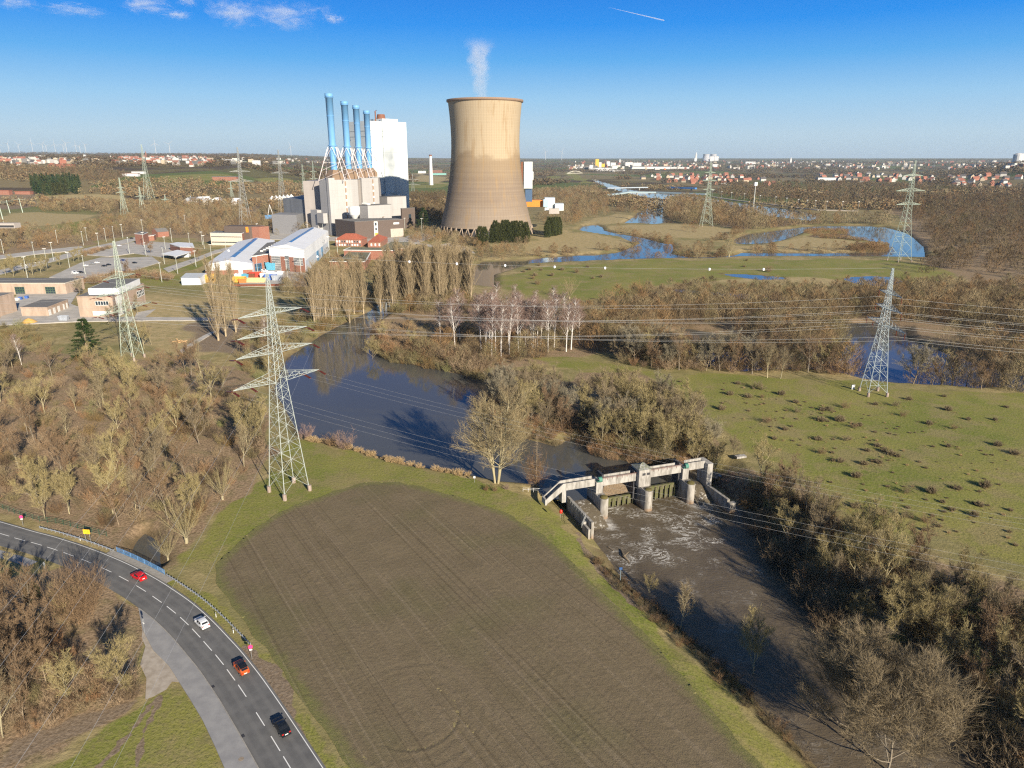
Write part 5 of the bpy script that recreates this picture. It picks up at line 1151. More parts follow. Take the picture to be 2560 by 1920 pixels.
for i, s in enumerate(PS):
    mb = MB(); n = 10; pts = []
    for k in range(n + 1):
        a = math.pi + math.pi * k / n; pts.append(wl_(s + 1.25 * math.cos(a), 1.25 + 1.25 * math.sin(a), 0))
    pts += [wl_(s + 1.25, 9.5, 0), wl_(s, 10.6, 0), wl_(s - 1.25, 9.5, 0)]
    mb.prism([(q.x, q.y) for q in pts], -6.8, 1.0 if i != 1 else 1.15, True)
    pier = wbuild(mb, 'pier', conc_w)
    mb = MB(); cz = wl_(s, 1.35, 0); mb.lathe([(1.12, 1.02), (1.08, 1.3), (.8, 1.55), (.35, 1.68), (.01, 1.7)], 14, cz.x, cz.y)
    cap_ = wbuild(mb, 'moss_cap', mossc)
    if i != 1:
        mb = MB(); wbox(mb, s - 1.0, s + 1.0, 4.2, 7.9, 1.0, 4.3); wbuild(mb, 'column', conc)
        mb = MB(); q = wl_(s + .3, 4.7, 4.95); mb.tube([q - Vector((ca_, sa_, 0)) * .5, q + Vector((ca_, sa_, 0)) * .5], .75, 14); wbox(mb, s - .5, s + .9, 4.4, 5.6, 4.3, 4.6); wbuild(mb, 'gate_winch', steel_g)
mb = MB(); wbox(mb, -1.9, 1.9, 3.6, 8.2, 1.12, 6.35); tower = wbuild(mb, 'tower', conc)
mb = MB(); a = [wl_(-2.15, 3.35, 6.36), wl_(2.15, 3.35, 6.36), wl_(2.15, 8.45, 6.36), wl_(-2.15, 8.45, 6.36)]; top_ = [wl_(-.6, 5.4, 7.4), wl_(.6, 6.4, 7.4)]
mb.quad(a[0], a[1], top_[1], top_[0]); mb.quad(a[1], a[2], top_[1]); mb.quad(a[2], a[3], top_[0], top_[1]); mb.quad(a[3], a[0], top_[0]); mb.quad(*a)
wbuild(mb, 'tower_roof', stain_mat('slate_roof', (.30, .30, .29), (.16, .16, .15), moss=(.16, .17, .10)))
for s0 in (-.85, .55):
    mb = MB(); wbox(mb, s0, s0 + .95, 3.52, 3.62, 4.6, 5.3); wbuild(mb, 'window', dark_m)
def beam(s0, s1, z=5.2, h=1.9):
    mb = MB(); wbox(mb, s0, s1, 4.9, 7.3, z - h, z - .75); wbox(mb, s0, s1, 4.9, 5.15, z - .75, z); wbox(mb, s0, s1, 7.05, 7.3, z - .75, z)
    wbuild(mb, 'walkway_beam', conc)
beam(-24.6, -15.0, 5.2, 2.1); beam(-12.8, -1.95, 5.0, 2.3); beam(1.95, 12.6, 5.3, 2.3); beam(14.9, 20.6, 5.6, 2.3)
for s0, s1, z in ((-12.7, -2.0, 5.25), (2.0, 12.5, 5.55)):
    mb = MB(); mb.bar(wl_(s0, 4.8, z), wl_(s1, 4.8, z), .09); mb.bar(wl_(s0, 4.8, z - .35), wl_(s1, 4.8, z - .35), .07)
    for k in range(8): s = s0 + (s1 - s0) * k / 7; mb.bar(wl_(s, 4.8, z - .9), wl_(s, 4.8, z), .07)
    wbuild(mb, 'handrail', simple('rusty_rail', (.25, .12, .09), .7))
for s in (-12.4, 12.4): mb = MB(); wbox(mb, s - .3, s + .3, 5.4, 8.6, -3, 5.9); wbuild(mb, 'gate_guide', dark_m)
mb = MB(); wbox(mb, -2.6, -2.0, 5.4, 8.8, -3, 5.6); wbuild(mb, 'gate_guide', dark_m)
# stair at the left end
mb = MB()
for t0 in (4.9, 7.05):
    a, b = wl_(-24.6, t0, 0), wl_(-29.6, t0, 0); a2, b2 = wl_(-24.6, t0 + .25, 0), wl_(-29.6, t0 + .25, 0)
    zt, zb = (5.2, 1.25), (3.1, -.3)
    P4 = [(a.x, a.y, zt[0]), (b.x, b.y, zt[1]), (b.x, b.y, zb[1]), (a.x, a.y, zb[0])]; Q4_ = [(a2.x, a2.y, zt[0]), (b2.x, b2.y, zt[1]), (b2.x, b2.y, zb[1]), (a2.x, a2.y, zb[0])]
    mb.quad(*P4); mb.quad(*Q4_[::-1])
    for k in range(4): mb.quad(P4[k], P4[(k + 1) % 4], Q4_[(k + 1) % 4], Q4_[k])
for k in range(14):
    s = -24.7 - k * .345; z = 4.3 - k * .31; wbox(mb, s - .345, s, 5.15, 7.05, z - .5, z)
wbox(mb, -29.9, -29.35, 4.8, 7.4, -.4, 1.3); wbox(mb, -24.9, -23.7, 4.95, 7.25, -.5, 3.05)
wbuild(mb, 'stair', conc)
mb = MB(); wbox(mb, 20.6, 22.4, 3.4, 8.4, -3, 5.1); wbuild(mb, 'abutment', conc)
# gates and spillways
for s0, s1, z in ((-12.6, -1.3, -2.6), (1.3, 12.5, -1.2)):
    mb = MB(); wbox(mb, s0, s1, 6.3, 7.0, z - .9, z + .45); wbox(mb, s0, s1, 6.6, 7.2, -6.5, z - .9)
    for k in range(7): s = s0 + (s1 - s0) * (k + .5) / 7; wbox(mb, s - .22, s + .22, 5.9, 6.3, -5.6, z + .1)
    wbuild(mb, 'gate', mossy)
mb = MB(); mb.quad(wl_(-12.6, 7.2, -1.9), wl_(-1.3, 7.2, -1.9), wl_(-4.5, 9.5, .6), wl_(-9.5, 9.5, .6)); mb.quad(wl_(-12.6, 7.2, -1.9), wl_(-9.5, 9.5, .6), wl_(-10.5, 13, -1.9)); mb.quad(wl_(-1.3, 7.2, -1.9), wl_(-4.5, 13, -1.9), wl_(-4.5, 9.5, .6)); mb.quad(wl_(-9.5, 9.5, .6), wl_(-4.5, 9.5, .6), wl_(-4.5, 13, -1.9), wl_(-10.5, 13, -1.9))
tag(mb.build('driftwood_heap', simple('driftwood', (.17, .125, .08), .95, var=.5, scale=4)), 'brown heap of driftwood piled against the left gate of the weir', 'driftwood')
fw = NT('falling_water'); fwn = fw.noise(.8, 6, .72, fw.map(sc=(1, 1, .5)))
fw.bsdf(fw.mix(fw.step(fwn, .54, .68), (.12, .10, .07), (.6, .58, .54)), .3, normal=fw.bump(fwn, .6, .3))
for s0, s1, tt, te in ((-21.6, -15.1, 7.2, -4.5), (15.0, 20.5, 7.2, -1.5)):
    mb = MB(); n = 14
    for k in range(n):
        f0, f1 = k / n, (k + 1) / n
        z = lambda f: ZU + .05 - 3.1 * (f ** 1.6)
        mb.quad(wl_(s0, tt + (te - tt) * f0, z(f0)), wl_(s1, tt + (te - tt) * f0, z(f0)), wl_(s1, tt + (te - tt) * f1, z(f1)), wl_(s0, tt + (te - tt) * f1, z(f1)))
    tag(mb.build('spillway_water', fw.mat), kind='structure')
mb = MB(); wbox(mb, -22.3, -21.6, -8.6, 7.4, -6.5, -.1); wbox(mb, -23.6, -23.0, -9.6, -6.2, -6.5, -1.4); wbox(mb, -23.6, -22.3, -6.4, -5.6, -6.5, -.9)
tag(mb.build('retaining_wall', conc_w), 'concrete channel wall left of the weir with a stub wall at its end', 'wall')
mb = MB(); wbox(mb, 20.5, 21.3, -7.2, 3.4, -6.5, -1.3); wbox(mb, 20.6, 22.6, -8.4, -7.2, -6.5, -2.0)
tag(mb.build('retaining_wall', conc_w), 'shaded concrete channel wall at the right end of the weir', 'wall')
def rail(name, pts, label, cat='railing', h=1.0, mat=None, posts=8, w_=.07, mids=1):
    root = empty(name, pts[0]); tag(root, label, cat)
    L = [0]
    for a, b in zip(pts, pts[1:]): L.append(L[-1] + (b - a).length)
    def along_(d):
        for i in range(len(pts) - 1):
            if d <= L[i + 1] + 1e-6: return pts[i].lerp(pts[i + 1], (d - L[i]) / (L[i + 1] - L[i]))
        return pts[-1]
    mb = MB()
    for m in range(mids + 1):
        hh_ = h * (1 - m / (mids + 1)); mb.tube([p + Vector((0, 0, hh_)) for p in pts], w_ / 2, 5)
    o = mb.build('rail', mat or rail_m, root); o.matrix_parent_inverse = Matrix.Translation(-root.location)
    for k in range(posts):
        p = along_(L[-1] * k / (posts - 1)); mb = MB(); mb.bar(p - Vector((0, 0, .2)), p + Vector((0, 0, h)), w_ * 1.1)
        o = mb.build('post', mat or rail_m, root); o.matrix_parent_inverse = Matrix.Translation(-root.location)
    return root
rail('railing', [wl_(-22.9, 3.5, 0), wl_(-22.6, -5.5, -.2)], 'thin steel railing along the channel wall left of the weir')
rail('railing', [wl_(-22.8, -5.7, -.3), wl_(-25.5, -9.5, -.3)], 'pale sloping handrail at the downstream end of the channel wall', w_=.1, posts=5)
rail('railing', [N(*R7(25, 490)), N(*R7(160, 495)), N(*R7(240, 505))], 'short white railing at the water edge left of the weir stair', mat=simple('white_rail', (.7, .7, .7), .5), posts=6)
e = empty('lifebuoy_post', N(*R7(338, 705))); tag(e, 'red lifebuoy box on a grey post in the grass left of the weir', 'lifebuoy')
mb = MB(); mb.bar((0, 0, -.1), (0, 0, 1.3), .1); mb.build('post', rail_m, e)
mb = MB(); mb.lathe([(.01, 1.15), (.36, 1.2), (.42, 1.5), (.42, 1.8), (.3, 2.1), (.01, 2.15)], 12); mb.build('box', simple('signal_red', (.62, .03, .015), .45), e)
e = empty('gauge_sign', N(*R7(832, 1222), -1.2)); tag(e, 'small blue sign on a thin post at the field-side river bank', 'sign')
mb = MB(); mb.bar((0, 0, -.2), (0, 0, 3.0), .09); mb.build('post', simple('post_blue_grey', (.3, .4, .46), .5), e)
mb = MB(); mb.box(0, 0, 2.5, 3.1, .7, .06); mb.build('panel', simple('sign_blue', (.03, .09, .25), .5), e)
mb = MB(); d = [N(*R7(735, 955), -4.85), N(*R7(775, 985), -4.8)]; mb.tube(d, [.18, .08], 6); tag(mb.build('floating_branch', BARK['brown']), 'small dark branch lying in the brown water by the field-side bank', 'branch')
mb = MB(); d = [N(*R7(840, 975), -4.8), N(*R7(865, 1030), -4.5), N(*R7(905, 1075), -4.85)]; mb.tube(d, [.2, .28, .1], 6); mb.tube([d[1], d[1] + Vector((1.2, .6, .9))], [.12, .04], 5); tag(mb.build('floating_branch', BARK['brown']), 'larger forked dark log stranded in the brown water by the field-side bank', 'branch')
mb = MB(); mb.box(*N(*Q5(470, 940)).xy, -.2, .5, 3.4, 1.6, .25); tag(mb.build('concrete_slab', conc), 'pale concrete slab box in the scrub at the meadow edge behind the weir', 'slab')
mb = MB(); p = N(*Q5(1160, 525)); mb.box(p.x, p.y, -.1, 1.8, 1.4, .3, .3); mb.box(p.x, p.y, 1.8, 1.95, 1.5, .4, .3); tag(mb.build('notice_board', simple('notice_white', (.75, .75, .76), .5)), 'small white board standing left of the right pylon feet', 'sign')
# white marker post by the golden tree
e = empty('water_sign', D(1025, 1043)); tag(e, 'small white sign on a post left of the tall golden tree', 'sign')
mb = MB(); mb.bar((0, 0, -.1), (0, 0, 1.6), .08); mb.build('post', rail_m, e); mb = MB(); mb.box(0, 0, 1.5, 2.1, .55, .05); mb.build('panel', simple('notice_white', (.75, .75, .76), .5), e)
# ------------------------------------------------------------------ cars
glass_m = simple('car_glass', (.012, .014, .018), .08, var=.05, spec=.6)
tyre_m = simple('tyre_rubber', (.02, .02, .02), .8)
rim_m = simple('wheel_rim', (.45, .46, .48), .35, .7)
plate_m = simple('number_plate', (.8, .8, .78), .5)
tail_m = simple('tail_lamp', (.42, .015, .012), .3)
head_m = simple('head_lamp', (.75, .77, .8), .15)
def paint_m(name, c): return simple(name, c, .28, .15, var=.04, spec=.5)
HATCH = [(0, .55, .55), (.05, .95, .95), (.32, 1.02, 1.05), (.62, 1.02, 1.33), (.85, 1.02, 1.43), (1.5, 1.0, 1.50), (2.1, .98, 1.47), (2.45, .97, 1.38), (3.15, .94, 1.0), (3.3, .92, .96), (3.9, .82, .85), (4.15, .68, .70), (4.22, .45, .46)]
SUV = [(0, .6, .6), (.05, 1.0, 1.0), (.22, 1.08, 1.12), (.5, 1.08, 1.45), (.75, 1.08, 1.56), (1.5, 1.06, 1.62), (2.2, 1.04, 1.58), (2.55, 1.03, 1.48), (3.2, 1.02, 1.08), (3.4, 1.0, 1.04), (4.0, .92, .95), (4.25, .75, .77), (4.32, .5, .51)]
SEDAN = [(0, .55, .55), (.05, .95, .95), (.5, 1.0, 1.02), (.75, 1.0, 1.05), (1.3, 1.0, 1.38), (1.6, .99, 1.43), (2.1, .98, 1.44), (2.55, .97, 1.36), (3.25, .94, 1.0), (3.4, .92, .95), (4.1, .82, .84), (4.4, .66, .68), (4.48, .45, .46)]
def car(name, prof, body, roof, label, p, heading, group=None, W_=.9, z=.16, driver=True):
    e = empty(name, (p[0], p[1], z), heading); tag(e, label, 'car', group)
    L = prof[-1][0]; mb = MB(); rings = []
    for x, zb, zt in prof:
        f = 1 - .18 * max(0, abs(x - L / 2) / (L / 2) - .55) / .45
        wb = W_ * f; cab = zt - zb > .04; wt = (W_ * .74 if cab and zt - zb > .2 else W_ * .86 * f)
        r = [(wb * .92, .22), (wb, .5), (wb * .97, zb), (wt, zt)]
        rings.append([(x - L / 2, y, z_) for y, z_ in r] + [(x - L / 2, -y, z_) for y, z_ in reversed(r)])
    b = 0
    for r in rings: mb.v += r
    n = 8
    for i in range(len(rings) - 1):
        for k in range(n):
            k2 = (k + 1) % n
            mb.f.append((i * n + k, i * n + k2, (i + 1) * n + k2, (i + 1) * n + k)); top_face = k == 3 and prof[i][2] - prof[i][1] > .2 and prof[i + 1][2] - prof[i + 1][1] > .2
            mb.m.append(1 if top_face else 0)
    mb.f.append(tuple(range(n - 1, -1, -1))); mb.m.append(0); mb.f.append(tuple((len(rings) - 1) * n + k for k in range(n))); mb.m.append(0)
    mb.build('body', [body, roof or body], e)
    cabs = [i for i in range(len(prof)) if prof[i][2] - prof[i][1] > .2]
    i0, i1 = cabs[0], cabs[-1]
    def win(nm, i, j, ks, s=.12, sh=.02):
        mb = MB(); q = [Vector(rings[i][ks[0]]), Vector(rings[i][ks[1]]), Vector(rings[j][ks[1]]), Vector(rings[j][ks[0]])]
        c = sum(q, Vector()) / 4; nrm = (q[1] - q[0]).cross(q[3] - q[0]).normalized()
        if nrm.dot(c - Vector((0, 0, .7))) < 0: nrm = -nrm
        q = [c + (v - c) * (1 - s) + nrm * sh for v in q]
        mb.quad(*q); mb.build(nm, glass_m, e)
    win('rear_window', i0 - 1, i0, (3, 4)); win('windscreen', i1, i1 + 1, (3, 4), .08)
    for ks in ((2, 3), (4, 5)):
        for a, b2 in ((i0, (i0 + i1) // 2), ((i0 + i1) // 2, i1)): win('side_window', a, b2, ks, .14)
    for sx_ in (L * .19 - L / 2, L * .80 - L / 2):
        for sy in (-1, 1):
            mb = MB(); mb.tube([(sx_, sy * (W_ - .2), .32), (sx_, sy * (W_ + .015), .32)], .32, 14); wh = mb.build('wheel', tyre_m, e)
            mb = MB(); mb.tube([(sx_, sy * (W_ + .0), .32), (sx_, sy * (W_ + .03), .32)], .2, 10); mb.build('rim', rim_m, wh)
    for sy in (-1, 1):
        mb = MB(); mb.box(.06 - L / 2, sy * W_ * .66, .70, .90, .14, .30); mb.build('tail_light', tail_m, e)
        mb = MB(); mb.box(L / 2 - .26, sy * W_ * .62, .56, .70, .16, .34); mb.build('headlight', head_m, e)
        mb = MB(); mb.box(.65, sy * (W_ + .09), .98, 1.12, .12, .2); mb.build('wing_mirror', body, e)
    mb = MB(); mb.box(-L / 2 - .015, 0, .55, .68, .05, .52); mb.build('number_plate', plate_m, e)
    mb = MB(); mb.box(-L / 2 + .05, 0, .24, .46, .16, W_ * 1.75); mb.build('bumper', body if roof is None else dark_m, e)
    return e
def lane(px_):
    q = N(*R6(*px_)); j = min(range(2, len(RC) - 2), key=lambda k: (RC[k] - q).length); d = (RC[j - 2] - RC[j + 2]).normalized()
    c = RC[j]; s_ = Vector((d.y, -d.x, 0)); return c + s_ * 1.95, math.atan2(d.y, d.x)
for prof, body, roof, label, px_ in [(HATCH, paint_m('red_paint', (.55, .012, .018)), None, 'bright red hatchback furthest up the bend of the road', (972, 350)),
        (HATCH, paint_m('white_paint', (.72, .73, .75)), None, 'white hatchback driving behind the red one', (1400, 680)),
        (SUV, paint_m('copper_paint', (.52, .10, .022)), paint_m('black_roof', (.015, .015, .017)), 'copper orange crossover with a black roof on the road', (1668, 990)),
        (SEDAN, paint_m('black_paint', (.012, .015, .02)), None, 'black saloon nearest to the bottom of the picture', (1955, 1400))]:
    p, hd = lane(px_); car('car', prof, body, roof, label, p, hd, z=.165)
# ------------------------------------------------------------------ guard rails, signs, fence
zinc = simple('galvanised_steel', (.42, .44, .46), .45, .5)
def guard(pts, label, posts):
    root = empty('guard_rail', pts[0]); tag(root, label, 'guard rail'); inv = Matrix.Translation(-root.location)
    mb = MB(); prof = [(0, .45), (.06, .52), (0, .6), (.06, .68), (0, .75)]
    for i in range(len(pts) - 1):
        d = (pts[i + 1] - pts[i]).normalized(); s_ = Vector((d.y, -d.x, 0))
        for (o0, z0), (o1, z1) in zip(prof, prof[1:]):
            a, b = pts[i] + s_ * o0, pts[i + 1] + s_ * o0; a1, b1 = pts[i] + s_ * o1, pts[i + 1] + s_ * o1
            mb.quad((a.x, a.y, z0), (b.x, b.y, z0), (b1.x, b1.y, z1), (a1.x, a1.y, z1))
    o = mb.build('rail', zinc, root); o.matrix_parent_inverse = inv
    for k in range(posts):
        t = k / (posts - 1) * (len(pts) - 1.001); i = int(t); p = pts[i].lerp(pts[i + 1], t - i); d = (pts[i + 1] - pts[i]).normalized(); s_ = Vector((-d.y, d.x, 0)); p = p + s_ * .14
        mb = MB(); mb.box(p.x, p.y, -.3, .78, .14, .1, math.atan2(d.y, d.x)); o = mb.build('post', zinc, root); o.matrix_parent_inverse = inv
def along_road(pa, pb, off):
    a = min(range(len(RC)), key=lambda k: (RC[k] - N(*R6(*pa))).length); b = min(range(len(RC)), key=lambda k: (RC[k] - N(*R6(*pb))).length)
    return offset(RC, off)[a:b]
guard(along_road((1030, 400), (1560, 920), 5.9), 'long galvanised guard rail curving along the field side of the road', 34)
guard(along_road((130, 80), (640, 250), 5.6), 'galvanised guard rail between the yellow sign and the blue bridge railing', 20)
brp = along_road((640, 250), (1030, 400), 6.0)
root = empty('bridge_railing', brp[0]); tag(root, 'blue mesh railing of the little road bridge over the creek', 'railing'); inv = Matrix.Translation(-root.location)
blue_r = simple('railing_blue', (.10, .22, .42), .45)
mb = MB()
for zz_ in (.35, 1.45): mb.tube([p + Vector((0, 0, zz_)) for p in brp], .06, 5)
o = mb.build('rail', blue_r, root); o.matrix_parent_inverse = inv
mb = MB()
for i in range(len(brp) - 1):
    for k in range(5): p = brp[i].lerp(brp[i + 1], k / 5); mb.bar(p + Vector((0, 0, .35)), p + Vector((0, 0, 1.45)), .05, 3)
o = mb.build('bars', blue_r, root); o.matrix_parent_inverse = inv
for k in range(0, len(brp), 3):
    mb = MB(); mb.bar(brp[k] - Vector((0, 0, .2)), brp[k] + Vector((0, 0, 1.5)), .12); o = mb.build('post', blue_r, root); o.matrix_parent_inverse = inv
def delineator(p, label):
    e = empty('delineator_post', p); tag(e, label, 'marker post')
    mb = MB(); mb.prism([(-.06, -.05), (.06, -.05), (.0, .07)], -.1, 1.05); mb.build('post', simple('white_plastic', (.8, .8, .8), .5), e)
    mb = MB(); mb.prism([(-.07, -.06), (.07, -.06), (.0, .08)], .72, .9); mb.build('black_band', dark_m, e)
for px_, lb in [((556, 85), 'white marker post beside the yellow sign'), ((1130, 312), 'white marker post at the near end of the blue bridge railing'), ((1495, 615), 'white marker post halfway down the long guard rail'), ((1615, 725), 'pale marker stake near the lower end of the long guard rail')]:
    delineator(N(*R6(*px_)), lb)
def disc_sign(p, face, h, label, front, plate=False, R=.33):
    e = empty('road_sign', p, face); tag(e, label, 'sign')
    mb = MB(); mb.bar((0, 0, -.2), (0, 0, h + R), .07, 6); mb.build('post', zinc, e)
    mb = MB(); mb.tube([(0, -.05, h), (0, -.08, h)], R, 24); d = mb.build('disc', front[0], e)
    if len(front) > 1:
        mb = MB(); mb.tube([(0, -.081, h), (0, -.09, h)], R * .74, 24); c = mb.build('inner_disc', front[1], d)
        mb = MB()
        for s_ in ((1, 1), (1, -1)):
            a = Vector((-.2 * s_[0], -.1, h - .2 * s_[1])); b = Vector((.2 * s_[0], -.1, h + .2 * s_[1])); mb.tube([a, b], .035, 4)
        mb.build('cross_bars', front[0], d)
    if plate: mb = MB(); mb.box(0, -.06, h - R - .32, h - R - .06, .5, .04); mb.build('plate', simple('white_plastic', (.8, .8, .8), .5), e)
red_s, blue_s = simple('sign_red', (.70, .05, .10), .45), simple('sign_royal_blue', (.25, .06, .30), .45)
disc_sign(N(*R6(1742, 905)), .25, 2.75, 'round no-stopping sign with white plate beside the muddy verge', (red_s, blue_s), True, .45)
disc_sign(N(*R5(160, 1420)), .25, 2.5, 'round no-stopping sign in front of the green fence at the left', (red_s, blue_s), True, .45)
disc_sign(N(*R6(1003, 735)), 2.6, 3.2, 'round sign seen from behind at the edge of the cycle path', (zinc,), True, .4)
disc_sign(N(*R6(320, 328)), 2.6, 3.0, 'round sign seen from behind by the lay-by', (zinc,), False, .45)
e = empty('town_sign', N(*R5(612, 1530)), -.1); tag(e, 'yellow town sign on two posts at the roadside by the fence', 'sign')
for sx_ in (-.6, .6): mb = MB(); mb.bar((sx_, 0, -.2), (sx_, 0, 3.3), .09, 6); mb.build('post', zinc, e)
mb = MB(); mb.box(0, -.07, 2.1, 3.3, 1.75, .05); mb.build('panel', simple('sign_yellow', (.85, .52, .03), .5), e)
mb = MB()
for (x0, x1, z_) in ((-.5, .5, 2.95), (-.62, .62, 2.65), (-.35, .35, 2.35)): mb.box((x0 + x1) / 2, -.1, z_ - .06, z_ + .06, x1 - x0, .01)
mb.build('lettering_lines', simple('sign_orange_text', (.62, .33, .02), .5), e)
fp = [N(*R5(*q)) for q in [(-260,1250),(0,1300),(130,1350),(280,1395),(400,1410),(520,1440),(620,1470),(740,1500)]]
fence_g = simple('fence_green', (.02, .10, .06), .5)
rail('mesh_fence', fp, 'low green mesh fence between the left wood and the road', 'fence', 1.6, fence_g, 22, .07, 3)
e = empty('manhole_cover', (*N(*R6(1668, 1605)).xy, .245)); tag(e, 'round concrete manhole cover in the grey path at the bottom', 'manhole'); mb = MB(); mb.lathe([(.42, -.01), (.42, .012), (.34, .013), (.335, .004), (.3, .004), (.0, .005)], 24); mb.build('lid', simple('manhole_lid', (.27, .22, .17), .8), e)
for i, px_ in enumerate([(1468, 1112), (1668, 1450)]):
    p = N(*R6(*px_)); j = min(range(2, len(RC) - 2), key=lambda k: (RC[k] - p).length); q = offset(RC, -3.55)[j]; d = RC[j + 1] - RC[j - 1]
    mb = MB(); mb.box(q.x, q.y, .16, .175, .75, .5, math.atan2(d.y, d.x)); tag(mb.build('gully_grate', dark_m), ('upper', 'lower')[i] + ' of the two iron gully grates along the kerb', 'grate')
# ------------------------------------------------------------------ lattice pylons
py_near = simple('pylon_paint_pale', (.39, .43, .41), .5, .1, var=.08)
py_green = simple('pylon_paint_green', (.36, .42, .35), .5, .1, var=.1)
py_blue = simple('pylon_paint_blue_grey', (.42, .48, .50), .5, .1, var=.1)
py_grey = simple('pylon_paint_grey', (.34, .35, .33), .55, .1, var=.1)
ins_m = simple('insulator_brown', (.10, .022, .012), .3)
foot_m = stain_mat('pylon_footing', (.36, .29, .25), (.22, .17, .14))
def pylon(label, p, H_, w0, aang, arms, mat, knee=.5, w1=None, w2=None, t=.16, cells=14, foot=True, group=None, insul='hang', detail=True, z=None):
    root = empty('pylon', (p[0], p[1], 0 if z is None else z), aang); tag(root, label, 'pylon', group)
    w1 = w1 or w0 * .36; w2 = w2 or w0 * .1; zk = H_ * knee; f0 = 1.6 if foot else 0
    def wd(z_):
        return w0 + (w1 - w0) * z_ / zk if z_ < zk else w1 + (w2 - w1) * (z_ - zk) / (H_ - zk)
    zs = [f0]
    while zs[-1] < H_ * .985:
        zs.append(min(H_, zs[-1] + max(wd(zs[-1]) * .82, H_ / 60)))
    zs[-1] = H_
    cor = [(-1, -1), (1, -1), (1, 1), (-1, 1)]
    def c(k, z_): h = wd(z_) / 2; return Vector((cor[k % 4][0] * h, cor[k % 4][1] * h, z_))
    mb = MB()
    for k in range(4): mb.tube([c(k, z_) for z_ in (f0, zk, H_)], [t * .62, t * .5, t * .35], 4)
    body = mb.build('legs', mat, root)
    mb = MB(); tb = t * .42
    for i in range(len(zs) - 1):
        a, b = zs[i], zs[i + 1]
        for k in range(4):
            mb.bar(c(k, a), c(k + 1, b), tb, 3); mb.bar(c(k + 1, a), c(k, b), tb, 3)
            if i % 2 == 0 and i: mb.bar(c(k, a), c(k + 1, a), tb, 3)
            if detail and wd(a) > w0 * .45:
                m = (c(k, a) + c(k + 1, b)) / 2; mb.bar(m, (c(k, a) + c(k, b)) / 2, tb * .8, 3); mb.bar(m, (c(k + 1, a) + c(k + 1, b)) / 2, tb * .8, 3)
    mb.build('bracing', mat, root)
    tips = []
    for z_, La, Lb in arms:
        for sg, L in ((-1, La), (1, Lb)):
            mb = MB(); h = wd(z_) / 2; th = max(1.3, L * .17); tip = Vector((sg * L, 0, z_ + .15))
            for sy in (-1, 1):
                lo, hi = Vector((sg * h, sy * h, z_)), Vector((sg * wd(z_ + th) / 2, sy * wd(z_ + th) / 2, z_ + th))
                mb.bar(lo, tip, t * .7, 4); mb.bar(hi, tip, t * .55, 4); n = 5
                for q in range(1, n):
                    a = lo.lerp(tip, q / n); b = hi.lerp(tip, q / n); mb.bar(a, b, tb, 3); mb.bar(lo.lerp(tip, (q - 1) / n), b, tb, 3)
            for q in range(0, 5):
                a = Vector((sg * h, -h, z_)).lerp(tip, q / 5); b = Vector((sg * h, h, z_)).lerp(tip, q / 5); mb.bar(a, b, tb, 3)
                b2 = Vector((sg * h, h, z_)).lerp(tip, (q + 1) / 5); mb.bar(a, b2, tb, 3)
            arm = mb.build('crossarm', mat, root); tips.append(Vector((sg * L, 0, z_)))
            if insul:
                for f in ((1.0, .62) if L > 12 else (1.0,)):
                    x = sg * L * f; mb = MB()
                    if insul == 'hang': mb.tube([(x, 0, z_), (x, 0, z_ - 2.4)], .16, 6)
                    else:
                        for sy in (-1, 1):
                            for dx in (-.18, .18): mb.tube([(x + dx, sy * .5, z_ - .2), (x + dx, sy * 3.0, z_ - .65)], .15, 6)
                    mb.build('insulator', ins_m, arm)
    if foot:
        for k in range(4):
            q = c(k, f0); mb = MB(); mb.prism([(q.x * 1.03 + .55 * math.cos(a), q.y * 1.03 + .55 * math.sin(a)) for a in [j * math.pi / 4 for j in range(8)]], -.6, f0 + .15); mb.build('footing', foot_m, root)
    return root
def arm_pt(root, x, z_, sy=0.0):
    a = root.rotation_euler.z; return Vector((root.location.x + x * math.cos(a) - sy * math.sin(a), root.location.y + x * math.sin(a) + sy * math.cos(a), root.location.z + z_))
R_ = math.radians
P1 = pylon('tallest pale steel lattice pylon standing between the pool and the ploughed field', N(724, 1228), 62, 8.0, R_(49), [(51.4, 9.3, 9.3), (46.0, 10.2, 10.4), (41.0, 11.2, 11.6), (33.0, 13, 13)], py_near, knee=.53, w1=3.3, w2=.5, t=.20, insul='pull')
P2 = pylon('pale green lattice pylon in front of the flat-roofed beige building at the left', N(333, 897), 55, 7, R_(78), [(38.7, 10.5, 10), (32, 16, 14.5), (23.7, 16.8, 18)], py_green, knee=.45, w1=3.4, w2=.6, t=.26, insul='pull')
P3 = pylon('blue-grey lattice pylon standing at the back edge of the right meadow', N(2182, 985), 50.5, 7.6, R_(-90), [(40.7, 7.5, 9.5), (35, 8.5, 11), (28.5, 13.8, 15.5)], py_blue, knee=.5, w1=3.0, w2=.5, t=.26, insul='hang')
P4 = pylon('tall pale lattice pylon behind the right meadow pond, on the river bank', N(2248, 653), 89, 14, R_(12), [(75.8, 10, 10), (62.7, 15, 15), (50.8, 12.5, 12.5)], py_green, knee=.45, w1=5.5, w2=.9, t=.42, insul=None)
P5 = pylon('pale lattice pylon on the grassy river island in the centre right', N(1765, 566), 86, 15, R_(0), [(72.3, 7.5, 7.5), (61.4, 10, 10), (49.6, 8.5, 8.5)], py_green, knee=.45, w1=5.5, w2=1, t=.5, insul=None)
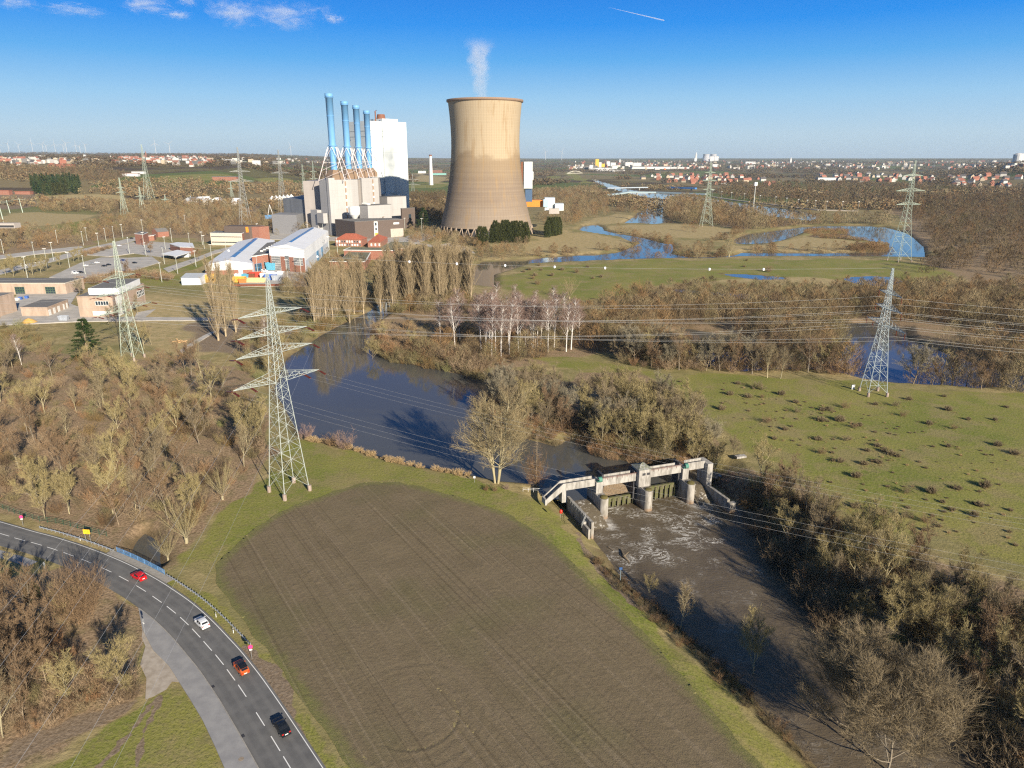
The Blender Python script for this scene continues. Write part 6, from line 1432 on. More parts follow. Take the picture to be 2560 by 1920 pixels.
for bpx, tpx, w0, ang, arms, lb, m in [((312,536),(300,444),9,60,[(.72,7,7),(.6,9,9)],'shorter green lattice pylon beside the tallest one in the left fields',py_green), ((375,509),(354,361),17,60,[],'tallest narrow lattice tower rising over the left fields without arms',py_green),
        ((615,568),(590,368),14,35,[(.82,11,11),(.70,14,14),(.58,17,17)],'large grey lattice pylon with three cross arms behind the brick office',py_grey), ((710,535),(699,374),14,35,[(.78,12,12),(.64,16,16)],'large grey lattice pylon left of the boiler house beyond the white tents',py_grey),
        ((762,494),(758,410),13,20,[(.7,9,9)],'green lattice pylon close left of the boiler house',py_green), ((788,491),(783,402),14,20,[(.7,9,9),(.5,11,11)],'taller green lattice pylon touching the left edge of the boiler house',py_green),
        ((993,545),(992,444),9,10,[(.62,10,10),(.46,13,13)],'small pale pylon in front of the white tower block',py_blue), ((1033,485),(1031,434),10,10,[(.7,16,16),(.45,20,20)],'distant dark pylon just right of the white tower block',py_grey),
        ((357,530),(351,466),8,70,[(.6,13,13)],'faint small pylon right of the left field pylons',py_green), ((581,498),(577,454),8,45,[(.6,9,9)],'faint small pylon by the white houses left of the plant',py_green), ((416,518),(414,486),7,45,[(.6,8,8)],'smallest faint pylon at the tree belt in the left fields',py_green), ((478,508),(477,489),6,45,[(.6,7,7)],'little pylon beside the white gabled house',py_blue)]:
    b = N(*bpx); h = NY(*tpx, b.y).z
    pylon(lb, b, h, w0, R_(ang), [(f * h, a, c_) for f, a, c_ in arms], m, knee=.5, w1=w0 * .4, w2=w0 * .08, t=.48, foot=False, insul=None, detail=False)
# ------------------------------------------------------------------ conductors
wire_m = simple('conductor_aluminium', (.50, .50, .49), .45, .3, var=.02)
def wire(a, b, sag, label, group, r=.011, n=28):
    pts = []
    for i in range(n + 1):
        t = i / n; p = a.lerp(b, t); p.z -= 4 * sag * t * (1 - t); pts.append(p)
    mb = MB(); mb.tube(pts, r, 4, False); o = mb.build('power_line', wire_m); tag(o, label, 'power line', group); return o
g1, g2, g3, g4 = 'conductors over the pool and weir', 'conductors between the left and right pylons', 'conductors towards the camera', 'conductors leaving to the right'
E1 = Vector((.91, -.42, 0)) * 340
for x in (-13, -10.4, -7.8, 7.8, 10.4, 13):
    a = arm_pt(P1, x, 32.4, -3); wire(a, a + E1 + Vector((0, 0, 3)), 9.5, 'thin power line from the tallest pylon across the pool and the weir', g1)
    b = arm_pt(P2, x * 1.3, 23.3); wire(arm_pt(P1, x, 32.4, 3), b, 4.5, 'thin power line between the tallest pylon and the left pylon', 'conductors between the two left pylons')
E3 = Vector((45, -300, 0))
for x, z_ in ((-9.3, 51), (9.3, 51), (-10.2, 45.6), (10.4, 45.6), (-11.2, 40.6), (11.6, 40.6)):
    a = arm_pt(P1, x, z_ - .4); wire(a, a + E3 + Vector((-x * .35, 0, 6)), 6, 'thin power line running from the tallest pylon down to the bottom left', g3, .012)
for (x2, z2), (x3, z3) in [((-10.5, 38.3), (-7.5, 38.2)), ((10, 38.3), (9.5, 38.2)), ((-16, 31.6), (-8.5, 32.6)), ((14.5, 31.6), (11, 32.6)), ((-9.6, 31.6), (-5, 32.6)), ((9, 31.6), (6.5, 32.6)), ((-16.8, 23.3), (-13.8, 26)), ((18, 23.3), (15.5, 26)), ((-10.3, 23.3), (-8.6, 26)), ((11, 23.3), (9.6, 26))]:
    b = arm_pt(P3, x3, z3); wire(arm_pt(P2, x2, z2), b, 7, 'pale power line spanning from the left pylon to the right meadow pylon', g2, .034)
    wire(b, b + Vector((340, -60, 4)), 8, 'pale power line leaving the right meadow pylon towards the right edge', g4, .034)
    a = arm_pt(P2, x2, z2); wire(a, a + Vector((-300, 10, 4)), 6, 'thin power line leaving the left pylon towards the left edge', 'conductors leaving to the left', .028)
ew = wire(arm_pt(P2, 0, 55), arm_pt(P3, 0, 50.5), 4.5, 'topmost earth wire with white marker balls between left and right pylons', None, .03)
for i in range(15):
    t = (i + .7) / 16; p = arm_pt(P2, 0, 55).lerp(arm_pt(P3, 0, 50.5), t); p.z -= 4 * 4.5 * t * (1 - t)
    if i in (2, 3, 4, 6, 7, 8, 9, 10, 12, 13):
        mb = MB(); mb.lathe([(.01, p.z - .62), (.35, p.z - .5), (.5, p.z), (.35, p.z + .42), (.01, p.z + .5)], 10, p.x, p.y); tag(mb.build('marker_ball', simple('marker_white', (.85, .85, .87), .4)), 'white marker ball threaded on the topmost wire over the middle of the picture', 'marker ball', 'marker balls on the earth wire')
# ------------------------------------------------------------------ buildings
def A_(x, y): return (780 + x / 6.9125, 440 + y / 6.9125)
def B_(x, y): return (480 + x / 5.821, 540 + y / 5.821)
def C_(x, y): return (x / 4.608, 360 + y / 4.608)
def E_(x, y): return (x / 5.267, 660 + y / 5.267)
def G_(x, y): return (1400 + x / 3.16, 370 + y / 3.16)
brick = NT('red_brick'); bn_ = brick.noise(.8, 4, .6); bk = brick.n('ShaderNodeTexBrick'); brick.put(bk.inputs['Vector'], brick.map(sc=(1.4, 1.4, 1.4), rot=(1.57, 0, 0)))
brick.put(bk.inputs['Color1'], (.30, .115, .075)); brick.put(bk.inputs['Color2'], (.24, .09, .06)); brick.put(bk.inputs['Mortar'], (.33, .25, .2)); brick.bsdf(brick.mix(brick.math('MULTIPLY', brick.step(bn_, .4, .7), .4), bk.outputs['Color'], (.19, .075, .05)), .9); brick = brick.mat
brown_b = simple('brown_cladding', (.115, .088, .075), .85)
beige_b = stain_mat('beige_brick', (.43, .33, .26), (.33, .25, .19), sc=.35)
def panel_mat(name, base, seam, sx_=.16, sz=.2, rough=.6, metal=0., var=.08):
    t = NT(name); z = t.n('ShaderNodeSeparateXYZ'); t.t.links.new(t.co, z.inputs[0])
    d = t.math('ADD', z.outputs['X'], z.outputs['Y'])
    v = t.math('FRACT', t.math('MULTIPLY', d, sx_)); h = t.math('FRACT', t.math('MULTIPLY', z.outputs['Z'], sz))
    l = t.math('MAXIMUM', t.step(t.math('ABSOLUTE', t.math('SUBTRACT', v, .5)), .46, .5), t.step(t.math('ABSOLUTE', t.math('SUBTRACT', h, .5)), .47, .5))
    n = t.step(t.noise(.06, 4, .6, t.map(sc=(1, 1, .3))), .3, .7)
    c = t.mix(n, base, mul(base, 1 - var * 2)); c = t.mix(t.math('MULTIPLY', l, .55), c, seam); t.bsdf(c, rough, metal, spec=.3); return t.mat
boil = panel_mat('boiler_cladding', (.40, .39, .385), (.29, .28, .275), .08, .13)
whitec = panel_mat('white_cladding', (.60, .64, .64), (.42, .47, .48), .07, .05, .38)
white_w = panel_mat('white_sheet_wall', (.76, .78, .80), (.6, .62, .64), .7, .12)
white_r = simple('white_sheet_roof', (.70, .71, .73), .5, var=.06, scale=.1)
grey_r = simple('grey_felt_roof', (.16, .155, .15), .9); green_r = simple('mossy_felt_roof', (.17, .17, .115), .95, var=.3, scale=.3)
tile_r = simple('red_roof_tiles', (.36, .11, .065), .85, var=.3, scale=1.2); glass_d = simple('window_glass', (.03, .045, .06), .12)
frame_w = simple('white_frames', (.72, .72, .70), .5); blue_g = simple('blue_gate', (.09, .27, .48), .5); green_g = simple('green_gate_frame', (.08, .16, .07), .6)
rustm = simple('rusty_steel', (.20, .085, .05), .8); pinkw = simple('tower_truss_white', (.66, .60, .60), .5); chim_b = simple('chimney_blue', (.145, .34, .60), .45, var=.06, scale=.08)
penth = panel_mat('penthouse_brown', (.26, .18, .12), (.14, .09, .06), .4, .35)
def child(mb, name, mat, root):
    o = mb.build(name, mat, root); o.matrix_parent_inverse = Matrix.Translation(-root.location); return o
class Bld:
    """building on a parallelogram footprint a (front left), b (front right), c (back right)"""
    def __init__(s, name, label, a, b, h, depth=10, c=None, wall=None, roof=None, cat='building', group=None, z0=-1.0, parapet=.5):
        s.a, s.b = Vector((a[0], a[1], 0)), Vector((b[0], b[1], 0)); s.u = (s.b - s.a).normalized(); s.n = Vector((s.u.y, -s.u.x, 0))
        s.c = Vector((c[0], c[1], 0)) if c is not None else s.b - s.n * depth
        s.d = s.a + (s.c - s.b); s.h = h; s.root = empty(name, (s.a + s.c) / 2); tag(s.root, label, cat, group); s.roofm = roof
        if wall:
            mb = MB(); mb.prism([(q.x, q.y) for q in s.fp()], z0, h, False); child(mb, 'wall', wall, s.root)
    def fp(s, o=0.0):
        m = (s.a + s.c) / 2; return [q + (q - m).normalized() * o for q in (s.a, s.b, s.c, s.d)]
    def flat(s, mat, over=.3, t=.5, edge=None):
        mb = MB(); mb.prism([(q.x, q.y) for q in s.fp(over)], s.h, s.h + t, True, True); child(mb, 'roof', edge or mat, s.root)
        mb = MB(); mb.prism([(q.x, q.y) for q in s.fp(-.5)], s.h + t + .02, s.h + t + .06); child(mb, 'roof_surface', mat, s.root); return s
    def gable(s, mat, rise, wall, along=True, over=.4):
        p = s.fp(over); e = [Vector((q.x, q.y, s.h)) for q in p]
        if along: r0, r1 = (e[0] + e[1]) / 2, (e[3] + e[2]) / 2     # ridge runs front to back
        else: r0, r1 = (e[0] + e[3]) / 2, (e[1] + e[2]) / 2
        r0.z = r1.z = s.h + rise; mb = MB()
        if along: mb.quad(e[0], r0, r1, e[3]); mb.quad(e[1], e[2], r1, r0); g_ = [(e[0], e[1], r0), (e[2], e[3], r1)]
        else: mb.quad(e[0], e[1], r1, r0); mb.quad(e[2], e[3], r0, r1); g_ = [(e[1], e[2], r1), (e[3], e[0], r0)]
        s.ridge = (r0, r1); child(mb, 'roof', mat, s.root); mb = MB()
        for q in g_: mb.quad(*q)
        child(mb, 'gable_wall', wall, s.root); return s
    def hip(s, mat, rise, inset=.5, over=.6):
        p = s.fp(over); e = [Vector((q.x, q.y, s.h)) for q in p]; L = (e[1] - e[0]).length; Dp = (e[2] - e[1]).length; m0, m1 = (e[0] + e[3]) / 2, (e[1] + e[2]) / 2
        k = min(Dp * inset, L * .5); dr = (m1 - m0).normalized(); r0, r1 = m0 + dr * k, m1 - dr * k; r0.z = r1.z = s.h + rise; mb = MB()
        mb.quad(e[0], e[1], r1, r0); mb.quad(e[1], e[2], r1); mb.quad(e[2], e[3], r0, r1); mb.quad(e[3], e[0], r0); mb.quad(*e[::-1]); child(mb, 'roof', mat, s.root); return s
    def face(s, side):
        return (s.a, s.b) if side == 'f' else (s.b, s.c)
    def win(s, side, x0, x1, z0, z1, name='window', mat=None, frame=None, out=.08, grid=None):
        p, q = s.face(side); u = (q - p).normalized(); n = Vector((u.y, -u.x, 0)); L = (q - p).length; a, b = p + u * L * x0, p + u * L * x1
        def slab(a, b, z0, z1, o0, o1, mat, nm, par):
            mb = MB(); mb.prism([((a + n * o1).x, (a + n * o1).y), ((b + n * o1).x, (b + n * o1).y), ((b + n * o0).x, (b + n * o0).y), ((a + n * o0).x, (a + n * o0).y)], z0, z1, True, True)
            o = mb.build(nm, mat, par); o.matrix_parent_inverse = Matrix.Translation(-s.root.location) if par is s.root else (Matrix.Translation(-s.root.location))
            return o
        w_ = slab(a, b, z0, z1, -.05, out, mat or glass_d, name, s.root)
        if frame is not None:
            nx, nz = grid or (1, 1); mb = MB(); t = max(.08, (b - a).length * .03)
            def strip(c0, c1, y0, y1):
                mb.prism([((c0 + n * (out + .06)).x, (c0 + n * (out + .06)).y), ((c1 + n * (out + .06)).x, (c1 + n * (out + .06)).y), ((c1 + n * out).x, (c1 + n * out).y), ((c0 + n * out).x, (c0 + n * out).y)], y0, y1, True, True)
            for i in range(nx + 1): cc = a.lerp(b, i / nx); strip(cc - u * t / 2, cc + u * t / 2, z0, z1)
            for i in range(nz + 1): zz = z0 + (z1 - z0) * i / nz; strip(a - u * t / 2, b + u * t / 2, zz - t / 2, zz + t / 2)
            o = mb.build('frame', frame, s.root); o.matrix_parent_inverse = Matrix.Translation(-s.root.location)
        return s
def zt(p, px): return NY(px[0], px[1], p.y).z
# ---- left works buildings
a, b = N(*E_(-300, 398)), N(*E_(882, 398)); s = Bld('workshop_hall', 'long low beige brick hall with two green gridded gates at the left edge', a, b, zt(b, E_(862, 258)), 22, wall=beige_b).flat(grey_r, edge=simple('roof_edge_pale', (.5, .45, .38), .8))
for x0, x1 in ((212, 335), (612, 738)): s.win('f', (x0 + 300) / 1182, (x1 + 300) / 1182, .2, s.h * .68, 'gate', glass_d, green_g, grid=(4, 3))
a, b = N(*E_(-160, 750)), N(*E_(232, 628)); s = Bld('storage_block', 'plain beige brick block cut by the left picture edge', a, b, zt(b, E_(165, 385)), 16, wall=beige_b).flat(grey_r, edge=beige_b)
a, b, c_ = N(*E_(292, 690)), N(*E_(645, 690)), N(*E_(912, 580)); s = Bld('garage_block', 'small low beige brick block with white doors and a wet roof', a, b, zt(b, E_(632, 580)), c=c_, wall=beige_b).flat(grey_r, edge=beige_b)
for x0, x1 in ((.02, .13), (.24, .34), (.45, .56), (.72, .79), (.88, .95)): s.win('r', x0, x1, .05, s.h * .75, 'door', frame_w)
a, b, c_ = N(*E_(1058, 705)), N(*E_(1550, 700)), N(*E_(1925, 505)); s = Bld('control_building', 'beige brick building with a white upper storey behind the green lattice pylon', a, b, zt(a, E_(1022, 438)), c=c_, wall=beige_b).flat(grey_r, edge=beige_b)
s.win('f', .47, .82, s.h * .60, s.h * .80, 'window', glass_d, frame_w, grid=(5, 1)); s.win('f', .36, .85, s.h * .10, s.h * .30, 'window', frame_w, None); s.win('r', .72, .98, s.h * .45, s.h * .75, 'window', glass_d, frame_w, grid=(5, 2)); s.win('r', .02, .22, .2, s.h * .98, 'stair_window', frame_w)
ua, ub, uc = s.a.lerp(s.b, .22) + (s.c - s.b) * .12, s.b + (s.c - s.b) * .12, s.b + (s.c - s.b) * .9
ub = ub + (ub - ua) * .05
mb = MB(); ud = ua + (uc - ub); h0, h1 = s.h + .55, s.h + 4.2; mb.prism([(q.x, q.y) for q in (ua, ub, uc, ud)], h0, h1); child(mb, 'upper_storey', white_w, s.root)
mb = MB(); mb.prism([(q.x, q.y) for q in (ua.lerp(uc, .03), ub.lerp(ud, .03), uc.lerp(ua, .03), ud.lerp(ub, .03))], h1 + .01, h1 + .08); child(mb, 'roof_surface', grey_r, s.root)
a, b, c_ = N(*R1(1437, 1178)), N(*R1(1590, 1178)), N(*R1(1672, 1142)); s = Bld('shed', 'small pale blue-grey metal shed in front of the white halls', a, b, zt(b, R1(1590, 1120)), c=c_, wall=simple('shed_sheet', (.50, .56, .64), .5)).gable(simple('shed_roof', (.38, .41, .45), .6), 2.0, simple('shed_sheet', (.50, .56, .64), .5), False)
# ---- white workshop halls
a, b, c_ = N(*B_(1150, 790)), N(*B_(1655, 832)), N(*B_(2003, 492)); s = Bld('workshop_hall', 'right-hand white gabled hall with gridded brick front', a, b, zt(b, B_(1640, 488)), c=c_, wall=white_w).gable(white_r, 3.2, white_w)
p_, q_ = s.a, s.b; mb = MB(); zb_ = zt(b, B_(1650, 612)); nn = s.n * .12
mb.prism([((p_ + nn).x, (p_ + nn).y), ((q_ + nn).x, (q_ + nn).y), (q_.x, q_.y), (p_.x, p_.y)], -.5, zb_); child(mb, 'brick_base', brick, s.root)
s.win('f', .06, .31, .5, zb_ - .1, 'window', glass_d, frame_w, .2, (8, 6)); s.win('f', .45, .56, .5, zb_ + .8, 'window', glass_d, frame_w, .2, (4, 7)); s.win('f', .70, .95, zb_ * .5, zb_ - .1, 'window', glass_d, frame_w, .2, (8, 3))
s.win('r', .02, .98, .2, s.h * .5, 'side_cladding', simple('grey_side_sheet', (.5, .55, .62), .6)); s.win('r', .42, .5, .3, s.h * .48, 'door', blue_g, None, .2); s.win('r', .62, .68, .3, s.h * .48, 'door', blue_g, None, .2)
def skylight(s, f=.06):
    r0, r1 = s.ridge; side = (s.b - s.a).normalized(); mb = MB(); z = Vector((0, 0, .10)); L0, L1 = r0.lerp(r1, .12), r0.lerp(r1, .97)
    w_ = (s.b - s.a).length * f; dz = Vector((0, 0, -w_ * .22)); mb.quad(L0 - side * w_ + z + dz, L0 + z, L1 + z, L1 - side * w_ + z + dz); mb.quad(L0 + z, L0 + side * w_ + z + dz, L1 + side * w_ + z + dz, L1 + z); child(mb, 'skylight', simple('skylight_blue', (.05, .17, .38), .25), s.root)
skylight(s)
a, b, c_ = N(*B_(205, 862)), N(*B_(885, 838)), N(*B_(1215, 470)); s2 = Bld('workshop_hall', 'left-hand white hall with a blue ridge skylight and a long roof', a, b, zt(b, B_(882, 690)), c=c_, wall=white_w).gable(white_r, 3.2, white_w); skylight(s2)
mb = MB(); p_, q_ = s2.a, s2.b; nn = s2.n * .12; mb.prism([((p_ + nn).x, (p_ + nn).y), ((q_ + nn).x, (q_ + nn).y), (q_.x, q_.y), (p_.x, p_.y)], -.5, s2.h * .42); child(mb, 'brick_base', brick, s2.root); s2.win('f', .70, .79, .1, s2.h * .42, 'door', simple('pale_door', (.55, .62, .7), .5), None, .2)
a, b, c_ = N(*B_(895, 815)), N(*B_(1150, 775)), N(*B_(1330, 560)); s3 = Bld('brick_annexe', 'brick annexe with a blue gate between the two white halls', a, b, zt(a, B_(868, 592)), c=c_, wall=brick).flat(grey_r, edge=frame_w); s3.win('f', .10, .48, .1, s3.h * .5, 'gate', glass_d, blue_g, .15, (4, 2)); s3.win('f', .62, .72, .1, s3.h * .55, 'window', glass_d, frame_w, .15, (1, 4))
for i in range(7): p = s3.a.lerp(s3.c, .25 + .09 * i) + s3.u * 1.5; mb = MB(); mb.box(p.x, p.y, s3.h + .57, s3.h + 1.6, 2.2, 1.8); child(mb, 'roof_vent', frame_w, s3.root)
# ---- brick office with white front
a, b, c_ = N(*B_(287, 428)), N(*B_(745, 435)), N(*B_(818, 398)); s = Bld('office_building', 'brick office with pale banded front below the grey pylon', a, b, zt(b, B_(725, 258)), c=c_, wall=brick).flat(grey_r, edge=frame_w)
s.win('f', .0, 1, .3, s.h * .98, 'facade_panels', simple('cream_panels', (.60, .53, .43), .7), None, .25); s.win('f', .02, .98, s.h * .70, s.h * .76, 'window_band', glass_d, None, .3); s.win('f', .02, .98, s.h * .24, s.h * .32, 'window_band', glass_d, None, .3)
mb = MB(); p_ = [s.a.lerp(s.b, .32) - s.n * 9, s.b - s.n * 9 + s.u * 4, s.b - s.n * 26 + s.u * 14, s.a.lerp(s.b, .32) - s.n * 26]; mb.prism([(q.x, q.y) for q in p_], 0, s.h + 7); child(mb, 'upper_block', brown_b, s.root)
mb = MB(); p_ = [s.b - s.n * 12 + s.u * 4.2, s.b - s.n * 12 + s.u * 14, s.b - s.n * 24 + s.u * 20, s.b - s.n * 24 + s.u * 9]; mb.prism([(q.x, q.y) for q in p_], 0, s.h + 6.2); child(mb, 'side_wing', brick, s.root)
mb = MB(); q = s.b - s.n * 8.9 + s.u * 2; mb.box(q.x, q.y, s.h + .6, s.h + 6.5, 3, .3, 0); child(mb, 'orange_panel', simple('orange_panel', (.68, .26, .03), .6), s.root)
# ---- gate house etc.
def roofpoly(name, label, pts, fn, z, wall, roof, cat='building', edge=.5, z0=-1):
    P = [N(*fn(*p), z) for p in pts]; m = sum(P, Vector()) / len(P); root = empty(name, (m.x, m.y, 0)); tag(root, label, cat)
    if sum((P[i].x * P[(i + 1) % len(P)].y - P[(i + 1) % len(P)].x * P[i].y) for i in range(len(P))) < 0: P = P[::-1]
    mb = MB(); mb.prism([(q.x, q.y) for q in P], z0, z - edge, False); child(mb, 'wall', wall, root)
    mb = MB(); mb.prism([(m.x + (q.x - m.x) * 1.02, m.y + (q.y - m.y) * 1.02) for q in P], z - edge, z, True, True); child(mb, 'roof_edge', frame_w, root)
    mb = MB(); mb.prism([(m.x + (q.x - m.x) * .97, m.y + (q.y - m.y) * .97) for q in P], z + .01, z + .06); child(mb, 'roof', roof, root); return root, P
gh, P = roofpoly('gatehouse', 'white flat gatehouse with a projecting canopy beside the car park', [(1340, 850), (1420, 875), (1535, 880), (1520, 845), (1400, 838)], R1, 7, brick, white_r)
mb = MB(); c4 = [N(*R1(*q), 4.5) for q in [(1275, 930), (1395, 950), (1510, 915), (1400, 900)]]; mb.prism([(q.x, q.y) for q in c4][::1], 4.0, 4.6, True, True); child(mb, 'canopy', white_w, gh)
mb = MB(); q = N(*R1(1440, 955)); mb.box(q.x, q.y, 0, 4, 14, 8, .2); child(mb, 'white_kiosk', white_w, gh)
roofpoly('brick_lodge', 'small square brick lodge with an overhanging roof by the works road', [(1062, 770), (1130, 776), (1168, 760), (1110, 752)], R1, 12, brick, grey_r)
roofpoly('brick_lodge', 'low brick wing right of the square brick lodge', [(1150, 790), (1215, 785), (1230, 775), (1165, 778)], R1, 6, brick, simple('pink_felt_roof', (.32, .2, .16), .9))
a, b = N(*R1(1205, 795)), N(*R1(1250, 800)); Bld('brick_house', 'small brick house with a dark gable roof at the edge of the trees', a, b, 6, 14, wall=brick).gable(grey_r, 4, brick, True)
# ---- green-roofed brick buildings and red roofs in front of the plant
r_, P = roofpoly('brick_annexe', 'large brick building with a mossy green flat roof in front of the red roofs', [(550, 1275), (1000, 1280), (1425, 1284), (1460, 1245), (1645, 1245), (1712, 1137), (1385, 1130), (1180, 1237), (660, 1230)], A_, 9, brick, green_r)
r_, P = roofpoly('brick_annexe', 'smaller brick building with a mossy green roof just above the poplars', [(305, 1472), (905, 1476), (948, 1430), (1012, 1318), (640, 1312), (540, 1400), (380, 1425)], A_, 7, brick, green_r)
a, b = N(*A_(412, 1215)), N(*A_(868, 1222)); s = Bld('office_house', 'two-storey brick house with a red hipped roof and rows of windows', a, b, zt(a, A_(415, 1092)), 18, wall=brick).hip(tile_r, 5.5)
for row, (z0, z1) in enumerate(((s.h * .10, s.h * .36), (s.h * .56, s.h * .84))):
    for i in range(10): s.win('f', .03 + i * .096, .085 + i * .096, z0, z1, 'window', glass_d if (i * 3 + row) % 5 in (0, 2) else frame_w, frame_w, .1)
a, b, c_ = N(*A_(968, 1238)), N(*A_(1195, 1238)), N(*A_(1310, 1150)); s = Bld('office_house', 'square brick house with a red pyramid-like hipped roof and three white windows', a, b, zt(a, A_(965, 1142)), c=c_, wall=brick).hip(tile_r, 6, .5)
for x0 in (.22, .52, .83): s.win('f', x0, x0 + .11, s.h * .3, s.h * .75, 'window', frame_w, frame_w, .1)
# ---- boiler house: turned about 45 degrees
UR, UL = Vector((.69, .724, 0)), Vector((-.724, .69, 0))
def pbox(mb, corner, a, b, z0, z1, oa=0, ob=0):
    c0 = corner + UR * oa + UL * ob; p = [c0, c0 + UR * a, c0 + UR * a + UL * b, c0 + UL * b]; mb.prism([(q.x, q.y) for q in p], z0, z1)
def at_y(px, Y): q = NY(px[0], px[1], Y); return Vector((q.x, Y, 0))
bh = empty('boiler_house', (-215, 950, 0)); tag(bh, 'pale grey boiler house blocks carrying the four blue chimneys', 'power plant')
cA = at_y(R2(566, 1230), 892); mb = MB(); pbox(mb, cA, 34, 19, -1, 66); child(mb, 'front_block', boil, bh)
mb = MB(); pbox(mb, cA, 8.5, 5, -1, 68.5, -.3, -2.6); child(mb, 'corner_tower', boil, bh)
mb = MB(); pbox(mb, cA, 1.4, .4, -1, 69, -.3, 2.45); child(mb, 'ladder_shaft', dark_m, bh)
mb = MB(); pbox(mb, cA, 11, 5, -1, 65.8, 34.02, 3); child(mb, 'rear_block', boil, bh)
mb = MB(); mb.prism([(-262, 925), (-219, 925), (-200, 1000), (-199, 1118), (-262, 1118)], -1, 64); child(mb, 'core_block', panel_mat('core_cladding', (.34, .31, .29), (.25, .22, .2), .08, .13), bh)
cB = at_y(R2(815, 1000), 985); mb = MB(); pbox(mb, cB, 27, 14, -1, 66); child(mb, 'second_block', boil, bh)
for cc, o in ((cA, 24), (cB, 17)):
    mb = MB(); pbox(mb, cc, 1.6, .5, 18, 64, o, -.5); child(mb, 'duct_line', simple('duct_brown', (.30, .2, .13), .7), bh)
    for k in range(5): mb = MB(); pbox(mb, cc, 2.0, .8, 24 + k * 8, 26.5 + k * 8, o - .1, -.85); child(mb, 'landing', frame_w, bh)
mb = MB(); pbox(mb, cA, 12, 15, -1, 30, -6, 19.2); pbox(mb, cA, 6, 14, 15, 27, -8, 3); child(mb, 'low_wing', boil, bh)
mb = MB(); mb.prism([(-300, 960), (-262.5, 930), (-262.5, 1060), (-300, 1060)], -1, 41); child(mb, 'turbine_hall', panel_mat('turbine_hall_shade_cladding', (.17, .18, .20), (.11, .12, .14), .08, .13), bh)  # hall cladding painted darker to stand for shade beside the boiler blocks
mb = MB(); mb.prism([(-302, 915), (-268, 905), (-268, 940), (-302, 950)], -1, 24); child(mb, 'side_hall', simple('side_hall_grey', (.22, .22, .23), .7), bh)
q = at_y(A_(735, 640), 885); mb = MB(); mb.lathe([(1.6, 20), (6.2, 26), (6.8, 29), (6.8, 35), (6.0, 35.6), (.01, 36)], 24, q.x, q.y); child(mb, 'round_silo', frame_w, bh)
lo = empty('low_plant_wing', (-160, 890, 0)); tag(lo, 'dark brown flat wing with a white stair strip in front of the boiler house', 'building')
zW = zt(N(*A_(1585, 1050)), A_(1565, 748)); P = [N(*A_(*p), zW) for p in [(395, 750), (735, 790), (1565, 748), (1450, 728), (840, 735)]]
mb = MB(); mb.prism([(q.x, q.y) for q in P], -1, zW - .1, False); child(mb, 'wall', brown_b, lo); mb = MB(); mb.prism([(q.x, q.y) for q in P], zW - .09, zW + .3, True); child(mb, 'roof', grey_r, lo)
def on_wall(p, q, f0, f1, z0, z1, mat, nm, root, o=.15):
    u = (q - p); n = Vector((u.y, -u.x, 0)).normalized(); n = n if n.y < 0 else -n; a, b = p.lerp(q, f0), p.lerp(q, f1); mb = MB()
    pts = [a + n * o, b + n * o, b, a]; mb.prism([(v.x, v.y) for v in pts], z0, z1, True, True); return child(mb, nm, mat, root)
on_wall(P[1], P[2], .39, .465, 2, zW - 1, frame_w, 'stair_strip', lo); on_wall(P[1], P[2], .41, .445, zW * .72, zW * .9, glass_d, 'window', lo, .25); on_wall(P[1], P[2], .41, .445, zW * .45, zW * .6, glass_d, 'window', lo, .25); on_wall(P[1], P[2], .40, .465, 1, zW * .32, simple('orange_door', (.7, .32, .05), .6), 'gate', lo, .25)
on_wall(P[1], P[2], .80, .92, zW * .74, zW * .84, frame_w, 'window_band', lo, .2); on_wall(P[1], P[2], .72, .995, .5, zW * .5, simple('beige_cladding', (.42, .36, .31), .8), 'beige_annexe', lo, 1.5)
for nm, lb, yc, cpx, pl_, pr_, ztop in [('pump_building', 'pale square block behind the dark wing, with white roof vents', 905, (975, 745), (835, 740), (1385, 720), 515), ('pump_building', 'second pale block farther right behind the pylon', 1010, (1308, 560), (1190, 520), (1642, 560), 365), ('stair_building', 'brown windowed wing at the far right of the boiler house', 985, (1560, 760), (1540, 700), (1785, 700), 565)]:
    c0 = at_y(A_(*cpx), yc); h = NY(*A_(cpx[0], ztop), yc).z
    def xlen(px_, U):
        lo_, hi_ = 0, 120
        tgt = A_(*px_)[0]
        for _ in range(40):
            m = (lo_ + hi_) / 2; q = c0 + U * m; w__ = q.y * CP + (CAM_H - 10) * SP; x = 1280 + FOC * q.x / w__
            if (x < tgt) == (U.x > 0): lo_ = m
            else: hi_ = m
        return m
    root = empty(nm, c0); tag(root, lb, 'building'); mb = MB(); pbox(mb, c0, xlen(pr_, UR), xlen(pl_, UL), -1, h); m_ = boil if 'pump' in nm else brown_b; child(mb, 'wall', m_, root)
    mb = MB(); pbox(mb, c0, xlen(pr_, UR) + .4, xlen(pl_, UL) + .4, h + .01, h + .5, -.2, -.2); child(mb, 'roof', grey_r, root)
    if yc == 905:
        for k in range(5): mb = MB(); pbox(mb, c0, 4, 2.2, h + .52, h + 2.2, 3 + k * 1.5, 4 + k * 5); child(mb, 'roof_vent', frame_w, root)
    if 'stair' in nm: mb = MB(); pbox(mb, c0, 4, .4, h * .5, h * .7, xlen(pr_, UR) * .5, -.4); child(mb, 'window', glass_d, root)
